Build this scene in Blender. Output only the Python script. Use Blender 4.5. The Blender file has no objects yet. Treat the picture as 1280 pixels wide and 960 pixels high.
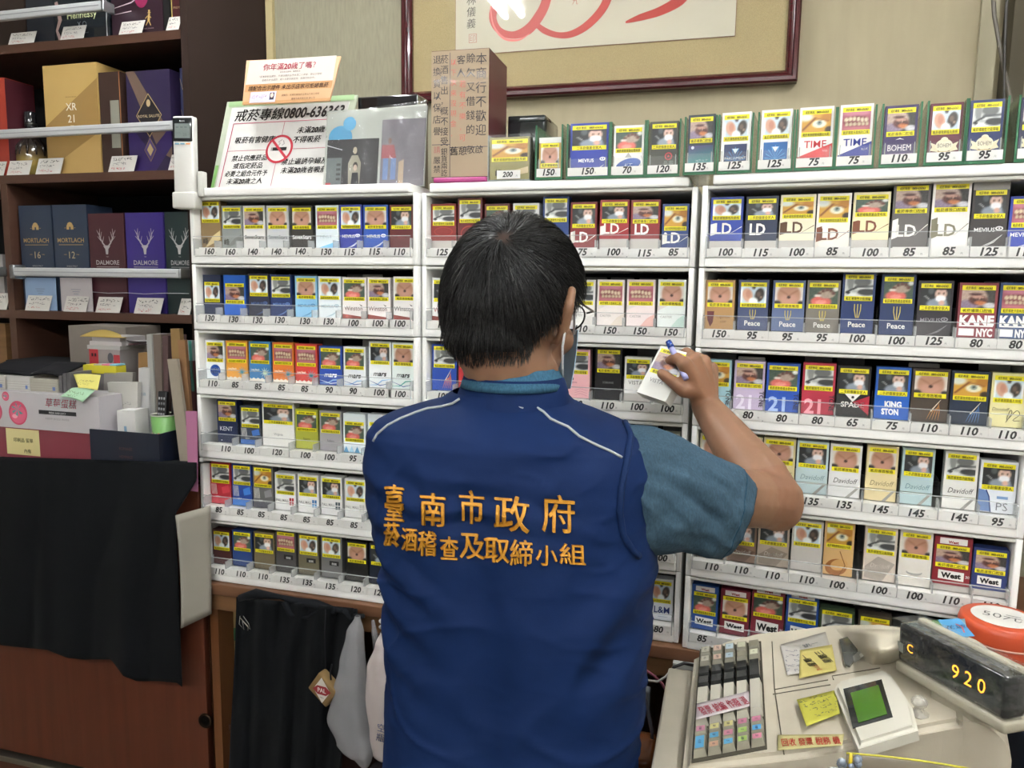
import bpy, bmesh, math, random
import numpy as np
from mathutils import Vector, Matrix, noise
from mathutils.bvhtree import BVHTree
random.seed(7)
S = bpy.context.scene
col = S.collection

# ------------------------------------------------------------------ camera
FPX, YAW, PIT, ROLL = 962.3, .2775, .1283, .0139      # focal length in pixels of a 1280 px wide frame
CAM = Vector((1.0752, -1.356, 1.601))
Fw = Vector((-math.sin(YAW)*math.cos(PIT), math.cos(YAW)*math.cos(PIT), -math.sin(PIT)))
_R = Vector((math.cos(YAW), math.sin(YAW), 0)); _U = _R.cross(Fw)
Rt = _R*math.cos(ROLL) + _U*math.sin(ROLL)
Up = -_R*math.sin(ROLL) + _U*math.cos(ROLL)
cd = bpy.data.cameras.new('camera'); cam = bpy.data.objects.new('camera', cd); col.objects.link(cam)
cd.sensor_fit = 'HORIZONTAL'; cd.sensor_width = 36; cd.lens = 36*FPX/1280; cd.clip_start = .05; cd.clip_end = 50
cam.matrix_world = Matrix((( Rt.x, Up.x, -Fw.x, CAM.x), (Rt.y, Up.y, -Fw.y, CAM.y), (Rt.z, Up.z, -Fw.z, CAM.z), (0, 0, 0, 1)))
S.camera = cam
# ------------------------------------------------------------------ world, exposure
w = bpy.data.worlds.new('world'); S.world = w; w.use_nodes = True
w.node_tree.nodes['Background'].inputs[0].default_value = (.9, .95, 1, 1)
w.node_tree.nodes['Background'].inputs[1].default_value = .15
S.view_settings.view_transform = 'Standard'; S.view_settings.look = 'None'
S.view_settings.exposure = 2.05; S.view_settings.gamma = 1; S.view_settings.use_curve_mapping = False
TUBE_STRENGTH = 17.0

# ------------------------------------------------------------------ pixel helpers (used to read positions off the photo)
def ray(x, y): return Fw + Rt*((x-640)/FPX) + Up*((480-y)/FPX)
def atd(x, y, z): return CAM + ray(x, y)*z
def atY(x, y, Y): d = ray(x, y); return CAM + d*((Y-CAM.y)/d.y)
def atZ(x, y, Z): d = ray(x, y); return CAM + d*((Z-CAM.z)/d.z)
def atpl(x, y, p0, n): d = ray(x, y); return CAM + d*((p0-CAM).dot(n)/d.dot(n))

# ------------------------------------------------------------------ colours and materials
def s2l(c): return c/12.92 if c <= .04045 else ((c+.055)/1.055)**2.4
def hx(h):
    if not isinstance(h, str): return tuple(h)
    h = h.lstrip('#')
    if len(h) == 3: h = ''.join(c*2 for c in h)
    return tuple(s2l(int(h[i:i+2], 16)/255) for i in (0, 2, 4))
MATS = {}
def mat(name, rough=.5, spec=.5, metal=0, alpha=1, noise_amt=0, noise_scale=(8, 8, 8), bump=0, bump_scale=60, coat=0,
        emit=0, trans=0, sss=0, sheen=0, wood=False, noise_detail=4, bump_dist=.001):
    m = bpy.data.materials.new(name); m.use_nodes = True; nt = m.node_tree; N = nt.nodes; L = nt.links
    b = N['Principled BSDF']; a = N.new('ShaderNodeAttribute'); a.attribute_name = 'Col'
    b.inputs['Roughness'].default_value = rough; b.inputs['Specular IOR Level'].default_value = spec
    b.inputs['Metallic'].default_value = metal; b.inputs['Alpha'].default_value = alpha
    b.inputs['Coat Weight'].default_value = coat; b.inputs['Transmission Weight'].default_value = trans
    b.inputs['Sheen Weight'].default_value = sheen
    if sss: b.inputs['Subsurface Weight'].default_value = sss; b.inputs['Subsurface Radius'].default_value = (.01, .004, .002)
    src = a.outputs['Color']
    tc = N.new('ShaderNodeTexCoord')
    if noise_amt:
        mp = N.new('ShaderNodeMapping'); mp.inputs['Scale'].default_value = noise_scale; L.new(tc.outputs['Object'], mp.inputs[0])
        n = N.new('ShaderNodeTexNoise'); n.inputs['Scale'].default_value = 1; n.inputs['Detail'].default_value = noise_detail
        L.new(mp.outputs[0], n.inputs['Vector'])
        r = N.new('ShaderNodeMapRange'); r.inputs[3].default_value = 1-noise_amt; r.inputs[4].default_value = 1+noise_amt
        r.inputs[1].default_value = .25; r.inputs[2].default_value = .75
        L.new(n.outputs[0], r.inputs[0])
        mx = N.new('ShaderNodeVectorMath'); mx.operation = 'SCALE'; L.new(src, mx.inputs[0]); L.new(r.outputs[0], mx.inputs['Scale'])
        src = mx.outputs[0]
    L.new(src, b.inputs['Base Color'])
    if emit: L.new(src, b.inputs['Emission Color']); b.inputs['Emission Strength'].default_value = emit
    if bump:
        n2 = N.new('ShaderNodeTexNoise'); n2.inputs['Scale'].default_value = bump_scale; n2.inputs['Detail'].default_value = 6
        L.new(tc.outputs['Object'], n2.inputs['Vector'])
        bp = N.new('ShaderNodeBump'); bp.inputs['Strength'].default_value = bump; bp.inputs['Distance'].default_value = bump_dist
        L.new(n2.outputs[0], bp.inputs['Height']); L.new(bp.outputs[0], b.inputs['Normal'])
    MATS[name] = m
    return m
mat('card', .42, .5, coat=.15)
mat('paper', .8, .3)
mat('matte', .85, .25)
mat('plastic', .38, .5, noise_amt=.012, noise_scale=(9, 9, 9))
mat('aged_plastic', .45, .45, noise_amt=.10, noise_scale=(14, 14, 14), bump=.15, bump_scale=500)
mat('gloss', .12, .6, coat=.4)
mat('metal', .32, .5, metal=.85)
def clear(name, haze, rough, gain=1.0, bump=0, bump_scale=50, bump_dist=.01):
    m = bpy.data.materials.new(name); m.use_nodes = True; nt = m.node_tree; N = nt.nodes; L = nt.links
    out = N['Material Output']; N.remove(N['Principled BSDF']); a = N.new('ShaderNodeAttribute'); a.attribute_name = 'Col'
    tr = N.new('ShaderNodeBsdfTransparent'); gl = N.new('ShaderNodeBsdfGlossy'); gl.inputs['Roughness'].default_value = rough
    df = N.new('ShaderNodeBsdfDiffuse'); L.new(a.outputs['Color'], df.inputs['Color'])
    fr = N.new('ShaderNodeFresnel'); fr.inputs[0].default_value = 1.45
    mu = N.new('ShaderNodeMath'); mu.operation = 'MULTIPLY'; mu.use_clamp = True; mu.inputs[1].default_value = gain; L.new(fr.outputs[0], mu.inputs[0])
    ge = N.new('ShaderNodeNewGeometry'); iv = N.new('ShaderNodeMath'); iv.operation = 'SUBTRACT'; iv.inputs[0].default_value = 1; L.new(ge.outputs['Backfacing'], iv.inputs[1])
    m3 = N.new('ShaderNodeMath'); m3.operation = 'MULTIPLY'; L.new(mu.outputs[0], m3.inputs[0]); L.new(iv.outputs[0], m3.inputs[1]); mu = m3
    m1 = N.new('ShaderNodeMixShader'); m1.inputs[0].default_value = haze; L.new(tr.outputs[0], m1.inputs[1]); L.new(df.outputs[0], m1.inputs[2])
    m2 = N.new('ShaderNodeMixShader'); L.new(mu.outputs[0], m2.inputs[0]); L.new(m1.outputs[0], m2.inputs[1]); L.new(gl.outputs[0], m2.inputs[2])
    L.new(m2.outputs[0], out.inputs['Surface'])
    if bump:
        tc = N.new('ShaderNodeTexCoord'); n2 = N.new('ShaderNodeTexNoise'); n2.inputs['Scale'].default_value = bump_scale; n2.inputs['Detail'].default_value = 5
        L.new(tc.outputs['Object'], n2.inputs['Vector']); bp = N.new('ShaderNodeBump'); bp.inputs['Strength'].default_value = bump; bp.inputs['Distance'].default_value = bump_dist
        L.new(n2.outputs[0], bp.inputs['Height']); L.new(bp.outputs[0], gl.inputs['Normal']); L.new(bp.outputs[0], fr.inputs['Normal'])
    MATS[name] = m
clear('acrylic', .02, .05)
mat('acrylic_edge', .2, .5, alpha=.40)
mat('green_acrylic', .12, .5, alpha=.45)
clear('film', .02, .10, 1.1, .6, 28, .012)
clear('glass', .0, .01, 1.0)
clear('bag', .42, .2, 2.2, .35, 22, .01)
mat('wall_paint', .8, .3, noise_amt=.07, noise_scale=(30, 30, 5), bump=.2, bump_scale=120, noise_detail=8)
mat('wallpaper', .75, .3, noise_amt=.12, noise_scale=(150, 150, 25), bump=.1, bump_scale=160)
mat('silk', .75, .3, noise_amt=.14, noise_scale=(350, 350, 350), bump=.1, bump_scale=260)
mat('wood', .42, .4, noise_amt=.22, noise_scale=(3, 10, 60))
mat('wood_up', .38, .4, noise_amt=.20, noise_scale=(45, 10, 2.2))
mat('laminate', .38, .45, noise_amt=.10, noise_scale=(4, 4, 70))
mat('lacquer', .16, .5, coat=.5, noise_amt=.1, noise_scale=(6, 6, 30))
mat('fabric', .9, .15, noise_amt=.10, noise_scale=(500, 500, 500), bump=.35, bump_scale=900, sheen=.02)
mat('vest_cloth', .68, .12, noise_amt=.04, noise_scale=(40, 40, 40), bump=.12, bump_scale=700)
mat('knit', .9, .15, noise_amt=.26, noise_scale=(420, 420, 150), bump=.4, bump_scale=600)
mat('skin', .5, .4, sss=.10, noise_amt=.07, noise_scale=(28, 28, 28), bump=.15, bump_scale=300)
mat('hair', .42, .38)
mat('thread', .5, .4, bump=.5, bump_scale=1500, noise_amt=.12, noise_scale=(600, 600, 600))
mat('floor_tile', .35, .4, noise_amt=.08)
mat('led', .5, 0, emit=.55)
mat('tube', .5, 0, emit=TUBE_STRENGTH)

# ------------------------------------------------------------------ glyphs, from the built-in font
_tc = bpy.data.curves.new('glyph', 'FONT'); _to = bpy.data.objects.new('glyph', _tc)
_G = {}
def _conv(s, off, res, ext=0):
    _tc.body = s; _tc.offset = off; _tc.resolution_u = res; _tc.extrude = ext
    me = bpy.data.meshes.new_from_object(_to)
    v = [tuple(p.co) for p in me.vertices]; f = [tuple(p.vertices) for p in me.polygons]
    bpy.data.meshes.remove(me); return v, f
def _xmax(s):
    v, f = _conv(s, 0, 1); return max(p[0] for p in v)
_HH = None
def glyph(ch, off=0., res=1, ext=0.):
    global _HH
    if ch in 'Mm': off = min(off, .004)
    if ord(ch) > 0x2e80 and not ext: off = 0.
    elif res < 3: res += 1 if ord(ch) < 0x2e80 else 0
    k = (ch, off, res, ext)
    if k in _G: return _G[k]
    if _HH is None: _HH = _xmax('HH')
    if ch == ' ': g = ([], [], .3)
    else:
        adv = 1.0 if ord(ch) > 0x2e80 else _xmax('H'+ch+'H') - _HH
        v, f = _conv(ch, off, res, ext); g = (v, f, adv)
    _G[k] = g; return g

# ------------------------------------------------------------------ mesh builder: one mesh per part, colour per corner
I4 = Matrix.Identity(4)
class MB:
    def __init__(s): s.v = []; s.f = []; s.m = []; s.c = []; s.sm = []; s.mats = []; s.M = I4
    def mi(s, name):
        if name not in s.mats: s.mats.append(name)
        return s.mats.index(name)
    def add(s, vs, fs, colr, m='card', smooth=False, M=None):
        """colr: one colour or one per vertex"""
        T = s.M @ M if M is not None else s.M
        o = len(s.v); i = s.mi(m)
        s.v += [T @ Vector(p) for p in vs]
        per = isinstance(colr, list)
        cc = colr if per else hx(colr)
        for f in fs:
            s.f.append([o+k for k in f]); s.m.append(i); s.sm.append(smooth)
            s.c += [cc[k] for k in f] if per else [cc]*len(f)
        return s
    def poly(s, pts, colr, m='card'):
        return s.add(pts, [list(range(len(pts)))], colr, m)
    def box(s, lo, hi, colr, m='card', M=None):
        x0, y0, z0 = lo; x1, y1, z1 = hi
        v = [(x0,y0,z0),(x1,y0,z0),(x1,y1,z0),(x0,y1,z0),(x0,y0,z1),(x1,y0,z1),(x1,y1,z1),(x0,y1,z1)]
        return s.add(v, [(0,3,2,1),(4,5,6,7),(0,1,5,4),(1,2,6,5),(2,3,7,6),(3,0,4,7)], colr, m, M=M)
    def rbox(s, lo, hi, colr, m='plastic', r=.004, seg=2, M=None):
        bm = bmesh.new(); bmesh.ops.create_cube(bm, size=1)
        for v in bm.verts:
            v.co = Vector([lo[i] + (v.co[i]+.5)*(hi[i]-lo[i]) for i in range(3)])
        bmesh.ops.bevel(bm, geom=bm.edges[:], offset=r, segments=seg, affect='EDGES', profile=.6)
        return s.bm(bm, colr, m, True, M)
    def bm(s, bm, colr, m='plastic', smooth=True, M=None):
        bm.verts.index_update()
        s.add([v.co.copy() for v in bm.verts], [[v.index for v in f.verts] for f in bm.faces], colr, m, smooth, M)
        bm.free(); return s
    def prism(s, pts, z0, z1, colr, m='plastic', M=None, smooth=False):
        """pts: ccw outline in xy"""
        n = len(pts)
        v = [(p[0], p[1], z0) for p in pts] + [(p[0], p[1], z1) for p in pts]
        f = [list(range(n))[::-1], list(range(n, 2*n))] + [(i, (i+1) % n, n+(i+1) % n, n+i) for i in range(n)]
        return s.add(v, f, colr, m, smooth, M)
    def hexa(s, p, colr, m='card'):
        """8 corners: bottom 4 ccw from above, top 4"""
        return s.add(p, [(0,3,2,1),(4,5,6,7),(0,1,5,4),(1,2,6,5),(2,3,7,6),(3,0,4,7)], colr, m)
    def tube(s, pts, r, colr, m='plastic', n=8, caps=True, flat=1.0):
        pts = [Vector(p) for p in pts]; k = len(pts)
        rr = r if isinstance(r, (list, tuple)) else [r]*k
        t0 = (pts[1]-pts[0]).normalized(); ref = Vector((0, 0, 1)) if abs(t0.z) < .9 else Vector((1, 0, 0))
        nx = t0.cross(ref).normalized(); vs = []
        for i, p in enumerate(pts):
            t = (pts[min(i+1, k-1)] - pts[max(i-1, 0)]).normalized()
            nx = (nx - t*nx.dot(t)).normalized(); ny = t.cross(nx)
            for j in range(n):
                a = 2*math.pi*j/n; vs.append(p + nx*(math.cos(a)*rr[i]) + ny*(math.sin(a)*rr[i]*flat))
        fs = [(i*n+j, i*n+(j+1) % n, (i+1)*n+(j+1) % n, (i+1)*n+j) for i in range(k-1) for j in range(n)]
        if caps: fs += [list(range(n))[::-1], list(range((k-1)*n, k*n))]
        return s.add(vs, fs, colr, m, True)
    def lathe(s, prof, colr, m='plastic', n=32, M=None, sx=1, sy=1):
        vs = []; cl = []
        per = isinstance(colr, list)
        for i, (r, z) in enumerate(prof):
            for j in range(n):
                a = 2*math.pi*j/n; vs.append((r*math.cos(a)*sx, r*math.sin(a)*sy, z))
                if per: cl.append(hx(colr[i]))
        k = len(prof)
        fs = [(i*n+j, i*n+(j+1) % n, (i+1)*n+(j+1) % n, (i+1)*n+j) for i in range(k-1) for j in range(n)]
        fs += [list(range(n))[::-1], list(range((k-1)*n, k*n))]
        return s.add(vs, fs, cl if per else colr, m, True, M)
    def grid(s, fn, nu, nv, colr, m='card', smooth=True, closed=False):
        """fn(i/nu, j/nv) -> point; colr: colour or fn(u,v)->linear colour"""
        vs = [fn(i/nu, j/nv) for j in range(nv+1) for i in range(nu+1)]
        cl = [colr(i/nu, j/nv) for j in range(nv+1) for i in range(nu+1)] if callable(colr) else colr
        fs = [(j*(nu+1)+i, j*(nu+1)+i+1, (j+1)*(nu+1)+i+1, (j+1)*(nu+1)+i) for j in range(nv) for i in range(nu)]
        return s.add(vs, fs, cl, m, smooth)
    def sheet(s, fn, nu, nv, th, colr, m='matte', nrm=None):
        """a sheet with real thickness: front and back surfaces plus rim"""
        P = [[Vector(fn(i/nu, j/nv)) for i in range(nu+1)] for j in range(nv+1)]
        vs = []
        for side in (0, 1):
            for j in range(nv+1):
                for i in range(nu+1):
                    du = P[j][min(i+1, nu)]-P[j][max(i-1, 0)]; dv = P[min(j+1, nv)][i]-P[max(j-1, 0)][i]
                    nn = du.cross(dv).normalized()
                    vs.append(P[j][i] - nn*(th*side))
        w_ = nu+1; o = w_*(nv+1); fs = []
        for j in range(nv):
            for i in range(nu):
                a = j*w_+i; fs.append((a, a+1, a+w_+1, a+w_)); fs.append((o+a, o+a+w_, o+a+w_+1, o+a+1))
        for i in range(nu): fs.append((i, o+i, o+i+1, i+1)); a = nv*w_+i; fs.append((a, a+1, o+a+1, o+a))
        for j in range(nv): a = j*w_; fs.append((a, a+w_, o+a+w_, o+a)); a = j*w_+nu; fs.append((a, o+a, o+a+w_, a+w_))
        return s.add(vs, fs, colr, m, True)
    def text(s, txt, A, size, colr, align='c', off=0., shear=0., fit=None, m='card', res=1, vert=False, lead=1.1, ext=0.):
        """A: matrix whose xy plane carries the text; size = em height. vert: glyphs stacked downwards"""
        x = 0; items = []
        if vert:
            for i, ch in enumerate(txt): items.append((glyph(ch, off, res, ext), -.5, -i*lead-.85))
            W_ = 1
        else:
            for ch in txt:
                g = glyph(ch, off, res, ext); items.append((g, x, 0)); x += g[2]
            W_ = x
        sx = size if (fit is None or W_*size <= fit) else fit/W_
        x0 = 0 if (align == 'l' or vert) else (-W_/2 if align == 'c' else -W_)
        if off > 0 and not ext and any(ord(ch) > 0x2e80 for ch in txt):
            items = [(g, gx+dx, gy+dy) for (g, gx, gy) in items for dx, dy in ((-off*.7, 0), (off*.7, off*.5))]
        for g, gx, gy in items:
            if g[0]: s.add([((p[0]+gx+x0+shear*p[1])*sx, (p[1]+gy)*size, p[2]*size) for p in g[0]], g[1], colr, m, M=A)
        return s
    def build(s, name, parent=None, loc=None, rotz=0):
        me = bpy.data.meshes.new(name); me.from_pydata([tuple(v) for v in s.v], [], s.f)
        for n in s.mats: me.materials.append(MATS[n])
        me.polygons.foreach_set('material_index', s.m); me.polygons.foreach_set('use_smooth', s.sm)
        ca = me.color_attributes.new('Col', 'FLOAT_COLOR', 'CORNER')
        a = np.ones((len(s.c), 4), dtype=np.float32)
        if len(s.c): a[:, :3] = np.array([c[:3] for c in s.c], dtype=np.float32)
        ca.data.foreach_set('color', a.ravel()); me.update()
        o = bpy.data.objects.new(name, me); col.objects.link(o)
        if parent is not None: o.parent = parent
        if loc is not None: o.location = loc
        if rotz: o.rotation_euler = (0, 0, rotz)
        return o
def tag(o, label=None, cat=None, group=None, kind=None):
    if label: o['label'] = label
    if cat: o['category'] = cat
    if group: o['group'] = group
    if kind: o['kind'] = kind
    return o
def empty(name, loc=(0, 0, 0), rotz=0, parent=None):
    o = bpy.data.objects.new(name, None); col.objects.link(o); o.location = loc; o.rotation_euler = (0, 0, rotz)
    o.empty_display_size = .02
    if parent: o.parent = parent
    return o
def art(x, y, z, ux=(1, 0, 0), uy=(0, 0, 1)):
    """matrix for flat print: origin, x direction, y direction"""
    ux = Vector(ux).normalized(); uy = Vector(uy); uy = (uy-ux*uy.dot(ux)).normalized(); uz = ux.cross(uy)
    return Matrix(((ux.x, uy.x, uz.x, x), (ux.y, uy.y, uz.y, y), (ux.z, uy.z, uz.z, z), (0, 0, 0, 1)))
def rect(mb, A, x0, y0, x1, y1, colr, lift=.0002, m='card'):
    mb.add([(x0, y0, lift), (x1, y0, lift), (x1, y1, lift), (x0, y1, lift)], [(0, 1, 2, 3)], colr, m, M=A)
def ell(mb, A, cx, cy, rx, ry, colr, lift=.0003, n=20, m='card', rot=0):
    p = []
    for i in range(n):
        a = 2*math.pi*i/n; x = rx*math.cos(a); y = ry*math.sin(a)
        p.append((cx+x*math.cos(rot)-y*math.sin(rot), cy+x*math.sin(rot)+y*math.cos(rot), lift))
    mb.add(p, [tuple(range(n))], colr, m, M=A)
def flat(mb, A, pts, colr, lift=.0003, m='card'):
    mb.add([(p[0], p[1], lift) for p in pts], [tuple(range(len(pts)))], colr, m, M=A)
def stroke(mb, A, pts, wd, colr, lift=.0003, m='card'):
    """flat brush line; wd number or list"""
    k = len(pts); ww = wd if isinstance(wd, list) else [wd]*k; vs = []
    if k >= 5:      # long brush lines: smooth through the points
        P_ = [Vector(p) for p in pts]; np_, nw = [], []
        for i in range(k-1):
            p0, p1, p2, p3 = P_[max(i-1, 0)], P_[i], P_[i+1], P_[min(i+2, k-1)]
            for q in range(5):
                t = q/5; np_.append(.5*((2*p1)+(p2-p0)*t+(2*p0-5*p1+4*p2-p3)*t*t+(3*p1-p0-3*p2+p3)*t**3)); nw.append(ww[i]+(ww[i+1]-ww[i])*t)
        pts = np_+[P_[-1]]; ww = nw+[ww[-1]]; k = len(pts)
    for i in range(k):
        a = Vector(pts[max(i-1, 0)]); b = Vector(pts[min(i+1, k-1)]); t = (b-a).normalized(); n = Vector((-t.y, t.x))
        p = Vector(pts[i]); q = p+n*ww[i]/2; r = p-n*ww[i]/2
        vs += [(q.x, q.y, lift), (r.x, r.y, lift)]
    mb.add(vs, [(2*i+1, 2*i+3, 2*i+2, 2*i) for i in range(k-1)], colr, m, M=A)
def scribble(mb, A, x0, y0, x1, y1, h, colr, lift=.0004, seed=0, gap=.3):
    """handwriting too small to read in the photo: strokes"""
    rnd = random.Random(seed); x = x0
    while x < x1-h*.5:
        wd = h*rnd.uniform(.55, .95)
        for k in range(rnd.randint(2, 4)):
            a = (x+rnd.random()*wd, y0+rnd.random()*(y1-y0)); b = (x+rnd.random()*wd, y0+rnd.random()*(y1-y0))
            if rnd.random() < .5: b = (a[0]+wd*.7, a[1]+rnd.uniform(-.1, .1)*h)
            stroke(mb, A, [a, b], h*.11, colr, lift)
        x += wd + h*gap*rnd.random()
def fb(x0, x1, y0, y1, Y):
    """front face of an upright box standing at depth Y, from its edges in the photo: X0,X1,Z0,Z1"""
    ym = (y0+y1)/2; xm = (x0+x1)/2
    return atY(x0, ym, Y).x, atY(x1, ym, Y).x, atY(xm, y1, Y).z, atY(xm, y0, Y).z
# ================================================================== room
WY = .64          # back wall
def room():
    mb = MB(); mb.box((-2.6, WY, 0), (1.64, WY+.1, 2.75), '#a0967c', 'wall_paint'); tag(mb.build('wall_back'), kind='structure')
    mb = MB(); mb.box((1.64, WY-.06, 0), (2.9, WY+.1, 2.75), '#7c7866', 'wall_paint'); tag(mb.build('wall_back_right'), kind='structure')
    mb = MB(); mb.box((-2.7, -3.2, 0), (-2.6, WY+.1, 2.75), '#d2cec4', 'wall_paint'); tag(mb.build('wall_left'), kind='structure')
    mb = MB(); mb.box((2.9, -3.2, 0), (3.0, WY+.1, 2.75), '#d2cec4', 'wall_paint'); tag(mb.build('wall_right'), kind='structure')
    mb = MB(); mb.box((-2.7, -3.3, 0), (3.0, -3.2, 2.75), '#dedbd4', 'wall_paint'); tag(mb.build('wall_front'), kind='structure')
    mb = MB(); mb.box((-2.7, -3.3, -.05), (3.0, WY+.1, 0), '#6f675c', 'floor_tile'); tag(mb.build('floor'), kind='structure')
    mb = MB(); mb.box((-2.7, -3.3, 2.75), (3.0, WY+.1, 2.8), '#dedbd2', 'wall_paint'); tag(mb.build('ceiling'), kind='structure')
    # lighter wall panel between cabinet and picture, with a cream batten
    a = atY(346, 60, WY).x; b = atY(520, 60, WY).x
    mb = MB(); mb.box((a, WY-.006, 1.2), (b+.05, WY, 2.75), '#8d8874', 'wallpaper'); tag(mb.build('trim_1'), kind='structure')
    mb = MB(); mb.box((a-.022, WY-.018, 1.2), (a-.001, WY, 2.75), '#b3a57c', 'wall_paint'); tag(mb.build('trim_2'), kind='structure')
    # pale batten near the right corner and the dark joint beside it
    mb = MB(); mb.box((1.565, WY-.012, 1.2), (1.60, WY, 2.75), '#a39c84', 'wall_paint'); tag(mb.build('trim_3'), kind='structure')
    mb = MB(); mb.box((1.612, WY-.07, 1.2), (1.642, WY, 2.75), '#4c4638', 'wall_paint'); tag(mb.build('trim_4'), kind='structure')
room()

def tube_light(x, y, z, L, label, rot=0):
    t = empty('ceiling_light', (x, y, z), rot); tag(t, label, 'light', 'twin tube ceiling lights')
    b = MB(); b.rbox((-.07, -L/2-.03, -.035), (.07, L/2+.03, 0), '#e8e8e4', 'plastic', .006); b.build('housing', t)
    for sx in (-.035, .035):
        m = MB(); m.tube([(sx, -L/2, -.055), (sx, L/2, -.055)], .013, (.97, .99, 1.0), 'tube', 12); m.build('tube', t)
        for e in (-1, 1):
            k = MB(); k.rbox((sx-.012, e*(L/2+.012)-.012, -.07), (sx+.012, e*(L/2+.012)+.012, -.03), '#dddddd', 'plastic', .003); k.build('socket', t)
tube_light(.15, -.20, 2.75, .8, 'twin tube light on the ceiling above the left rack')
tube_light(1.75, -.62, 2.75, 1.2, 'twin tube light on the ceiling above the cash register')  # unseen fixture, added to brighten the right side
tube_light(-.1, -2.75, 2.75, 1.2, 'twin tube light running crosswise on the ceiling behind the viewer, left one', math.pi/2)
tube_light(1.35, -2.75, 2.75, 1.2, 'twin tube light running crosswise on the ceiling behind the viewer, right one', math.pi/2)

# ---- framed calligraphy
def picture():
    X0, X1, Z0, Z1 = .197, 1.192, 2.078, 2.72
    t = empty('framed_calligraphy', (X0, WY, Z0)); tag(t, 'large framed calligraphy with red brush strokes hanging on the back wall', 'picture')
    Wd = X1-X0; Ht = Z1-Z0; fw = .028
    mb = MB(); A = art(0, -.012, 0)
    mb.box((fw*.6, -.012, fw*.6), (Wd-fw*.6, -.004, Ht-fw*.6), '#9d8e68', 'silk'); mb.build('silk_mount', t)
    mb = MB(); px0, px1, pz0 = .148, Wd-.145, .115
    mb.box((px0-.0015, -.0135, pz0-.0015), (px1+.0015, -.0125, Ht-.05), '#8b6a5a', 'paper')
    mb.box((px0, -.0145, pz0), (px1, -.0125, Ht-.0515), '#b9b4a2', 'paper')
    A = art(0, -.0146, 0)
    P = lambda x, y: ((lambda q: (q.x-X0, q.z-Z0))(atY(x, y, WY-.0146)))
    RED = '#a8352c'
    # big brush loop, and the tail stroke to the right
    stroke(mb, A, [P(*p) for p in [(655, -60), (640, -30), (622, 0), (616, 22), (624, 38), (641, 44), (660, 37), (674, 20), (683, 0), (690, -40)]],
           [.018, .024, .022, .02, .016, .018, .026, .026, .024, .02], RED, .0003)
    stroke(mb, A, [P(*p) for p in [(613, 8), (617, 32), (630, 48), (648, 50), (662, 42)]], [.002, .004, .006, .005, .002], '#c8645c', .0005)
    stroke(mb, A, [P(*p) for p in [(666, 26), (680, 38), (698, 44), (716, 42), (736, 30), (755, 8), (764, -20), (768, -60)]],
           [.01, .015, .014, .017, .02, .021, .022, .018], RED, .0004)
    stroke(mb, A, [P(*p) for p in [(782, 28), (800, 22), (825, 14), (850, 0), (866, -20)]], [.004, .016, .021, .026, .02], RED, .0004)
    mb.text('林儀義', art(P(589, -8)[0], -.0151, P(589, -6)[1]), .026, '#4a4440', vert=True, off=0, shear=.1)
    mb.text('九', art(P(719, 5)[0], -.0151, P(719, 5)[1]), .016, '#a04038')
    q = P(591, 48)
    for r_, c_ in ((.011, '#a8746a'), (.0095, '#b9b4a2')): rect(mb, A, q[0]-r_, q[1]-r_, q[0]+r_, q[1]+r_, c_, .0004+.0001*(r_ < .01))
    mb.text('印', art(q[0], -.0152, q[1]-.007), .018, '#a8746a')
    mb.build('calligraphy_sheet', t)
    mb = MB(); mb.box((fw*.7, -.0205, fw*.7), (Wd-fw*.7, -.0185, Ht-fw*.7), '#ffffff', 'glass'); mb.build('glass_pane', t)
    prof = [(0, 0), (0, .03), (.004, .034), (.011, .034), (.014, .029), (.02, .031), (.024, .027), (.028, .021), (.028, 0)]
    def side(a, b, inward):
        m = MB(); a = Vector(a); b = Vector(b); inw = Vector(inward); d = (b-a).normalized(); vs = []
        for (u, h) in prof:
            vs.append(a + inw*u + d*u + Vector((0, -h, 0)))
        for (u, h) in prof:
            vs.append(b + inw*u - d*u + Vector((0, -h, 0)))
        n = len(prof)
        m.add(vs, [(i, i+1, n+i+1, n+i) for i in range(n-1)], '#45181c', 'lacquer'); return m
    side((0, 0, 0), (Wd, 0, 0), (0, 0, 1)).build('frame_rail', t)
    side((Wd, 0, Ht), (0, 0, Ht), (0, 0, -1)).build('frame_rail', t)
    side((0, 0, Ht), (0, 0, 0), (1, 0, 0)).build('frame_rail', t)
    side((Wd, 0, 0), (Wd, 0, Ht), (-1, 0, 0)).build('frame_rail', t)
picture()
# cables by the right corner
for i, (lab, pts, r, c) in enumerate([
    ('thick grey cable hanging beside the right wall corner', [(1240, -30), (1243, 20), (1252, 70), (1262, 120), (1268, 170)], .0045, '#5c564c'),
    ('thin dark cable hanging in the right wall corner', [(1262, -30), (1258, 10), (1256, 60), (1255, 130), (1257, 180)], .003, '#2e2a26')]):
    m = MB(); m.tube([atY(x, y, WY-.085-.01*i) for x, y in pts], r, c, 'plastic', 8)
    tag(m.build('hanging_cable'), lab, 'cable')
# ================================================================== cigarette racks
ZT, RH, RW = 1.77, .135, .5056                 # top of the uppermost tier, tier height, unit width
UN = [((0, 0), 0.), ((.5039, .0123), -.0189), ((1.015, -.0099), -.1003)]      # unit origins and turns
UNAME = ['left', 'middle', 'right']
def uM(u): (x, y), th = UN[u]; return Matrix.Translation((x, y, 0)) @ Matrix.Rotation(th, 4, 'Z')
def ul(u, px, py, yl):
    """photo position -> unit-local x,z on the plane y=yl"""
    M = uM(u); p = atpl(px, py, M @ Vector((0, yl, 0)), (M.to_3x3() @ Vector((0, 1, 0)))); q = M.inverted() @ p
    return q.x, q.z
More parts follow.
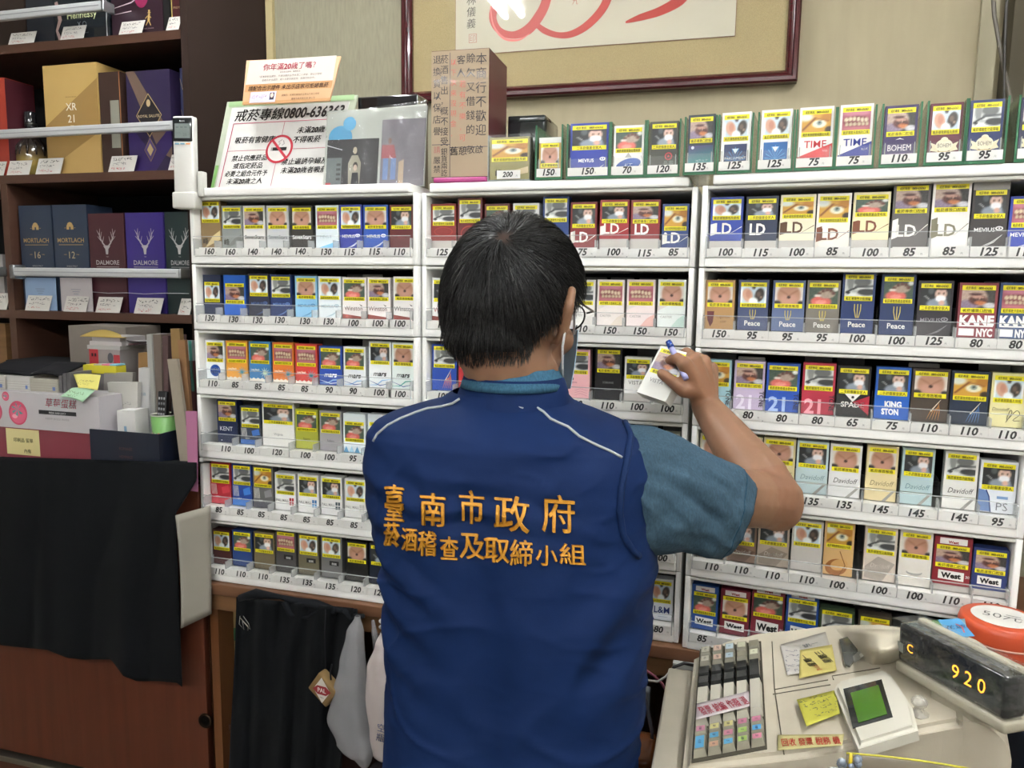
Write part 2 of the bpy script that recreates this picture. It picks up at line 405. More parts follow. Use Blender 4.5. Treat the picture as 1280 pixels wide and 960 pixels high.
# ---- warning pictures: small colour rasters, painted once
def _sm(d, s): return np.clip(.5-d/s, 0, 1)
NX, NY = 22, 15
_u, _v = np.meshgrid(np.linspace(0, 1, NX+1), np.linspace(0, 1, NY+1))      # v up
def _col(h): return np.array([int(h[i:i+2], 16)/255 for i in (1, 3, 5)])
def _E(im, cx, cy, rx, ry, c, s=.35, rot=0):
    x = _u-cx; y = _v-cy; xr = x*math.cos(rot)+y*math.sin(rot); yr = -x*math.sin(rot)+y*math.cos(rot)
    d = np.sqrt((xr/rx)**2+(yr/ry)**2)-1; k = _sm(d, s)[..., None]; im[:] = im*(1-k)+_col(c)*k
def _Lin(im, x0, y0, x1, y1, wd, c, s=.05):
    dx, dy = x1-x0, y1-y0; t = np.clip(((_u-x0)*dx+(_v-y0)*dy)/(dx*dx+dy*dy), 0, 1)
    d = np.hypot(_u-x0-t*dx, _v-y0-t*dy)-wd; k = _sm(d, s)[..., None]; im[:] = im*(1-k)+_col(c)*k
def _pic(kind):
    im = np.ones((NY+1, NX+1, 3)); r = np.random.RandomState(ord(kind)); sp = r.uniform(-.05, .05, im.shape[:2])[..., None]
    if kind == 'L':
        im[:] = _col('#c9dbe6'); _E(im, .5, 1.05, .09, .2, '#4a4440'); _E(im, .27, .48, .2, .42, '#d3a48c', .25, .12); _E(im, .3, .55, .1, .25, '#c78d78', .5)
        _E(im, .73, .5, .18, .42, '#3e3632', .25, -.12); _E(im, .7, .55, .08, .16, '#6c584c', .6); _E(im, .5, .12, .17, .22, '#eef4f6', .4)
        _E(im, .02, .45, .05, .5, '#f2f6f8', .4); _E(im, .98, .45, .05, .5, '#f2f6f8', .4); _E(im, .8, .36, .05, .08, '#8c7464', .6)
    elif kind == 'W':
        im[:] = _col('#d8dad8'); _E(im, .2, .85, .12, .5, '#8c908e', .3); _E(im, .62, .85, .3, .28, '#6a6c6c', .25); _E(im, .8, .25, .35, .2, '#3c3e40', .3)
        _Lin(im, .08, .25, .45, .55, .05, '#3a3c3e'); _Lin(im, .4, .55, .98, .6, .06, '#505456'); _E(im, .22, .1, .2, .1, '#e8eae8', .4); _E(im, .35, .3, .12, .08, '#b8bcbc', .5)
        _E(im, .12, .2, .08, .07, '#222426', .5)
    elif kind == 'M':
        im[:] = _col('#3a3836'); _E(im, .32, .6, .45, .6, '#bca294', .2); _E(im, .2, .2, .35, .25, '#8c7c94', .5); _E(im, .5, .45, .28, .27, '#5c3430', .3, -.3)
        _E(im, .5, .6, .2, .12, '#c09484', .6, -.3); _E(im, .6, .28, .2, .12, '#c4784c', .4, -.3); _E(im, .85, .15, .2, .16, '#c8c8d0', .5); _E(im, .42, .78, .2, .08, '#5a3a38', .6)
        for x in (.38, .48, .58, .66): _E(im, x, .5, .03, .05, '#2a1414', .8)
        im += sp*.8
    elif kind == 'T':
        im[:] = _col('#dcd6d0'); _E(im, .5, .5, .42, .75, '#b98a72', .2); _E(im, .5, .3, .34, .3, '#c89684', .6); _Lin(im, .2, .8, .45, .55, .03, '#a07058', .1); _Lin(im, .8, .8, .55, .55, .03, '#a07058', .1)
        _E(im, .5, .4, .06, .08, '#2e1c18', .6); _E(im, .08, .05, .14, .14, '#3a3432', .5); _E(im, .95, .05, .12, .14, '#3a3432', .5); _E(im, .5, .4, .14, .14, '#a8644e', 1.2) if 0 else None
    elif kind == 'E':
        im[:] = _col('#a85c68'); _E(im, .5, .95, .5, .2, '#c0788a', .5); _E(im, .5, .48, .46, .3, '#7c4044', .3)
        for i, x in enumerate((.14, .28, .42, .57, .71, .85)): _E(im, x, .58+.04*math.sin(i), .065, .12, '#d8c8a8', .5); _E(im, x+.03, .32, .06, .1, '#c4b494', .5)
        _E(im, .5, .08, .45, .12, '#b86c78', .5)
    elif kind == 'C':
        im[:] = _col('#26292c'); _E(im, .35, .85, .1, .2, '#50585a', .5); _Lin(im, .15, .55, .3, .35, .02, '#c8c8c8'); _E(im, .6, .1, .38, .32, '#8c98a8', .3); _E(im, .68, .68, .2, .33, '#dcb8a8', .25)
        _E(im, .68, .98, .2, .1, '#3a2c28', .4); _E(im, .61, .7, .035, .04, '#30201c', .6); _E(im, .76, .7, .035, .04, '#30201c', .6); _E(im, .68, .42, .18, .19, '#eeeef2', .3); _E(im, .72, .16, .1, .14, '#d8ac9c', .5)
        _E(im, .95, .5, .06, .5, '#3c3e40', .5)
    elif kind == 'Y':
        im[:] = _col('#cf9c3c'); _E(im, .12, .85, .25, .22, '#d8dcd0', .6); _E(im, .85, .8, .2, .25, '#b87c28', .6); _E(im, .6, .45, .24, .22, '#e8e4cc', .3); _E(im, .6, .5, .1, .13, '#8c9c94', .4); _E(im, .6, .53, .045, .06, '#2c2c28', .5)
        _Lin(im, .05, .15, .45, .78, .035, '#7c4420', .06); _Lin(im, .45, .78, .9, .6, .03, '#9c602c', .06); _E(im, .95, .1, .15, .2, '#3c2c1c', .4)
    elif kind == 'F':
        im[:] = _col('#475a4e'); _E(im, .42, .15, .36, .32, '#d96a62', .25); _E(im, .42, .1, .2, .14, '#e89488', .5); _E(im, .6, .6, .3, .26, '#b09c8c', .3)
        for x, y in ((.35, .62), (.48, .78), (.62, .86), (.75, .82), (.84, .66)): _E(im, x, y, .07, .1, '#6c4c44', .5)
        _E(im, .3, .5, .12, .08, '#dcd4cc', .5); _E(im, .92, .9, .1, .12, '#e4e4e0', .5); im += sp*.5
    im = np.clip(im, 0, 1)
    return [tuple(s2l(float(c)) for c in im[j, i]) for j in range(NY+1) for i in range(NX+1)]
PIC = {}
WORD = {'L': '吸菸導致肺癌及肺病', 'W': '吸菸導致性功能障礙', 'M': '吸菸導致口腔癌', 'T': '吸菸導致喉癌', 'E': '吸菸導致牙周病及口臭',
        'C': '二手菸傷害全家人', 'Y': '吸菸導致眼睛病變及失明', 'F': '吸菸導致周邊血管疾病'}
PNAME = {'L': 'lungs', 'W': 'grey steering-wheel-like', 'M': 'diseased-mouth', 'T': 'pierced-throat', 'E': 'bad-teeth', 'C': 'masked-child', 'Y': 'yellow-eye', 'F': 'red-foot'}
YEL = '#f2e61c'
def warning_label(kind, w_, h, top, parent, ph, y=-.0002):
    """yellow strips and picture; top = distance of upper edge below pack top, ph = picture height"""
    if kind not in PIC: PIC[kind] = _pic(kind)
    m = MB(); s = .0072; z1 = h-top; A = art(0, y, 0); x = w_/2-.0035
    rect(m, A, -x, z1-s, x, z1, YEL, 0)
    vs = [(-x+2*x*(i/NX), z1-s-ph+ph*(j/NY), 0) for j in range(NY+1) for i in range(NX+1)]
    m.add(vs, [(j*(NX+1)+i, j*(NX+1)+i+1, (j+1)*(NX+1)+i+1, (j+1)*(NX+1)+i) for j in range(NY) for i in range(NX)], PIC[kind], 'card', True, M=A)
    rect(m, A, -x, z1-2*s-ph, x, z1-s-ph, YEL, 0)
    B = art(0, y-.0002, z1-s+.0014); m.text('戒菸專線：0800-636363', B, .0048, '#2c2a10', off=.02, fit=2*x*.8)
    B = art(0, y-.0002, z1-2*s-ph+.0012); m.text(WORD[kind], B, .0056, '#2c2a10', off=.02, fit=2*x*.9)
    o = m.build('warning_label', parent); return z1-2*s-ph
def brand_art(m, A, w_, hh, t, tc, style, base):
    """print on the lower front; hh = free height below warning"""
    W2 = w_/2
    T = lambda s, x, y, sz, c=tc, **k: m.text(s, A @ Matrix.Translation((x, y, .0003)), sz, c, **k)
    if style == 'ld':
        flat(m, A, [(-W2+.001, hh*.25), (-W2+.009, hh*.32), (-W2+.009, hh*.86), (-W2+.001, hh*.8)], tc)
        T('LD', -.005, hh*.34, .0255, off=.02, fit=.029)
        stroke(m, A, [(W2*.25, hh*.35), (W2-.001, hh*.68)], [.0003, .0012], tc)
    elif style == 'ldt': T('LD', -.006, hh*.3, .025, off=.03, fit=.026); 
    elif style == 'mev':
        T('MEVIUS', -.005, hh*.55, .0085, off=.01, fit=.032); ell(m, A, W2-.0095, hh*.66, .0052, .0032, tc); ell(m, A, W2-.0095, hh*.66, .0032, .0017, base, .0005); ell(m, A, W2-.0095, hh*.66, .0012, .0012, tc, .0007)
        for k in range(3): stroke(m, A, [(-W2*.4+k*.004, 0.001), (W2*.2+k*.003, hh*.18), (W2*.8, hh*.45)], [.0003, .001, .0002], tc if k < 2 else base, .0004)
    elif style == 'mevl':
        T('MEVIUS', -.003, hh*.55, .0075, off=0, fit=.034)
        flat(m, A, [(-W2, 0), (W2, 0), (W2, hh*.42)], '#7cc0ea' if tc != '#7cc0ea' else '#e8f0f4')
    elif style == 'seven': T(t, 0, hh*.5, .0105, off=.02, fit=w_*.88); T('8', W2*.6, hh*.12, .006)
    elif style == 'feng':
        flat(m, A, [(-W2+.01, hh*.05), (W2-.002, hh*.35), (W2-.002, hh*.7), (W2*.2, hh*.5)], '#cdb98a' if tc == '#2a2218' else '#7c807c'); T('峰', -W2*.55, hh*.2, .014, '#241e16', off=.02)
    elif style == 'peace':
        for dx in (-.0045, 0, .0045): stroke(m, A, [(dx*.4, hh*.48), (dx, hh*.72), (dx, hh*.9)], .0012, '#c8b458')
        T('Peace', 0, hh*.2, .012, '#e8e6e0', off=.015, fit=.026)
    elif style == 'west':
        x = w_*.34; m.prism([(-x, hh*.34), (x, hh*.28), (x, hh*.78), (-x, hh*.84)], 0, .0004, '#f0efec', 'card', M=A)
        m.text(t, A @ Matrix.Translation((0, hh*.42, .0008)), hh*.42, '#101014', off=.045, fit=w_*.6); m.text('30' if hh > .028 else '', A @ Matrix.Translation((w_*.43, hh*.5, .0008)), .006, '#d8d8d8', off=.02)
    elif style == 'mars':
        T('mars', -.001, hh*.5, .014, off=.03, shear=.25, fit=.036)
        stroke(m, A, [(-W2, hh*.1), (-W2*.3, hh*.12), (W2*.2, hh*.32), (W2, hh*.38)], [.0005, .002, .0025, .0006], '#8cb8e0' if base != '#e2ecea' else '#4ca89c')
        stroke(m, A, [(-W2, hh*.3), (0, hh*.1), (W2, hh*.22)], [.0004, .0018, .0004], '#30509c' if tc != '#f4f4f4' else '#dce8f4', .0004)
    elif style == 'win':
        T('Winston', -.002, hh*.45, .0125, off=.005, fit=.04); flat(m, A, [(W2*.3, hh*.9), (W2*.55, hh*.7), (W2*.7, hh*.72), (W2*.4, hh*.82)], '#3c3434')
        flat(m, A, [(-W2, 0), (W2, 0), (W2, hh*.08), (-W2, hh*.25)], '#8c3c34')
    elif style == 'sun':
        rect(m, A, -W2, 0, W2, hh, base)
        for k in range(11):
            a = k*math.pi/5.5; ox, oy = W2*.45, hh*.5
            stroke(m, A, [(ox, oy), (ox+math.cos(a)*.011, oy+math.sin(a)*.011)], [.0022, .0004], '#3c9cb4' if base != '#3c7fb8' else '#d8e8c8', .0004)
        T(t, -W2*.45, hh*.6, .006, '#f4f0dc', off=.02, fit=.02)
        flat(m, A, [(-W2, 0)] + [(-W2+w_*k/10, hh*(.12 if k % 2 else .2)) for k in range(11)] + [(W2, 0)], '#ece6da', .0005)
    elif style == 'pall':
        T('PALL MALL', -W2*.3, hh*.55, .0075, off=.01, fit=.03)
        for i in (0, 1):
            for j in (0, 1): x = W2*.38+i*.0058; y = hh*.36+j*hh*.25; rect(m, A, x, y, x+.0046, y+hh*.2, t, .0004)
    elif style == 'tone':
        T('21', -W2*.2, hh*.02, min(.034, hh*1.15), off=.03, fit=w_*.62); m.text('TONE', A @ Matrix.Translation((W2*.7, hh*.5, .0005)) @ Matrix.Rotation(-math.pi/2, 4, 'Z'), .010, '#2c2a34', off=.02, fit=hh*.9)
    elif style == 'kane':
        T('KANE', 0, hh*.52, hh*.52, off=.05, fit=w_*.9); T('NYC', W2*.45, hh*.06, hh*.42, off=.05, fit=w_*.42)
        rect(m, A, -W2+.003, hh*.07, -W2*.08, hh*.36, tc); rect(m, A, -W2+.003, hh*.44, W2-.003, hh*.5, tc)
    elif style == 'king': T('KING', W2*.1, hh*.52, hh*.34, off=.05, shear=-.1, fit=w_*.5); T('STON', -W2*.05, hh*.2, hh*.34, off=.05, shear=-.1, fit=w_*.5)
    elif style == 'lucky':
        ell(m, A, 0, hh*.5, .0125, .0125, '#1c4c9c', .0003, 28); T('LUCKY', 0, hh*.54, .0062, '#f0f0f0', off=.02, fit=.02); T('STRIKE', 0, hh*.34, .0062, '#f0f0f0', off=.02, fit=.02)
    elif style == 'kent': T('KENT', -.003, hh*.55, .013, off=0, fit=.032); ell(m, A, -W2*.6, hh*.1, .0012, .0012, tc)
    elif style == 'david':
        T('Davidoff', 0, hh*.55, .012, off=-.002, shear=.3, fit=w_*.74); rect(m, A, -W2, hh*.42, W2, hh*.44, '#7c7868'); flat(m, A, [(W2*.1, 0), (W2*.35, 0), (W2*.95, hh*.4), (W2*.75, hh*.4)], '#9c9a94')
    elif style == 'davr':
        flat(m, A, [(-W2*.9, hh*.1), (W2*.2, 0), (W2*.95, hh*.7), (-W2*.1, hh*.92), (-W2*.9, hh*.5)], base_dark(base)); T('Davidoff', 0, hh*.5, .010, '#ece8e0', off=0, shear=.3, fit=w_*.6)
    elif style == 'swirl':
        for k in range(5): stroke(m, A, [(-W2*.1+k*.004, hh*.1), (W2*.1+k*.003, hh*.45), (W2*.5, hh*(.6+.06*k))], [.0004, .0014, .0004], tc, .0004+.0001*k)
        stroke(m, A, [(W2*.1, hh*.45), (W2*.6, hh*.95)], [.002, .0006], '#d8ccb8', .001)
    elif style == 'sig':
        stroke(m, A, [(0, hh*.2), (W2*.3, hh*.6), (W2*.2, hh*.7), (W2*.05, hh*.3), (W2*.55, hh*.7), (W2*.75, hh*.55), (W2*.4, hh*.3), (W2*.8, hh*.3)], .0009, '#4c4434'); T('Davidoff', -W2*.4, hh*.66, .0075, '#6c6450', shear=.3, fit=.022)
    elif style == 'caster':
        T(t, -W2*.35, hh*.42, .0058, '#8c8884', fit=.026); flat(m, A, [(0, 0), (W2, 0), (W2, hh*.6), (W2*.5, hh*.4)], tc); flat(m, A, [(-W2, hh*.75), (-W2*.2, hh), (-W2, hh)], '#dcd6d2')
    elif style == 'vista': T('VISTA', -W2*.15, hh*.62, .010, '#7c7a78', off=0, fit=.032)
    elif style == 'pink':
        ell(m, A, -W2*.35, hh*.8, .003, .003, '#30202c'); T('Virginia', -W2*.3, hh*.62, .0055, '#a86c78', fit=.022)
        for k in range(3): stroke(m, A, [(-W2*.1, hh*(.12+k*.1)), (W2*.3, hh*(.2+k*.1)), (W2*.85, hh*(.1+k*.11))], .0005, '#c8788c')
    elif style == 'black': T('SOBRANIE', 0, hh*.6, .0055, '#8c8c8c', fit=.02); T('BLACK', 0, hh*.35, .004, '#8c8c8c', fit=.012)
    elif style == 'spade':
        flat(m, A, [(0, hh*.65), (W2, hh*.95), (W2, hh*.1), (W2*.2, hh*.55)], '#b0283c'); flat(m, A, [(-W2*.5, hh), (W2*.45, hh), (0, hh*.65)], '#ece8e4', .0004); ell(m, A, 0, hh*.86, .0022, .0022, '#141414', .0006)
        T('SPADE', 0, hh*.42, .012, '#ece8e4', off=.02, fit=w_*.8)
    elif style == 'lm':
        flat(m, A, [(-W2, 0), (-W2*.5, 0), (-W2*.85, hh*.5), (-W2, hh*.9)], '#24408c'); T('L&M', W2*.1, hh*.42, .018, '#1c3478', off=.012, fit=.03); rect(m, A, -W2*.2, hh*.2, W2*.6, hh*.22, '#8c9cb8')
    elif style == 'ps':
        flat(m, A, [(-W2, hh*.05), (-W2*.3, hh*.05), (-W2*.45, hh*.7), (-W2*.6, hh*.95), (-W2, hh)], '#6c88b8'); stroke(m, A, [(-W2*.28, hh*.02), (-W2*.42, hh*.7), (-W2*.6, hh*.98)], .0016, '#283c70', .0005)
        rect(m, A, 0, hh*.62, W2*.6, hh*.74, '#7c9cc8'); T('PS', W2*.3, hh*.12, .018, '#5c6068', off=-.01, fit=.018)
    elif style == 'oval':
        ell(m, A, 0, hh*.48, W2*.85, hh*.26, '#2850a4', .0003, 26, rot=.25); T('KT', -.001, hh*.36, .0105, '#dce8f8', off=0, shear=.3, fit=.014); flat(m, A, [(-.006, hh*.8), (.006, hh*.8), (0, hh)], '#9c9c98')
    elif style == 'bat':
        ell(m, A, W2*.35, hh*.72, .0065, .0065, '#b43c40'); ell(m, A, W2*.35, hh*.72, .0042, .0042, base, .0005); ell(m, A, W2*.35, hh*.72, .002, .002, '#b43c40', .0007)
        T('長壽', W2*.35, hh*.38, .009, '#7c8078'); T('GOLD', W2*.35, hh*.18, .006, '#7c8078', fit=.016)
    elif style == 'teal':
        m.add([(-W2+.002, .002, .0003), (W2-.002, .002, .0003), (W2-.002, hh*.92, .0003), (-W2+.002, hh*.92, .0003)], [(0, 1, 2, 3)], [hx('#2c8c84'), hx('#2c9c90'), hx('#344468'), hx('#48386c')], 'card', M=A)
        ell(m, A, -W2*.6, hh*.85, .0025, .0025, '#c8d0e0', .0005); T('MEVIUS', W2*.1, hh*.36, .006, '#dcf0f0', off=.02, fit=.024)
    elif style == 'parl':
        rect(m, A, -W2*.78, .003, W2*.78, hh*.9, tc)
        for k in range(9): a = math.pi*(k+.5)/9; stroke(m, A, [(0, hh*.35), (math.cos(a)*W2*.7, hh*.35+math.sin(a)*hh*.45*(.6+.4*abs(math.sin(a))))], [.0002, .0012], '#3c78b4' if tc != '#1e64a8' else '#58a8dc', .0005)
        flat(m, A, [(-.005, hh*.75), (.005, hh*.75), (0, hh*.58)], '#c8d8e4', .0007); T('PARLIAMENT', 0, hh*.4, .0058, '#dce6f0', off=0, fit=.034) if t else None
    elif style == 'time':
        flat(m, A, [(-W2, 0), (W2, 0), (W2, hh*.78), (-W2, hh*.38)], tc); T('TIME', 0, hh*.66, .0155, off=.010, fit=w_*.74)
        T('RED' if tc == '#c8242c' else 'BLUE', W2*.6, hh*.52, .0042, '#e8e8f0', fit=.012)
    elif style == 'bohem': T('BOHEM', 0, hh*.5, .013, '#e0d8e0', off=0, fit=w_*.74); rect(m, A, -W2*.6, hh*.12, W2*.8, hh*.4, '#8c5ca0'); T('SWEET CUBE', -.002, hh*.19, .006, '#e8c8e8', fit=.025); flat(m, A, [(-.006, hh*.88), (0, hh*.94), (.006, hh*.88), (0, hh*.9)], '#e0d8e0')
    elif style == 'crest':
        for sx in (-1, 1):
            flat(m, A, [(sx*W2*.35, hh*.62), (sx*W2*.85, hh*.74), (sx*W2*.72, hh*.58), (sx*W2*.85, hh*.46), (sx*W2*.35, hh*.4)][::sx], '#e0d6b4', .0002); flat(m, A, [(sx*W2*.2, hh*.38), (sx*W2*.72, hh*.36), (sx*W2*.6, hh*.2), (sx*W2*.2, hh*.24)][::sx], '#b49a58', .0003)
        ell(m, A, 0, hh*.62, W2*.52, hh*.22, '#e8e0c4', .0004, 24); ell(m, A, 0, hh*.82, W2*.22, hh*.09, '#e8e0c4', .0004); rect(m, A, -W2*.4, hh*.28, W2*.4, hh*.42, '#c4ac6c', .0005); m.text('BOHEM', A @ Matrix.Translation((0, hh*.55, .0008)), .0085, '#5c4838', fit=w_*.42)
    elif style == 'spot': flat(m, A, [(-W2*.85, hh*.8), (-W2*.35, hh*.8), (-W2*.42, hh*.3), (-W2*.6, hh*.1), (-W2*.8, hh*.4)], '#5c1c24'); T('Cigarillos', W2*.3, hh*.5, .006, '#6c4c2c', fit=.026); T('LEAF', W2*.3, hh*.3, .005, '#6c4c2c', fit=.014)
    elif style == 'stripe':
        for k in range(6): stroke(m, A, [(-W2+.004+k*.0024, hh*.45), (-W2+.003+k*.0022, hh*.95)], .0008, '#e0dcd8')
        flat(m, A, [(W2*.2, hh*.5), (W2*.9, hh*.6), (W2*.8, hh*.95), (W2*.1, hh*.8)], tc); rect(m, A, -W2, 0, W2, hh*.28, '#50505a' if base == '#6a6a6a' else tc)
        T('VERY', -W2*.3, hh*.3, .005, '#dcdcdc', fit=.012)
    elif style == 'box': rect(m, A, -W2*.2, hh*.62, W2*.7, hh*.84, '#141414'); T('ESSE', W2*.25, hh*.66, .0058, '#dcdcdc', off=.02, fit=.018)
    elif style == 'wave':
        for k in range(4): flat(m, A, [(-W2+w_*k/4, 0), (-W2+w_*(k+1)/4, 0), (-W2+w_*(k+.5)/4, hh*.6)], '#9cc8e0' if k % 2 else '#5c9cc8')
    elif style == 'rose': 
        ell(m, A, 0, hh*.6, W2*.75, hh*.3, '#a83c34', .0003, 24); ell(m, A, 0, hh*.6, W2*.68, hh*.25, base, .0005, 24); T(t or 'Dunhill', 0, hh*.54, .007, '#d89c8c', off=0, shear=.2, fit=.026)
    elif style == 'gold':
        ell(m, A, -W2*.1, hh*.3, W2*.75, hh*.3, '#a0642c', .0003, 24, rot=.35); ell(m, A, W2*.1, hh*.4, W2*.6, hh*.2, '#d8a868', .0005, 24, rot=.4); stroke(m, A, [(W2*.1, 0), (W2*.5, hh*.4), (W2*.1, hh*.9)], .0012, '#7c4818', .0007)
    elif style == 'orb': ell(m, A, 0, hh*.5, W2*.5, hh*.12, '#a8a8a4'); ell(m, A, 0, hh*.56, W2*.5, hh*.1, base, .0005)
    elif t: T(t, 0, hh*.5, .007, off=.01, fit=w_*.7)
def base_dark(b): c = hx(b); return tuple(x*.55 for x in hx('#96826e')) if b == '#c8c4c0' else tuple(x*.6 for x in c)
CN = {}
def pack(name_lab, u_or_M, x, z0, w_, h, kind, base, t, tc, style, y=.02, top=.004, ph=.027, dep=.022, cap=None, block=None, ry=0, group=None, side=None, capt=None):
    m = MB(); b = base
    m.box((-w_/2, 0, 0), (w_/2, dep, h), b, 'card')
    A = art(0, -.0001, 0)
    hb = h-top-2*.0072-ph
    if block: m.box((-w_/2, -.0006, 0), (w_/2, 0, block), '#b9b5b0', 'card')
    brand_art(m, art(0, -.0001, block or 0), w_, hb-(block or 0), t, tc, style, base)
    if cap: rect(m, A, -w_/2, h-top+.0005, w_/2, h, cap, .0002)
    if capt: m.prism([(-w_*.36, h-top+.002), (w_*.36, h-top+.002), (w_*.36, h-.002), (-w_*.36, h-.002)], .0002, .0005, '#e8e6e4', 'card', M=A); m.text(capt, A @ Matrix.Translation((0, h-top+.0035, .0008)), .0062, '#a03038', off=.04, fit=w_*.6)
    # lid seam of the flip-top on both flanks, and side print
    for sx in (-1, 1):
        m.box((sx*(w_/2+.0001)-.0001, .002, h-.024), (sx*(w_/2+.0001)+.0001, dep-.001, h-.0235), tuple(c*.5 for c in hx(b)), 'card')
    o = m.build('cigarette_pack')
    if isinstance(u_or_M, int):
        M = uM(u_or_M); o.location = M @ Vector((x, y, z0)); o.rotation_euler = (0, ry, UN[u_or_M][1])
    else: o.matrix_world = u_or_M
    warning_label(kind, w_, h, top, o, ph)
    tag(o, name_lab, 'cigarette pack', group or 'cigarette packs in the racks')
    return o
ORD = ['', 'first', 'second', 'third', 'fourth', 'fifth', 'sixth', 'seventh', 'eighth', 'ninth', 'tenth', 'eleventh', 'twelfth', 'thirteenth', 'fourteenth']
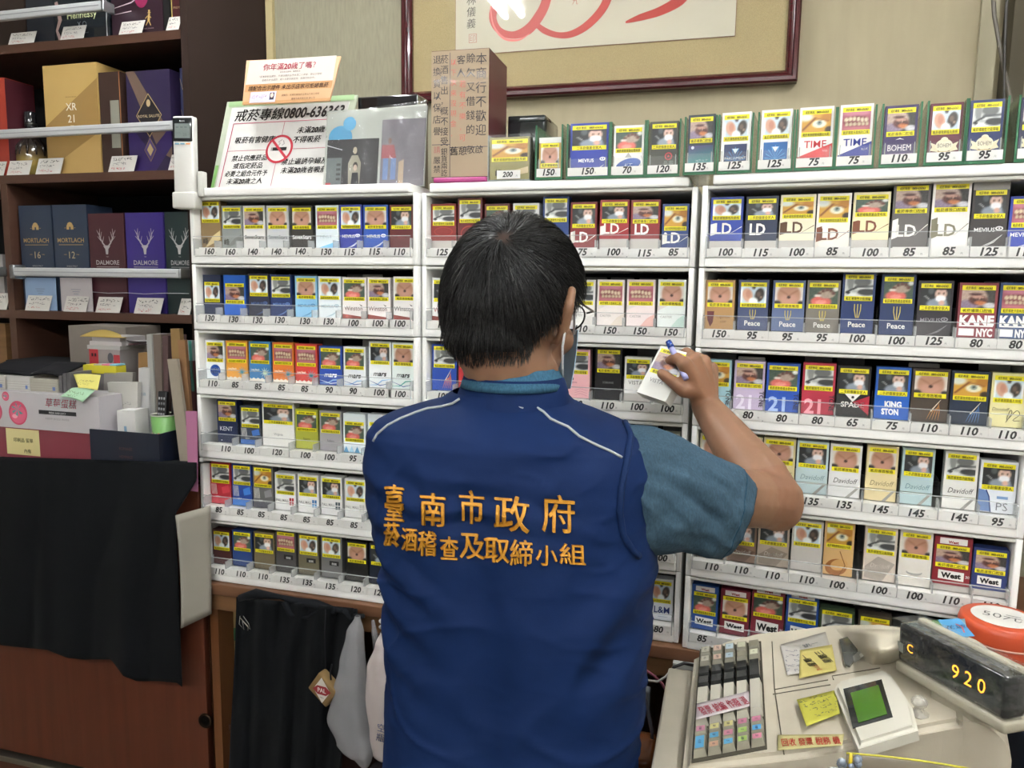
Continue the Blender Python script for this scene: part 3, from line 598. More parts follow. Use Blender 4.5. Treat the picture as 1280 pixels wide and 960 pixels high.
# per tier: (unit, tier, crop origin, crop scale, [ (slot, x0, x1, ytop, kind, base, colour word, text, text colour, style, price, extras) ])
Z4 = (230, 230, 4.129); Z5 = (230, 400, 4.414); Z6 = (240, 560, 4.741); Z7 = (520, 230, 3.556); Z8 = (870, 215, 6.095); Z9 = (1070, 215, 6.095)
ZA = (870, 330, 6.095); ZB = (1070, 330, 6.095); ZC = (870, 440, 6.095); ZD = (1070, 440, 6.095); ZE = (870, 530, 6.095); ZF = (1070, 530, 6.095)
ZG = (780, 640, 4.571); ZH = (1020, 630, 4.923)
ROWS = {
(0, 0): [(1, Z4, 80, 188, 83, 'L', '#8c7450', 'bronze', '', '#2a2218', 'feng', 160, {}), (2, Z4, 190, 297, 112, 'W', '#8d9290', 'silver grey', '', '#333', 'feng', 160, {}),
  (3, Z4, 303, 415, 112, 'M', '#d8d6d4', 'white', 'SevenStars', '#2c2c2c', 'seven', 140, {}), (4, Z4, 425, 537, 112, 'T', '#c4c6c8', 'light grey', 'SevenStars', '#7c8084', 'seven', 140, {}),
  (5, Z4, 550, 662, 112, 'T', '#35322f', 'black', 'SevenStars', '#f0f0f0', 'seven', 140, {}), (6, Z4, 678, 798, 110, 'E', '#dfeaf0', 'white and sky blue', 'MEVIUS', '#7c98a8', 'mevl', 130, {}),
  (7, Z4, 800, 918, 107, 'L', '#28389a', 'royal blue', '', '#f0f4f8', 'mev', 115, {}), (8, Z4, 925, 1052, 107, 'T', '#2c55ae', 'blue', '', '#f0f4f8', 'mev', 115, {}),
  (9, Z4, 1063, 1180, 107, 'C', '#5f1f22', 'dark red', 'More', '#7c3034', '', 110, {})],
(0, 1): [(1, Z4, 85, 188, 468, 'L', '#1c2748', 'navy', '', '#ccc', '', 130, dict(top=.015)), (2, Z4, 203, 315, 470, 'M', '#1f5fc0', 'bright blue', '', '#ccc', '', 130, dict(top=.017)),
  (3, Z4, 330, 437, 463, 'L', '#23263c', 'dark navy', '', '#50689c', 'mev', 130, {}), (4, Z4, 443, 553, 468, 'W', '#1f3468', 'blue', '', '#6c8cc8', 'mev', 130, {}),
  (5, Z4, 572, 685, 475, 'T', '#8cc4e8', 'sky blue', '', '#3c78b0', 'mev', 130, {}), (6, Z4, 693, 808, 477, 'L', '#e6eef2', 'white', '', '#98b8c8', 'mev', 130, {}),
  (7, Z4, 817, 940, 482, 'F', '#ece6e4', 'white and brown', '', '#5c3030', 'win', 100, {}), (8, Z4, 948, 1062, 482, 'M', '#ece6e4', 'white and brown', '', '#5c3030', 'win', 100, {}),
  (9, Z4, 1085, 1195, 478, 'T', '#ece8e6', 'white and brown', '', '#5c5050', 'win', 100, {})],
(0, 2): [(1, Z5, 105, 220, 112, 'M', '#e8ecef', 'white with blue disc', '', '#fff', 'lucky', 110, {}), (2, Z5, 230, 348, 115, 'E', '#e8a23c', 'yellow orange', 'Long Beach', '#fff', 'sun', 85, {}),
  (3, Z5, 357, 475, 120, 'F', '#3c7fb8', 'light blue', 'Long Beach', '#fff', 'sun', 85, {}), (4, Z5, 487, 603, 125, 'E', '#e07a30', 'orange', 'Long Beach', '#fff', 'sun', 85, {}),
  (5, Z5, 613, 733, 133, 'E', '#d8443c', 'red', 'Long Beach', '#fff', 'sun', 85, {}), (6, Z5, 745, 870, 145, 'F', '#2a4fae', 'blue', '', '#f4f4f4', 'mars', 90, {}),
  (7, Z5, 880, 1000, 148, 'F', '#e4e8ec', 'white and blue', '', '#181c24', 'mars', 90, {}), (8, Z5, 1028, 1135, 118, 'C', '#e8ecee', 'white and pale blue', '', '#181c24', 'mars', 100, {}),
  (9, Z5, 1155, 1262, 125, 'T', '#e2ecea', 'white and green', '', '#181c24', 'mars', 100, {})],
(0, 3): [(1, Z5, 180, 290, 440, 'M', '#1e2c50', 'navy', '', '#e4e8f0', 'kent', 110, {}), (2, Z5, 307, 420, 475, 'W', '#3a4250', 'dark blue grey', '', '#3c6cb8', 'stripe', 100, {}),
  (3, Z5, 430, 605, 455, 'C', '#e4e4e0', 'wide white', 'Virginia', '#8c8c8c', '', 120, {}), (4, Z5, 613, 737, 493, 'F', '#a8ac3c', 'olive yellow', 'Salem', '#5c5c28', '', 100, {}),
  (5, Z5, 747, 868, 503, 'F', '#a09ea2', 'grey', 'Salem', '#5c5c60', '', 100, {}), (6, Z5, 878, 1000, 518, 'F', '#dfe8ee', 'white with blue tab', '', '#5c9cc8', 'wave', 95, dict(top=.016)),
  (7, Z5, 1015, 1135, 522, 'T', '#dfe6ea', 'white with grey tab', '', '#8cb', 'wave', 95, dict(top=.016))],
(0, 4): [(1, Z6, 105, 225, 85, 'W', '#b02a38', 'crimson', '', '#c8404c', 'stripe', 85, {}), (2, Z6, 237, 348, 95, 'W', '#23479a', 'cobalt', '', '#3c7cd0', 'stripe', 85, {}),
  (3, Z6, 360, 475, 108, 'Y', '#6a6a6a', 'grey', '', '#8c8c90', 'stripe', 85, {}), (4, Z6, 490, 612, 150, 'W', '#e6e6e6', 'white with red squares', '#b02838', '#6c6c6c', 'pall', 85, {}),
  (5, Z6, 628, 745, 160, 'C', '#e6e6e6', 'white with blue squares', '#2c78b8', '#6c6c6c', 'pall', 85, {}), (6, Z6, 765, 885, 172, 'C', '#e6e6e6', 'white with slate squares', '#3c4c58', '#6c6c6c', 'pall', 85, {}),
  (7, Z6, 905, 1030, 187, 'L', '#e8e8e6', 'plain white', '#c8c8c4', '#8c8c8c', 'pall', 85, {}), (8, Z6, 1050, 1165, 200, 'E', '#1c4858', 'teal', 'N', '#6cc', '', 110, {})],
(0, 5): [(1, Z6, 110, 227, 485, 'L', '#4a2024', 'dark maroon', '', '#ccc', '', 110, {}), (2, Z6, 237, 352, 490, 'F', '#24407a', 'blue', '', '#ccc', '', 110, {}),
  (3, Z6, 365, 487, 500, 'C', '#6c6048', 'khaki', '', '#ccc', '', 110, {}), (4, Z6, 497, 610, 490, 'E', '#4c4a4a', 'charcoal', '', '#ccc', 'box', 135, {}),
  (5, Z6, 630, 747, 510, 'L', '#6a6450', 'khaki with black panel', '', '#ccc', 'box', 135, {}), (6, Z6, 767, 883, 525, 'L', '#707070', 'grey with black panel', '', '#ccc', 'box', 135, {}),
  (7, Z6, 917, 1035, 555, 'T', '#141414', 'black', '', '#ccc', '', 120, {}), (8, Z6, 1055, 1175, 570, 'C', '#101c30', 'midnight blue', '', '#ccc', '', 120, {})],
(1, 0): [(1, Z7, 65, 178, 88, 'W', '#8a2f2c', 'brick red', 'Dunhill', '#d89c8c', 'rose', 125, dict(ph=.022, block=.016)), (2, Z7, 188, 293, 62, 'W', '#6a2226', 'maroon', 'Dunhill', '#d89c8c', 'rose', 125, dict()),
  (3, Z7, 310, 412, 88, 'F', '#5f1f22', 'dark red', '', '#ccc', '', 110, dict(ph=.022)), (4, Z7, 432, 548, 85, 'W', '#dcdcda', 'white', '', '#ccc', '', 110, dict(ph=.022)),
  (5, Z7, 567, 680, 55, 'W', '#1f3c7c', 'blue', '', '#ccc', '', 125, {}), (6, Z7, 690, 805, 80, 'C', '#7a1a20', 'deep red', '', '#f0eee8', 'ld', 75, {}),
  (7, Z7, 820, 950, 70, 'C', '#a0262c', 'red', '', '#f0eee8', 'ld', 100, dict(block=.018, ph=.022)), (8, Z7, 958, 1088, 70, 'M', '#8a2024', 'maroon', '', '#f0eee8', 'ldt', 115, dict(block=.018, ph=.022)),
  (9, Z7, 1100, 1222, 88, 'Y', '#24407e', 'blue', '', '#f0eee8', 'ld', 85, {})],
(1, 1): [(1, Z7, 72, 182, 418, 'C', '#ecebea', 'white and red', '', '#a8202c', 'win', 110, {}), (6, Z7, 680, 798, 425, 'W', '#e4e2de', 'white', 'CASTER', '#d8d4d0', 'caster', 110, {}),
  (7, Z7, 808, 928, 425, 'E', '#e8e0dc', 'off-white', 'CASTER', '#e0d4c8', 'caster', 150, {}), (8, Z7, 940, 1065, 425, 'E', '#ecdedc', 'pale pink', 'CASTER', '#e8bcb4', 'caster', 150, {}),
  (9, Z7, 1078, 1205, 425, 'T', '#e4eae8', 'pale green', 'CASTER', '#c0d8d0', 'caster', 150, {})],
(1, 2): [(1, Z7, 72, 180, 713, 'W', '#1f48a8', 'blue', '', '#e07838', 'swirl', 100, {}), (2, Z7, 190, 300, 715, 'E', '#b02830', 'red', '', '#ccc', '', 100, {}),
  (6, Z7, 660, 775, 735, 'W', '#f0b8bc', 'pink', '', '#a86c78', 'pink', 110, {}), (7, Z7, 805, 912, 728, 'M', '#1c1a1c', 'black', '', '#8c8c8c', 'black', 110, {}),
  (8, Z7, 930, 1048, 770, 'C', '#eceae8', 'white', '', '#7c7a78', 'vista', 100, dict(ph=.021, block=.014)), (9, Z7, 1068, 1180, 775, 'T', '#e2e0dd', 'white', '', '#7c7a78', 'vista', 100, {})],
(1, 3): [(9, (760, 400, 3.2), 195, 292, 452, 'C', '#d8dcc8', 'white', '', '#999', 'vista', 100, {})],
(1, 5): [(8, ZG, 20, 116, 372, 'C', '#e0e4ec', 'white', '', '#24408c', 'lm', 80, {}), (9, ZG, 150, 298, 385, 'L', '#e4e8f0', 'white and blue', '', '#24408c', 'lm', 80, {})],
(2, 0): [(1, Z8, 118, 365, 190, 'L', '#2440a0', 'blue', '', '#f0eee8', 'ld', 100, dict(block=.013, ph=.0195)), (2, Z8, 388, 632, 185, 'C', '#1c2a48', 'dark navy', '', '#f0eee8', 'ldt', 115, dict(block=.013, ph=.0195)),
  (3, Z8, 650, 922, 172, 'Y', '#e8e0c4', 'cream', '', '#5c3c24', 'ld', 100, dict(block=.013, ph=.0195)), (4, Z8, 928, 1190, 163, 'Y', '#ece6dc', 'white and brown', '', '#7c4428', 'ld', 85, {}),
  (5, Z9, -12, 270, 153, 'F', '#e8dfb4', 'cream yellow', '', '#7c4428', 'ld', 100, dict(block=.013, ph=.0195)), (6, Z9, 295, 578, 85, 'M', '#5f5b5a', 'grey', '', '#f0eee8', 'ld', 85, {}),
  (7, Z9, 595, 888, 72, 'M', '#e8e4e0', 'white and olive', '', '#7c7860', 'ld', 85, {}), (8, Z9, 905, 1182, 70, 'C', '#353032', 'black', '', '#e0e0e0', 'mev', 125, dict(top=.013, cap='#8a8682')),
  (9, Z9, 1200, 1450, 183, 'E', '#2a3fa0', 'blue', '', '#f0f0f0', 'mev', 115, {})],
(2, 1): [(1, ZA, 80, 300, 122, 'T', '#b08858', 'tan', '', '#6c4c2c', 'spot', 150, {}), (2, ZA, 330, 560, 122, 'L', '#434f74', 'slate blue', '', '#e8e6e0', 'peace', 95, {}),
  (3, ZA, 592, 838, 125, 'T', '#54648a', 'dusty blue', '', '#e8e6e0', 'peace', 95, {}), (4, ZA, 852, 1107, 125, 'F', '#77726a', 'taupe', '', '#e8e6e0', 'peace', 95, {}),
  (5, ZB, -90, 153, 62, 'W', '#1f3468', 'navy', '', '#e8e6e0', 'peace', 100, {}), (6, ZB, 205, 462, 78, 'F', '#23345e', 'navy', '', '#e8e6e0', 'peace', 100, {}),
  (7, ZB, 485, 748, 128, 'C', '#2c2830', 'black', '', '#8c8890', 'mev', 125, {}), (8, ZB, 795, 1092, 143, 'M', '#8a3a44', 'wine red', '', '#f0eeec', 'kane', 80, {}),
  (9, ZB, 1105, 1400, 143, 'E', '#3c5078', 'slate blue', '', '#f0eeec', 'kane', 80, {})],
(2, 2): [(1, ZC, 50, 275, 60, 'Y', '#a8d0dc', 'light blue', '', '#dcecf2', 'tone', 80, {}), (2, ZC, 298, 532, 70, 'M', '#c0b0cc', 'lilac', '', '#e4dcec', 'tone', 80, {}),
  (3, ZC, 545, 798, 88, 'F', '#2050b0', 'blue', '', '#a8c0e8', 'tone', 80, {}), (4, ZC, 820, 1072, 85, 'W', '#b02840', 'crimson', '', '#e89ca8', 'tone', 80, {}),
  (5, ZC, 1085, 1340, 108, 'C', '#1c1a1c', 'black and red', '', '#eee', 'spade', 65, {}), (6, ZD, 160, 432, 118, 'C', '#1c5cb8', 'bright blue', '', '#f0f0f0', 'king', 75, {}),
  (7, ZD, 432, 725, 130, 'T', '#40342c', 'dark brown', '', '#b07840', 'swirl', 110, {}), (8, ZD, 735, 1035, 148, 'Y', '#1f2c40', 'midnight blue', '', '#4c74a8', 'swirl', 110, {}),
  (9, ZD, 1040, 1340, 163, 'L', '#e0d8a0', 'pale yellow', '', '#4c4434', 'sig', 110, {})],
(2, 3): [(1, ZE, 35, 265, 78, 'T', '#dcd8c0', 'cream', '', '#999', '', 135, {}), (2, ZE, 282, 510, 92, 'L', '#dcd4b0', 'cream', '', '#888', 'david', 135, {}),
  (3, ZE, 520, 768, 108, 'T', '#d8cc9c', 'beige', '', '#7c7050', 'david', 135, {}), (4, ZE, 772, 1022, 132, 'C', '#bcd0d4', 'pale blue', '', '#7c98a0', 'david', 135, {}),
  (5, ZE, 1025, 1272, 158, 'T', '#dedede', 'white', '', '#2c2c2c', 'david', 135, {}), (6, ZF, 102, 320, 165, 'T', '#e0d0a0', 'beige', '', '#8c7c5c', 'david', 145, dict(w=.046, h=.092)),
  (7, ZF, 370, 600, 188, 'C', '#b4ccd0', 'pale blue', '', '#6c8c98', 'david', 145, dict(w=.046, h=.092)), (8, ZF, 700, 930, 213, 'W', '#e4e4e0', 'white', '', '#3c3c3c', 'david', 145, dict(w=.046, h=.092)),
  (9, ZF, 955, 1258, 285, 'C', '#e0e4ea', 'white and blue', '', '#5c6068', 'ps', 95, {})],
(2, 4): [(1, ZG, 430, 590, 50, 'C', '#8a7468', 'brown', '', '#ccc', 'davr', 110, {}), (2, ZG, 595, 765, 45, 'C', '#8a7060', 'brown', '', '#ccc', 'davr', 110, {}),
  (3, ZG, 770, 952, 45, 'C', '#b8a898', 'taupe', '', '#ccc', 'davr', 110, {}), (4, ZG, 965, 1152, 50, 'L', '#c8c4c0', 'light grey', '', '#a8a4a0', '', 110, {}),
  (5, ZH, 62, 232, 110, 'Y', '#d8b078', 'golden', '', '#aaa', 'gold', 100, {}), (6, ZH, 318, 497, 145, 'W', '#d8ccc0', 'white and brown', '', '#aaa', 'davr', 100, {}),
  (7, ZH, 540, 714, 168, 'T', '#e0dcd4', 'cream white', '', '#aaa', 'orb', 100, {}), (8, ZH, 728, 975, 205, 'M', '#8a2430', 'red', 'West', '#fff', 'west', 110, dict(top=.014, capt='West', ph=.022, block=.010)),
  (9, ZH, 968, 1225, 280, 'M', '#2a3c78', 'blue', 'West', '#fff', 'west', 110, dict(ph=.022, block=.010))],
(2, 5): [(1, ZG, 375, 543, 420, 'F', '#24509a', 'blue', 'West', '#fff', 'west', 85, dict(top=.013, capt='West')), (2, ZG, 557, 724, 448, 'T', '#7a2838', 'maroon', 'West', '#fff', 'west', 85, dict(top=.013, capt='West')),
  (3, ZG, 735, 925, 433, 'F', '#7a2838', 'maroon', 'West', '#fff', 'west', 85, dict(top=.013, capt='West')), (4, ZG, 933, 1120, 462, 'W', '#24509a', 'blue', 'West', '#fff', 'west', 85, dict(top=.013, capt='West')),
  (5, ZH, 25, 240, 650, 'W', '#3c5038', 'dark green', '', '#fff', '', 85, {}), (6, ZH, 262, 470, 688, 'Y', '#50483c', 'brown', '', '#fff', '', 85, {})],
}
PRICES_HIDDEN = {(0, 3): [(8, 95), (9, 95)], (0, 4): [(9, 110)], (0, 5): [(9, 120)], (1, 3): [(7, 100), (8, 100)], (1, 4): [(9, 100)], (1, 2): [(3, 100), (4, 110), (5, 110)], (1, 1): [(2, 110), (3, 110), (4, 110), (5, 110)]}
PUSH = {(0, 0): [6, 8, 9], (0, 1): [3, 4, 6, 7], (0, 2): [2, 3, 4, 5, 7], (0, 3): [2, 4, 5, 6], (0, 4): [4, 6, 7], (0, 5): [2, 7, 8], (1, 0): [2, 4, 7], (1, 1): [6, 7, 8, 9], (1, 2): [8, 9],
        (1, 3): [8, 9], (2, 0): [1, 2, 3, 8], (2, 1): [1, 2, 7, 9], (2, 2): [1, 2, 4, 5, 7, 9], (2, 3): [7], (2, 4): [6], (2, 5): [1, 6]}
BRIGHT = {(0, 2): {7}, (2, 2): {2, 7, 9}, (0, 1): {7}, (0, 3): {4, 5, 6}, (1, 2): {9}}
WHITE = '#f1f1ef'
PX = {}
for ks, rows in ROWS.items():      # where each pack stands along its tier, neighbours kept apart
    L_ = []
    for r in rows:
        slot, (ox, oy, s_), x0, x1, yt = r[:5]; a = ul(ks[0], ox+x0/s_, oy+yt/s_, .02)[0]; b = ul(ks[0], ox+x1/s_, oy+yt/s_, .02)[0]
        w_ = r[12].get('w') or min(max(b-a, .048), .086); c = (a+b)/2; L_.append([slot, c-w_/2, c+w_/2])
    L_[0][1] = max(L_[0][1], .0115)
    for p, q in zip(L_, L_[1:]):
        if q[0] == p[0]+1 and q[1]-p[2] < .0022: m_ = (p[2]+q[1])/2; p[2] = m_-.0011; q[1] = m_+.0011
    if L_[-1][0] == 9: L_[-1][2] = min(L_[-1][2], RW-.0155)
    PX[ks] = {s: (a, b) for s, a, b in L_}
TOPROW = ['top', 'second', 'third', 'fourth', 'fifth', 'bottom']
def tier(u, k):
    M = uM(u); zb = ZT-(k+1)*RH
    t = empty('rack_tier', M @ Vector((0, 0, zb)), UN[u][1])
    tag(t, 'white plastic cigarette rack tier, %s of the %s stack' % (TOPROW[k], UNAME[u]), 'rack', 'white rack tiers')
    D = .30; W_ = RW-.001 if u == 1 else RW-.004; H_ = RH-.0015; th = .0095
    for x0 in (0.001, W_-th):
        m = MB(); m.rbox((x0, 0, 0), (x0+th, D, H_), WHITE, 'plastic', .0018); m.build('side_panel', t)
    m = MB(); m.rbox((th, -.002, 0), (W_-th, .012, .0155), WHITE, 'plastic', .002); m.build('front_rail', t)
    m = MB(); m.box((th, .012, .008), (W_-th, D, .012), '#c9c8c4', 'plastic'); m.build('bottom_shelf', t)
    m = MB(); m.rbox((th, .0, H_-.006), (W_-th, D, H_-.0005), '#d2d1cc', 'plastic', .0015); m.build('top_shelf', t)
    m = MB(); m.box((th, D-.01, .012), (W_-th, D-.004, H_-.006), '#1c1c1e', 'matte'); m.build('back_panel', t)  # tier is open behind; dark sheet stands in for its shaded depth
    # clear guard strip and its ledge carrying the price tags
    m = MB(); m.box((th+.003, -.006, .0155), (W_-th-.003, -.0048, .054), '#f4f6f6', 'acrylic')
    for x in (th+.002, W_-th-.004): m.box((x, -.006, .0155), (x+.002, .05, .050), '#e4e8e8', 'acrylic_edge')
    m.box((th+.003, -.0062, .0535), (W_-th-.003, -.0045, .0547), '#e8ecec', 'acrylic_edge'); m.build('clear_guard', t)
    m = MB(); m.box((th, -.003, .0155), (W_-th, .018, .030), '#e2e1dd', 'plastic'); m.build('tag_ledge', t)
    P_ = (W_-2*th)/9
    for j in range(1, 9):
        x = th+P_*j; pa, pb = PX.get((u, k), {}).get(j), PX.get((u, k), {}).get(j+1)
        if pa and pb: x = (pa[1]+pb[0])/2
        elif pa: x = max(x, pa[1]+.0012)
        elif pb: x = min(x, pb[0]-.0012)
        m = MB(); m.box((x-.0004, .016, .0305), (x+.0006, .24, .075), '#e8ecec', 'acrylic'); m.box((x-.0012, -.0035, .016), (x+.0012, .018, .046), '#dde0e0', 'acrylic_edge')
        m.build('divider', t)
    rnd = random.Random(u*10+k)
    for j in PUSH.get((u, k), []):
        x = th+P_*(j-.5); g = (.50, .5, .48) if j in BRIGHT.get((u, k), ()) else (.13+.05*rnd.random(),)*3
        m = MB(); yy = .05+.08*rnd.random() if j in BRIGHT.get((u, k), ()) else .10+.08*rnd.random()
        m.rbox((x-P_*.42, yy, .0305), (x+P_*.42, yy+.003, .118), g, 'plastic', .002); m.build('pusher_plate', t)
    # price tags
    pr = [(r[0], r[11] if len(r) == 13 else 0) for r in []]
    prices = {r[0]: r[11] for r in ROWS.get((u, k), [])}; prices.update(dict(PRICES_HIDDEN.get((u, k), [])))
    for j, pz in prices.items():
        rr = [r for r in ROWS.get((u, k), []) if r[0] == j]
        xc = th+P_*(j-.5)
        if rr:      # each tag sits under its pack
            (ox, oy, s_), q0, q1, qy = rr[0][1:5]; xc = ul(u, ox+(q0+q1)/2/s_, oy+qy/s_+30, 0)[0]; xc = min(max(xc, th+P_*.47), W_-th-P_*.47)
        m = MB(); yo = rnd.uniform(-.001, .001); m.box((xc-P_*.46, -.0042, .0165+yo), (xc+P_*.46, -.0036, .0318+yo), '#e4e3e0', 'paper')
        A = art(xc-.002, -.0044, .0185+yo)
        m.text(str(pz), A, .0165, '#101014', off=.035, shear=.2, fit=.031); m.text('元', art(xc+.0155, -.0044, .0195+yo), .0038, '#3c3c40')
        m.build('price_tag', t)
    return t
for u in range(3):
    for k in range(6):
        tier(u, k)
        ks = (u, k); zf = ZT-(k+1)*RH+.0308
        n = 0
        for r in ROWS.get(ks, []):
            slot, Zc, x0, x1, yt, kind, base, cw, tx, tcx, style, price, ex = r
            ox, oy, s = Zc; ex = dict(ex)
            X0, X1 = PX[ks][slot]
            _, zt = ul(u, ox+(x0+x1)/2/s, oy+yt/s, .02)
            ex.pop('w', None); w_ = X1-X0; h = ex.pop('h', None) or .086
            if zt-zf > .082 and h == .086: h = min(zt-zf+.002, .1)
            z0 = max(zf, min(zt-h, zf+.02))
            h = max(min(zt-z0, .1), .07)
            n += 1
            pw = PNAME[kind]
            lab = '%s cigarette pack, %s warning picture, %s in the %s tier, %s rack' % (cw, pw, ORD[n], TOPROW[k], UNAME[u])
            if (z0-zf) > .004 and 'block' not in ex: pass
            o = pack(lab, u, (X0+X1)/2, z0, w_, h, kind, base, tx, tcx, style, **ex)
            if len(lab.split()) > 16: o['label'] = '%s cigarette pack, %s warning, %s in %s tier, %s rack' % (cw, pw, ORD[n], TOPROW[k], UNAME[u])
            if z0-zf > .003:      # it stands on a low riser
                m = MB(); m.box((-w_/2, .001, -(z0-zf)), (w_/2, .020, 0), '#b4b1ab', 'plastic'); rp = m.build('riser_block', o)
# top boards
TB = [(0, .018, .497), (1, .018, .50), (2, .018, .56)]
for u, a, b in TB:
    m = MB(); m.rbox((a, -.004, 0), (b-.01, .30, .0165), '#eeedea', 'plastic', .003)
    o = m.build('top_board'); o.location = uM(u) @ Vector((0, 0, ZT-.001)); o.rotation_euler = (0, 0, UN[u][1])
    tag(o, 'white flat board lying on top of the %s rack' % UNAME[u], 'board', 'boards on the racks')
ZB_ = ZT+.0158
# ---- row of dispensers on top
DISP = [  # x0,x1,ytop, kind, base, colour word, text, tcol, style, price, extras
 (675, 703, 172, 'T', '#b09048', 'gold and white', '', '#2a2218', 'feng', 150, dict(top=.010, cap='#dcdcd8')),
 (714, 762, 154, 'C', '#2038a0', 'wide blue', '', '#f0f4f8', 'mev', 150, {}),
 (768, 806, 157, 'F', '#e8e6e2', 'white', '', '#fff', 'oval', 70, {}),
 (813, 849, 152, 'C', '#3c3c34', 'charcoal', '', '#b43c40', 'bat', 120, {}),
 (861, 895, 140, 'M', '#20303c', 'teal', '', '#fff', 'teal', 135, {}),
 (903, 940, 138, 'L', '#e8e8e6', 'white and navy', 'P', '#1c2c58', 'parl', 125, {}),
 (952, 991, 133, 'L', '#e8e8e6', 'white and bright blue', '', '#1e64a8', 'parl', 125, {}),
 (1000, 1043, 123, 'Y', '#eceae6', 'white and red', '', '#c8242c', 'time', 75, dict(ph=.027)),
 (1050, 1092, 123, 'E', '#eceae6', 'white and blue', '', '#1c2c90', 'time', 75, dict(ph=.027)),
 (1105, 1147, 132, 'M', '#342458', 'purple', '', '#e0d8e0', 'bohem', 110, {}),
 (1161, 1203, 129, 'L', '#5c1c30', 'maroon', '', '#e0d8e0', 'crest', 95, {}),
 (1211, 1254, 125, 'W', '#1c2c60', 'navy', '', '#e0d8e0', 'crest', 95, {}),
 (1274, 1318, 121, 'T', '#282848', 'dark violet', '', '#e0d8e0', 'crest', 95, {}),
]
for i, (x0, x1, yt, kind, base, cw, tx, tcx, style, price, ex) in enumerate(DISP):
    u = 1 if x1 < 870 else 2
    X0, _ = ul(u, x0, yt+20, .012); X1, _ = ul(u, x1, yt+20, .012); _, zt = ul(u, (x0+x1)/2, yt, .012)
    w_ = X1-X0; h = min(zt-ZB_-.004, .095); xc = (X0+X1)/2
    M = uM(u)
    t = empty('pack_dispenser', M @ Vector((xc, -.004, ZB_)), UN[u][1])
    tag(t, 'green acrylic dispenser priced %d with the %s pack above the racks' % (price, cw), 'dispenser', 'green pack dispensers')
    W2 = w_/2+.003
    for sx in (-1, 1):
        m = MB(); m.box((sx*W2-.0012, .0, 0), (sx*W2+.0012, .16, .094), '#1c6a44', 'green_acrylic'); m.box((sx*W2-.0014, -.0005, 0), (sx*W2+.0014, .0012, .094), '#0e5c36', 'plastic'); m.build('side_panel', t)
    m = MB(); m.box((-W2, .0, 0), (W2, .16, .003), '#1c6a44', 'green_acrylic'); m.box((-W2, -.001, 0), (W2, .001, .0045), '#0f6238', 'plastic'); m.build('base_panel', t)
    m = MB(); m.box((-W2+.0015, -.001, .019), (W2-.0015, .0, .034), '#e8f0ec', 'acrylic')
    for sx in (-1, 1): m.box((sx*(W2-.006)-.0006, -.0014, .019), (sx*(W2-.006)+.0006, 0, .036), '#dce4e0', 'acrylic_edge')
    m.build('clear_lip', t)
    m = MB(); m.box((-W2+.002, -.0018, .005), (W2-.002, -.0012, .019), '#dddcd8', 'paper')
    m.text(str(price), art(-.001, -.002, .0075), .0155, '#101014', off=.035, shear=.2, fit=.028); m.text('元', art(.0135, -.002, .0085), .0036, '#3c3c40'); m.build('price_tag', t)
    pack('%s cigarette pack, %s warning picture, in a green dispenser priced %d' % (cw, PNAME[kind], price), u, xc, ZB_+.0038, w_-.001, h-.001, kind, base, tx, tcx, style, y=.004, group='packs on top of the racks', **ex)
# acrylic box with the wide gold pack at the left end
X0, _ = ul(1, 613, 200, .01); X1, _ = ul(1, 664, 200, .01)
t = empty('clear_pack_case', uM(1) @ Vector(((X0+X1)/2, .0, ZB_)), UN[1][1]); tag(t, 'clear acrylic case with the wide gold-green pack priced 200, beside handwritten carton', 'case')
W2 = (X1-X0)/2+.002
m = MB(); m.box((-W2, .0, 0), (-W2+.0015, .085, .082), '#d0d8d4', 'acrylic_edge'); m.build('side_panel', t)
m = MB(); m.box((W2-.0015, .0, 0), (W2, .085, .082), '#343a38', 'green_acrylic'); m.build('side_panel', t)
m = MB(); m.box((-W2, .0, 0), (W2, .085, .003), '#d0d8d4', 'acrylic_edge'); m.build('base_panel', t)
m = MB(); m.box((-W2, -.001, 0), (W2, .0005, .082), '#e8f0ec', 'acrylic'); m.build('front_panel', t)
m = MB(); m.box((-.022, -.0022, .004), (.022, -.0015, .019), '#dddcd8', 'paper'); m.text('200', art(-.002, -.0025, .0075), .0125, '#16161a', off=.03, shear=.2, fit=.026); m.text('元', art(.0155, -.0025, .0078), .0036, '#3c3c40'); m.build('price_tag', t)
pack('wide gold-green cigarette pack, yellow-eye warning, in the clear case beside the handwritten carton', 1, (X0+X1)/2, ZB_+.0035, W2*2-.007, .074, 'Y', '#8c8448', '', '#2a2218', 'feng', y=.003, ph=.024, group='packs on top of the racks')
# ================================================================== desk under the racks
def desk():
    t = empty('wooden_desk', (.5, 0, 0)); tag(t, 'brown wood-grain desk carrying the cigarette racks', 'desk')
    zt = ZT-6*RH-.001
    m = MB(); m.rbox((-.495, -.016, zt-.024), (1.3, .60, zt), '#6c4a34', 'wood', .002); m.build('tabletop', t)
    m = MB(); m.box((-.485, -.004, zt-.062), (1.3, .016, zt-.0245), '#785638', 'wood'); m.build('apron', t)
    for x in (-.485, .41, 1.27):
        m = MB(); m.box((x, -.002, 0), (x+.02, .58, zt-.0625), '#6c4428', 'wood_up'); m.build('side_panel', t)
    m = MB(); m.box((-.465, .56, 0), (1.27, .575, zt-.0625), '#5c3a28', 'wood_up'); m.build('back_panel', t)
desk()
def wall_beyond():
    m = MB()
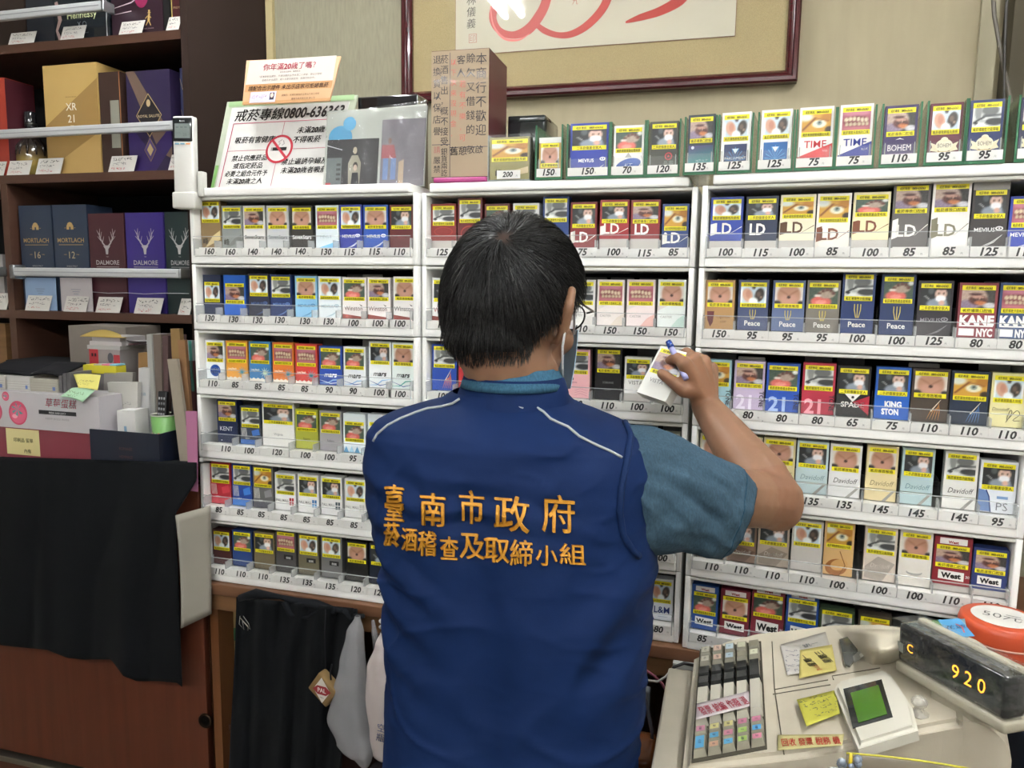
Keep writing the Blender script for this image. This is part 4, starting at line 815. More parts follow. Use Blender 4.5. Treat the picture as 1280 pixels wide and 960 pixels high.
# ================================================================== liquor cabinet
CY = .30; CX1 = -.222; CX0 = -1.30
SH1, SH2, SH3 = 2.202, 1.872, 1.5135
BR = '#4e352a'; BRD = '#2c2224'
def cabinet():
    t = empty('liquor_cabinet', (-.76, CY, 1.2)); tag(t, 'dark brown wooden liquor cabinet standing against the wall at left', 'cabinet')
    o = Vector((-.76, CY, 1.2))
    L = lambda m, n: m.build(n, t)
    def bx(n, lo, hi, c, mt='laminate'):
        m = MB(); m.box([lo[i]-o[i] for i in range(3)], [hi[i]-o[i] for i in range(3)], c, mt); return L(m, n)
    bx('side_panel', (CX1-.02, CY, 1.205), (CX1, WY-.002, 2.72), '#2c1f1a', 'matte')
    xs = atY(9, 300, CY).x
    bx('upright_panel', (xs-.011, CY, 1.205), (xs+.011, WY-.03, 1.865), BR)
    bx('side_panel', (CX0, CY, 1.205), (CX0+.02, WY-.002, 2.72), BR)
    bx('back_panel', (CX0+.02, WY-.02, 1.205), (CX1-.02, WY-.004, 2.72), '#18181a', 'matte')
    for z in (SH3, SH2, SH1, 2.56):
        bx('shelf', (CX0+.02, CY-.001, z-.022), (CX1-.02, WY-.021, z), BR)
    # light grey retaining rails with end brackets
    za = atY(100, 163, CY-.03).z
    xL = atY(16, 340, CY-.03).x; zb = atY(130, 341, CY-.03).z
    for (xa, xb, z) in ((CX0+.02, CX1-.022, za), (xL, CX1-.022, zb), (CX0+.02, xs-.012, zb), (CX0+.02, CX1-.022, 2.262)):
        if z == 2.262: xb = atY(130, 8, CY-.03).x
        m = MB(); m.rbox((xa-o.x, -.036, z-.0115-o.z), (xb-o.x, -.022, z+.0115-o.z), '#b4b6b8', 'plastic', .004)
        m.box((xa+.01-o.x, -.0365, z-.0005-o.z), (xb-.01-o.x, -.0358, z+.0015-o.z), '#8c8e90', 'plastic'); r = L(m, 'guard_rail')
        b = MB(); b.rbox((xa-.006-o.x, -.037, z-.019-o.z), (xa+.012-o.x, .001, z+.019-o.z), '#8c8e90', 'metal', .005); b.build('rail_bracket', r)
        b = MB(); b.rbox((xb-.004-o.x, -.037, z-.013-o.z), (xb+.004-o.x, .001, z+.013-o.z), '#8c8e90', 'metal', .004); b.build('rail_bracket', r)
cabinet()
def lower_cabinet():
    t = empty('sideboard', (-.65, 0, 0)); tag(t, 'reddish brown sideboard with sliding door below the liquor cabinet', 'cabinet')
    m = MB(); m.rbox((-.65, -.03, 1.172), (.62, WY-.005, 1.198), '#8a6a44', 'wood', .003); m.build('worktop', t)
    m = MB(); m.box((-.65, .006, .0), (.63, WY-.005, .03), BR, 'laminate'); m.build('plinth', t)
    m = MB(); m.box((.63, .018, .0), (.647, WY-.005, 1.171), '#4c2c1c', 'wood_up'); m.build('side_panel', t)
    m = MB(); m.box((-.65, .018, .03), (-.632, WY-.005, 1.171), '#4c2c1c', 'wood_up'); m.build('side_panel', t)
    m = MB(); m.box((-.63, WY-.02, .03), (.63, WY-.005, 1.171), '#3c241c', 'matte'); m.build('back_panel', t)
    m = MB(); m.rbox((-.2, -.002, .45), (.647, .016, 1.165), '#5c3020', 'wood_up', .002); d = m.build('sliding_door', t)
    p = atY(258, 901, -.002); m = MB()
    m.lathe([(0, -.0005), (.0105, -.0005), (.0135, .0025), (.0165, .0025), (.0175, 0), (.0175, -.001)], ['#0c0a0a', '#0c0a0a', '#2c2018', '#3c2c20', '#2c2018', '#2c2018'], 'metal', 28, Matrix.Translation((p.x+.648, -.003, p.z)) @ Matrix.Rotation(math.pi/2, 4, 'X')); m.build('finger_pull', d)
    m = MB(); m.rbox((-.63, .02, .45), (-.19, .034, 1.165), '#5c3020', 'wood_up', .002); m.build('sliding_door', t)
    q = atY(20, 950, -.01); m = MB(); m.rbox((-.63, -.008, q.z-.014), (.647, .03, q.z), '#8c8478', 'metal', .002); m.build('door_track', t)
    m = MB(); m.box((-.63, .0, .03), (.647, .016, q.z-.015), '#4e2a1b', 'wood_up'); m.build('kick_board', t)
lower_cabinet()
# ================================================================== bottles and cartons in the cabinet
def carton(name, label, x0, x1, yt, zbase, base, Y=CY+.02, dep=.09, paint=None, cat='carton', rot=0, group='liquor cartons', m_='card', side=None, top=None):
    Xa = atY(x0, (yt+atpix(zbase, (x0+x1)/2, Y))/2, Y).x; Xb = min(atY(x1, (yt+atpix(zbase, (x0+x1)/2, Y))/2, Y).x, CX1-.0225)
    zt = atY((x0+x1)/2, yt, Y).z; W = Xb-Xa; H = zt-zbase
    m = MB(); m.box((-W/2, 0, 0), (W/2, dep, H), base, m_)
    if side: m.box((W/2, .001, .001), (W/2+.0004, dep-.001, H-.001), side, m_)
    o = m.build(name, None, ((Xa+Xb)/2, Y, zbase+.0005), rot); tag(o, label, cat, group)
    if paint:
        p = MB(); paint(p, art(0, -.0003, 0), W, H); p.build('printed_front', o)
    return o
def atpix(z, x, Y):
    lo, hi = -400, 1600
    for _ in range(40):
        mid = (lo+hi)/2
        if atY(x, mid, Y).z > z: lo = mid
        else: hi = mid
    return (lo+hi)/2
def tx(p, A, s, x, y, sz, c, **k): p.text(s, A @ Matrix.Translation((x, y, .0004)), sz, c, **k)
def mort(num, base):
    def f(p, A, W, H):
        G = '#b0905c'
        ell(p, A, 0, H*.81, .009, .008, G); rect(p, A, -.011, H*.77, .011, H*.81, G); rect(p, A, -.0025, H*.77, .0025, H*.795, base, .0005); stroke(p, A, [(-.013, H*.785), (-.018, H*.785)], .0012, G); stroke(p, A, [(.013, H*.785), (.018, H*.785)], .0012, G)
        tx(p, A, 'MORTLACH', 0, H*.65, .0165, G, off=.012, fit=W*.8); rect(p, A, -W*.36, H*.625, W*.36, H*.63, G)
        tx(p, A, num, 0, H*.5, .026, '#b8a47c', off=0, fit=.026); tx(p, A, 'AGED', -.020, H*.53, .0045, G, fit=.010); tx(p, A, 'YEARS', .021, H*.53, .0045, G, fit=.010)
        tx(p, A, 'SINGLE MALT', 0, H*.42, .006, '#a8a8a8', fit=W*.5)
    return f
def stag(base):
    def f(p, A, W, H):
        S_ = '#a8a4a4'
        cx, cy = 0, H*.66; K = 1.3
        for s in (-1, 1):
            stroke(p, A, [(cx+s*.002*K, cy), (cx+s*.010*K, cy+.009*K), (cx+s*.017*K, cy+.022*K), (cx+s*.0155*K, cy+.037*K)], [.0045, .0036, .0026, .001], S_)
            for (a, b) in (((.010, .009), (.006, .022)), ((.015, .017), (.011, .031)), ((.0165, .024), (.023, .034)), ((.013, .013), (.022, .022))):
                stroke(p, A, [(cx+s*a[0]*K, cy+a[1]*K), (cx+s*b[0]*K, cy+b[1]*K)], [.0026, .0009], S_, .0005)
            flat(p, A, [(cx+s*.002*K, cy+.001*K), (cx+s*.009*K, cy+.003*K), (cx+s*.004*K, cy-.003*K)][::s], S_, .0006)
        flat(p, A, [(-.006, cy+.005), (-.0033, cy-.018), (.0033, cy-.018), (.006, cy+.005)], S_, .0007)
        tx(p, A, 'THE', 0, H*.56, .004, S_, fit=.01); tx(p, A, 'DALMORE', 0, H*.485, .0165, S_, off=.015, fit=W*.66); rect(p, A, -W*.32, H*.46, W*.32, H*.465, S_)
    return f
carton('whisky_carton', 'navy-grey whisky carton numbered 16 at the left end of the middle shelf', 27, 67, 257, SH3, '#2a3548', paint=mort('16', '#2a3548'))
carton('whisky_carton', 'navy-grey whisky carton numbered 12 beside the one numbered 16', 69, 111, 256, SH3, '#2a3548', paint=mort('12', '#2a3548'))
carton('whisky_carton', 'maroon whisky carton with a silver stag head', 113, 157, 267, SH3, '#401c24', paint=stag('#401c24'))
carton('whisky_carton', 'purple whisky carton with a silver stag head', 159, 206, 266, SH3, '#30226c', paint=stag('#30226c'))
carton('whisky_carton', 'dark green whisky carton with a silver stag head, right end of shelf', 208, 254, 265, SH3, '#16282a', paint=stag('#16282a'))
# leaflets standing before the two navy cartons
for lab, x0, x1, c in (('light blue leaflet leaning before the carton numbered 16', 33, 71, '#8ca4c4'), ('pale grey leaflet leaning before the carton numbered 12', 77, 116, '#b4aeb0')):
    Xa = atY(x0, 370, CY+.012).x; Xb = atY(x1, 370, CY+.012).x; zt = atY(x0, 347, CY+.012).z
    m = MB(); m.box((Xa, CY+.010, SH3+.001), (Xb, CY+.012, zt), c, 'paper')
    A = art((Xa+Xb)/2, CY+.0095, SH3)
    for k in range(3): rect(m, A, -.016+.004*k, .058-.006*k, .016-.004*k, .0592-.006*k, '#6c7484')
    tag(m.build('leaflet'), lab, 'leaflet')
def xr(p, A, W, H):
    flat(p, A, [(-W/2, H*.45), (-W/2, 0), (W*.02, 0), (-W/2+.001, 0), (W/2, H*.35), (W/2, H*.84)][:1]+[(-W/2, H*.05), (-W*.1, H*.1), (W/2, H*.38), (W/2, H*.86)], '#9c7c48')
    flat(p, A, [(-W/2, H*.02), (W/2, H*.0), (W/2, H*.38), (-W/2, H*.05)][::1], '#bd9c60', .0004)
    tx(p, A, 'XR', 0, H*.585, .026, '#e8e4d8', off=.008, fit=.034); tx(p, A, '21', 0, H*.475, .027, '#e8e4d8', off=.008, fit=.028); tx(p, A, 'YEARS', 0, H*.44, .004, '#e0d8c0', fit=.02)
    tx(p, A, 'THE JOHN WALKER', 0, H*.70, .004, '#6c5428', fit=.04)
carton('whisky_carton', 'large gold whisky carton marked 21 on the second shelf', 57, 124, 80, SH2, '#c2a263', paint=xr, dep=.10)
carton('whisky_carton', 'open brown carton with a white inner slip right of the gold carton', 126, 152, 90, SH2, '#3a2822', Y=CY+.02,
       paint=lambda p, A, W, H: (rect(p, A, W*.0, H*.25, W*.42, H*.72, '#8c8c80'), rect(p, A, W*.46, 0, W*.5, H, '#a06840')))
def royal(p, A, W, H):
    flat(p, A, [(-W/2, H), (-W*.3, H), (W/2, H*.35), (W/2, H*.12), (W*.2, H*.2)], '#6c584c', .0003)
    flat(p, A, [(-W/2, 0), (W*.1, 0), (W/2, H*.25), (W/2, H*.45), (0, H*.2), (-W/2, H*.5)], '#33245a', .0004)
    for r_, c_, l_ in ((.043, '#b49c6c', .0006), (.0405, '#1c181c', .0008)):
        flat(p, A, [(0, H*.56-r_*1.25), (r_*.9, H*.56), (0, H*.56+r_*1.25), (-r_*.9, H*.56)], c_, l_)
    ell(p, A, 0, H*.68, .006, .009, '#b4a078', .001)
    p.text('ROYAL SALUTE', A @ Matrix.Translation((0, H*.54, .0012)), 0.0095, '#c8b48c', off=.01, fit=.066); p.text('21', A @ Matrix.Translation((0, H*.455, .0012)), .014, '#c8b48c')
    for r_, c_, l_ in ((.023, '#8c7448', .0006), (.021, '#4c3c6c', .0008), (.012, '#b49c6c', .001)):
        flat(p, A, [(0, H*.22-r_*1.3), (r_*.8, H*.22), (0, H*.22+r_*1.3), (-r_*.8, H*.22)], c_, l_)
carton('whisky_carton', 'dark purple whisky carton with a black diamond emblem marked 21', 160, 214, 88, SH2, '#2a2040', paint=royal)
carton('whisky_carton', 'blue whisky carton with diagonal lines, right end of second shelf', 227, 262, 84, SH2, '#242c50', paint=lambda p, A, W, H: [stroke(p, A, [(-W/2, H*(.9-.3*k)), (W/2, H*(.6-.3*k))], .0008, '#b4a078') for k in range(3)])
o = carton('brandy_carton', 'red and maroon brandy carton at the left end of the second shelf', -22, 9, 98, SH2, '#a83c2c', Y=CY+.01, dep=.09, side='#421820', group='liquor cartons')
m = MB(); H = .16; m.text('Hennessy', art(.026, .056, .02, (0, 0, 1), (0, -1, 0)), .036, '#c8b8b0', align='l', off=.01, fit=.12); 
x1_ = (atY(9, 150, CY+.01).x-atY(-22, 150, CY+.01).x)/2
m2 = MB(); m2.text('Hennessy', art(x1_+.0008, .075, .02, (0, 0, 1), (0, -1, 0)), .04, '#c8b8b0', align='l', off=.01, fit=.13); m2.build('side_lettering', o)
def decanter():
    p = atY(42, 180, CY+.07); zb = SH2
    m = MB(); m.lathe([(0, 0), (.030, 0), (.036, .01), (.040, .035), (.041, .06), (.036, .085), (.022, .105), (.014, .115), (.0125, .125), (.0125, .13)], ['#a08840', '#a08840', '#b49c50', '#a48c48', '#5c4c34', '#2c2420', '#241c1c', '#241c1c', '#241c1c', '#241c1c'], 'gloss', 32)
    for k in range(12):
        a = 2*math.pi*k/12; x, y = math.cos(a), math.sin(a)
        m.tube([(x*.041, y*.041, .058), (x*.037, y*.037, .08), (x*.024, y*.024, .1)], [.002, .004, .002], '#2c2420', 'gloss', 6)
    o = m.build('brandy_decanter', None, (p.x, CY+.065, zb+.001)); tag(o, 'round dark brandy decanter with golden base on the second shelf', 'bottle')
    c = MB(); c.lathe([(0, .1305), (.014, .1305), (.015, .135), (.015, .17), (.0135, .174), (0, .174)], '#242428', 'gloss', 24); c.lathe([(.0152, .138), (.0156, .14), (.0156, .143), (.0152, .145)], '#50504c', 'metal', 24); c.build('stopper', o)
decanter()
def henn(p, A, W, H):
    tx(p, A, 'Hennessy', 0, .056, .024, '#ccd0a0', off=.015, fit=W*.9); tx(p, A, 'X.O', 0, .034, .02, '#8c9498', off=-.008, fit=.03); tx(p, A, 'EXTRA OLD COGNAC', 0, .018, .004, '#a0a4a8', fit=.04)
    flat(p, A, [(-.007, .080), (0, .090), (.007, .080)], '#ccd0a0')
    stroke(p, A, [(-W*.46, .1), (-W*.40, .055), (-W*.47, .03), (-W*.40, 0)], [.010, .012, .008, .012], '#a88c88', .0005); stroke(p, A, [(W*.46, .1), (W*.45, 0)], .003, '#b8b8bc', .0006)
carton('brandy_carton', 'dark grey brandy carton wrapped in film on the upper shelf', 68, 136, -30, SH1, '#22282e', paint=henn, m_='gloss')
carton('whisky_carton', 'plain slate carton left of the dark grey brandy carton', 33, 67, -20, SH1, '#20242c')
carton('whisky_carton', 'brown carton at the far left of the upper shelf', -20, 30, -20, SH1, '#30241f')
def jw(p, A, W, H):
    m_ = '#8c2450'; ell(p, A, W*.1, .1, .022, .035, m_, .0003)
    stroke(p, A, [(-W*.45, .07), (-W*.1, .08), (W*.1, .095)], [.001, .003, .001], '#c8b4bc', .0005); stroke(p, A, [(-W*.45, .055), (-W*.1, .06)], [.001, .002], '#c8b4bc', .0005)
    G = '#c8a868'; cx = W*.22; y0 = .022      # striding man in a top hat
    rect(p, A, cx+.001, y0+.030, cx+.006, y0+.037, G, .0005); rect(p, A, cx-.001, y0+.0295, cx+.008, y0+.031, G, .0005); ell(p, A, cx+.0035, y0+.027, .0025, .003, G, .0006)
    stroke(p, A, [(cx+.003, y0+.026), (cx+.001, y0+.012)], [.006, .007], G, .0005); stroke(p, A, [(cx+.001, y0+.013), (cx+.007, y0)], [.003, .002], G, .0006); stroke(p, A, [(cx+.001, y0+.013), (cx-.007, y0+.001)], [.003, .002], G, .0007)
    stroke(p, A, [(cx+.002, y0+.023), (cx+.009, y0+.018)], .002, G, .0008); stroke(p, A, [(cx-.001, y0+.023), (cx-.008, y0+.017)], .002, G, .0009)
    tx(p, A, 'JOHNNIE WALKER', W*.2, .014, .0045, '#a08c90', fit=W*.42)
carton('whisky_carton', 'maroon whisky carton with a gold striding figure on the upper shelf', 139, 203, -30, SH1, '#2c1824', paint=jw)
carton('whisky_carton', 'narrow black carton on the upper shelf', 204, 212, -30, SH1, '#161618')
carton('whisky_carton', 'dark red carton lettered in gold at the right end of the upper shelf', 214, 236, -30, SH1, '#481a20', paint=lambda p, A, W, H: (rect(p, A, -W*.5, 0, -W*.42, H, '#b4a060'), tx(p, A, 'PREMIER', W*.05, .055, .008, '#b4a078', fit=W*.8), tx(p, A, 'CUVEE', 0, .03, .004, '#b4a078', fit=W*.4)))
# left bay
carton('brandy_carton', 'white carton seen at the left picture edge on the middle shelf', -30, 5, 318, SH3, '#a8a4a4', Y=CY+.02, paint=lambda p, A, W, H: (tx(p, A, 'VSOP', W*.2, H*.5, .014, '#1c1c1c', fit=W*.5), rect(p, A, -W/2, 0, W/2, H*.3, '#8c4450')))
# ---- handwritten shelf cards
def shelf_card(x0, x1, y0, y1, z, seed, label, skew=.12):
    Y = CY+.002; Xa = atY(x0, y1, Y).x; Xb = min(atY(x1, y1, Y).x, CX1-.028); h = max(atY(x0, y0, Y).z-z, .012)*1.0; sk = h*.22
    t = MB(); lean = .006
    t.hexa([(Xa, Y, z), (Xb, Y, z), (Xb, Y+.0007, z), (Xa, Y+.0007, z), (Xa+sk, Y+lean, z+h), (Xb+sk, Y+lean, z+h), (Xb+sk, Y+lean+.0007, z+h), (Xa+sk, Y+lean+.0007, z+h)], '#cfccc6', 'paper')
    A = art((Xa+Xb)/2+sk/2, Y+lean/2-.0012, z+h/2, (1, 0, 0), (0, lean, h))
    W = Xb-Xa
    scribble(t, A, -W*.38, h*.18, W*.42, h*.38, h*.24, '#2c2c34', seed=seed); scribble(t, A, -W*.38, -h*.1, W*.2, h*.08, h*.2, '#3c3c48', seed=seed+50); scribble(t, A, -W*.42, -h*.38, W*.1, -h*.2, h*.2, '#b83c44', seed=seed+90)
    o = t.build('price_card'); tag(o, label, 'price card', 'handwritten price cards'); 
for i, (x0, x1, y0, y1, z, lab) in enumerate([
    (10, 42, 41, 56, SH1, 'handwritten price card at the far left of the upper shelf'), (75, 104, 33, 50, SH1, 'handwritten price card below the dark grey brandy carton'),
    (148, 177, 27, 42, SH1, 'handwritten price card before the maroon carton with gold figure'), (207, 233, 21, 36, SH1, 'blue-inked price card at the right end of the upper shelf'),
    (-12, 4, 202, 216, SH2, 'price card cut by the left picture edge, second shelf'), (8, 36, 201, 218, SH2, 'price card below the brandy decanter'), (44, 75, 198, 217, SH2, 'price card before the gold carton'),
    (135, 167, 195, 213, SH2, 'price card before the open brown carton, second shelf'), (210, 236, 193, 211, SH2, 'price card hidden partly behind the wall remote'),
    (31, 61, 369, 387, SH3, 'price card before the light blue leaflet'), (79, 107, 370, 388, SH3, 'price card before the pale grey leaflet'), (119, 149, 371, 389, SH3, 'price card before the maroon stag carton'),
    (167, 200, 372, 390, SH3, 'price card before the purple stag carton'), (222, 250, 373, 391, SH3, 'price card before the dark green stag carton'), (-20, 8, 366, 386, SH3, 'price card cut by the left picture edge, middle shelf')]):
    shelf_card(x0, x1, y0, y1, z, i*7, lab)
# thin cord along the stag cartons
m = MB(); m.tube([atY(x, y, CY+.014) for x, y in ((116, 365), (135, 366.5), (158, 366), (180, 367.5), (206, 366.5), (236, 367))], .0011, '#a8a8ac', 'plastic', 6)
tag(m.build('white_string'), 'thin white string stretched across the stag cartons', 'string')

# ================================================================== wall remote in its holder
def ac_remote():
    Y = -.022; c = atY(229, 200, Y)
    t = empty('air_conditioner_remote', (c.x, Y, c.z)); tag(t, 'white air conditioner remote with grey display in a holder beside the rack', 'remote control')
    t.rotation_euler = (0, .02, .1)
    m = MB(); m.rbox((-.022, 0, -.085), (.022, .018, .085), '#d6d5d0', 'plastic', .004); m.build('body', t)
    m = MB(); m.rbox((-.0205, -.0012, .036), (.0205, .002, .081), '#1c2024', 'gloss', .001); s = m.build('display_bezel', t)
    m = MB(); m.box((-.0165, -.0018, .042), (.0165, -.001, .070), '#7c8684', 'gloss')
    A = art(0, -.0020, .06); 
    for k in range(3): rect(m, A, -.013+.009*k, .002, -.007+.009*k, .0035, '#4c5654')
    m.text('26', art(.006, -.0021, .046), .009, '#5c6664'); m.text('COOL', art(-.008, -.0021, .05), .005, '#5c6664', fit=.012); m.build('lcd_display', s)
    m = MB(); m.text('AmHi', art(0, -.0016, .073), .005, '#d0d0d0', fit=.014); m.build('lettering', s)
    m = MB()
    for k, c_ in enumerate(('#6ca0b8', '#6ca0b8', '#d88c4c')): m.box((-.017+.012*k, -.001, .030), (-.008+.012*k, .001, .0325), c_, 'plastic')
    m.build('button_row', t)
    m = MB(); m.rbox((-.025, -.003, -.095), (.025, .026, -.062), '#c9c8c2', 'plastic', .004); m.rbox((.024, .008, -.07), (.036, .026, -.02), '#c4c3bd', 'plastic', .003); m.build('wall_holder', t)
ac_remote()
# ================================================================== things on the sideboard top (height 1.198) and below
CT = 1.1985
def sb(name, label, x0, x1, y0, y1, Y, dep, colr, cat, mt='card', z=None, paint=None, group=None, tilt=0, lean=0):
    Xa, Xb, Z0, Z1 = fb(x0, x1, y0, y1, Y)
    if z is not None: Z0 = z
    W, H = Xb-Xa, Z1-Z0
    m = MB(); m.box((-W/2, 0, 0), (W/2, dep, H), colr, mt)
    o = m.build(name, None, ((Xa+Xb)/2, Y, Z0)); o.rotation_euler = (lean, tilt, 0); tag(o, label, cat, group)
    if paint: p = MB(); paint(p, art(0, -.0003, 0), W, H); p.build('printed_front', o)
    return o
def redbook(p, A, W, H):
    rect(p, A, -W/2, 0, W*.5, H, '#7c3440')
    for k, c_ in enumerate(('#8c7c4c', '#5c6c9c', '#8c8444', '#6c5c7c')): rect(p, A, -W/2+.012*k, 0, -W/2+.012*k+.009, H, c_, .0004)
    rect(p, A, -W*.17, H*.12, W*.10, H*.97, '#cfc48c', .0006)
    p.text('印刷品 留單', A @ Matrix.Translation((-W*.03, H*.55, .0009)), .0105, '#1c1c14', off=.015, fit=W*.22); p.text('內有', A @ Matrix.Translation((0, H*.2, .0009)), .0105, '#1c1c14', off=.015)
bk = sb('patterned_box', 'flat dark red patterned box under the strawberry carton', -40, 113, 536, 566, -.028, .085, '#70303c', 'box', z=CT, paint=redbook)
zbk = CT+(fb(-40, 113, 536, 566, -.028)[3]-CT)
def berry(p, A, W, H):
    rect(p, A, -W/2, 0, W/2, H, '#b8b4b8')
    for cx, cy, r in ((-W*.265, H*.42, .0235), (-W*.085, H*.42, .026), (-W*.17, H*.86, .010)):
        ell(p, A, cx, cy, r, r*1.05, '#c84c68', .0003, 24); ell(p, A, cx, cy-r*.1, r*.85, r*.8, '#d4607c', .0004, 24); ell(p, A, cx-r*.35, cy-r*.3, r*.3, r*.18, '#e8a0b0', .0005)
        for k in range(6): a = math.pi*(.2+k*.3); flat(p, A, [(cx, cy+r*.3), (cx+math.cos(a)*r*.55-.002, cy+r*.3+math.sin(a)*r*.5), (cx+math.cos(a+.35)*r*.7, cy+r*.3+math.sin(a+.35)*r*.6)], '#5c9c98', .0006)
    tx(p, A, '草莓蛋糕', W*.23, H*.66, .0215, '#b8304c', off=.01, fit=W*.40, shear=.15)
    rect(p, A, W*.07, H*.44, W*.34, H*.55, '#2c2c30', .0006); p.text('FRESH AND JUICY', A @ Matrix.Translation((W*.205, H*.465, .0009)), .0058, '#d8d8d8', fit=W*.24)
    tx(p, A, '新鮮草莓 產地直送 美味健康', W*.2, H*.3, .0052, '#8c888c', fit=W*.38)
sb('strawberry_carton', 'white carton printed with pink strawberries on the sideboard', -45, 124, 491, 536, -.030, .086, '#b0acb0', 'carton', z=zbk+.0005, paint=berry)
zst = fb(-45, 124, 491, 536, -.03)[3]
# paper booklets and black files standing in the strawberry carton (raised above its rim)
for i, (x0, x1, y0, y1, Y, c, lab, cat) in enumerate([
    (-30, 6, 468, 493, -.012, '#b8b4ac', 'white booklet at the left edge in the strawberry carton', 'booklet'), (9, 37, 470, 493, -.012, '#bcbab6', 'white booklet bundle with a blue mark in the strawberry carton', 'booklet'),
    (38, 72, 474, 493, -.012, '#a8a498', 'cream booklet bundle in the strawberry carton', 'booklet')]):
    o = sb('booklet_bundle', lab, x0, x1, y0, y1, Y, .065, c, cat, 'paper', z=zst+.0006, group='booklets in the strawberry carton')
    W = fb(x0, x1, y0, y1, Y); p = MB(); A = art(0, -.0004, 0)
    for k in range(4): rect(p, A, -(W[1]-W[0])/2+.001, .003+.0055*k, (W[1]-W[0])/2-.001, .0036+.0055*k, '#8c8880')
    rect(p, A, (W[1]-W[0])*.32, .004, (W[1]-W[0])*.42, .012, '#5c70a8', .0004); p.build('page_edges', o)
for i, (x0, x1, Y, lab) in enumerate([(-25, 36, -.008, 'black file lying over the booklets at left'), (38, 74, -.006, 'black file lying over the cream booklets')]):
    Xa = atY(x0, 468, Y).x; Xb = atY(x1, 468, Y).x; zz = atY(20, 468, Y).z+.003*i
    m = MB(); m.sheet(lambda u, v: (Xa+(Xb-Xa)*u, Y+.075*v, zz+.006*math.sin(u*3.1)*(1-v)+.022*v), 12, 6, .005, '#141418', 'matte'); tag(m.build('black_file'), lab, 'file')
for i, (x0, x1, y0) in enumerate([(74, 78, 470), (79, 83, 467), (84, 88, 466)]):
    o = sb('grey_folder', 'thin grey folder standing upright, %s of three beside the booklets' % ('leftmost', 'middle', 'rightmost')[i], x0, x1, y0, 492, -.010, .06, '#5c5a5c', 'folder', z=zst+.0006, group='grey folders')
# black clutter deeper in the cabinet
sb('black_case', 'long black case lying at the back above the files', 8, 92, 452, 470, .22, .12, '#121216', 'case', 'matte', z=CT)
sb('brown_board', 'light brown board standing at the far left in the cabinet', -30, 8, 404, 460, CY+.02, .02, '#7c5c3c', 'board', 'wood', z=1.30)
sb('cardboard_carton', 'beige cardboard carton behind the paper stack', 87, 158, 408, 460, .20, .12, '#7c746c', 'carton', 'paper', z=CT, paint=lambda p, A, W, H: (tx(p, A, '公賣局', -W*.32, H*.3, .010, '#7c5440', fit=.03),))
# paper stack with yellow envelope
ys = [(112, 150, 437, 457, '#8c8484', 'red and silver printed packet under the white envelopes', 'packet'), (109, 150, 432, 438, '#a8a6a4', 'white envelope, lowest on the printed packet', 'envelope'), (112, 152, 427, 432, '#b8b4b4', 'white envelope in the middle of the small stack', 'envelope'), (115, 150, 421, 427, '#a09c9c', 'grey-white envelope topmost of the small stack', 'envelope')]
zprev = CT
for x0, x1, y0, y1, c, lab, cat in ys:
    W = fb(x0, x1, y0, y1, .10); xa, xb, z1 = W[0], W[1], W[3]; m = MB(); m.box((xa, .10, zprev+.0004), (xb, .18, z1), c, 'paper')
    o = tag(m.build('packet' if cat == 'packet' else 'white_envelope'), lab, cat); zprev = z1
    if cat == 'packet':
        p = MB(); A = art((xa+xb)/2, .0994, W[2]); ww = xb-xa; hh = z1-W[2]
        rect(p, A, -ww/2, 0, -ww*.2, hh, '#a83038'); rect(p, A, ww*.3, 0, ww*.5, hh*.7, '#a03038'); ell(p, A, ww*.2, hh*.5, .008, .012, '#4c4c54', .0005); rect(p, A, -ww*.42, hh*.55, -ww*.36, hh*.75, '#301014', .0006); rect(p, A, -ww*.32, hh*.55, -ww*.26, hh*.75, '#301014', .0006); p.build('printed_front', o)
m = MB(); P = lambda u, v: atY(100+58*u, 420-9*math.sin(math.pi*u)*v+2*u, .095+.07*v)
m.sheet(lambda u, v: P(u, v), 14, 5, .0012, '#a8904c', 'paper'); tag(m.build('yellow_envelope'), 'curled yellow-brown envelope on top of the small paper stack', 'envelope')
for i in range(4):
    m = MB(); m.sheet(lambda u, v: atY(150+34*u, 424+i*3+3*math.sin(u*2+i), .12+.06*v), 8, 3, .0012, ('#242024', '#5c2c30', '#2c2c2c', '#3c3034')[i], 'paper'); tag(m.build('dark_folder'), ('black folder topmost of the flat folders', 'dark red folder, second of the flat folders', 'black folder, third of the flat folders', 'brown-black folder, lowest of the flat folders')[i]+' right of the envelopes', 'folder')
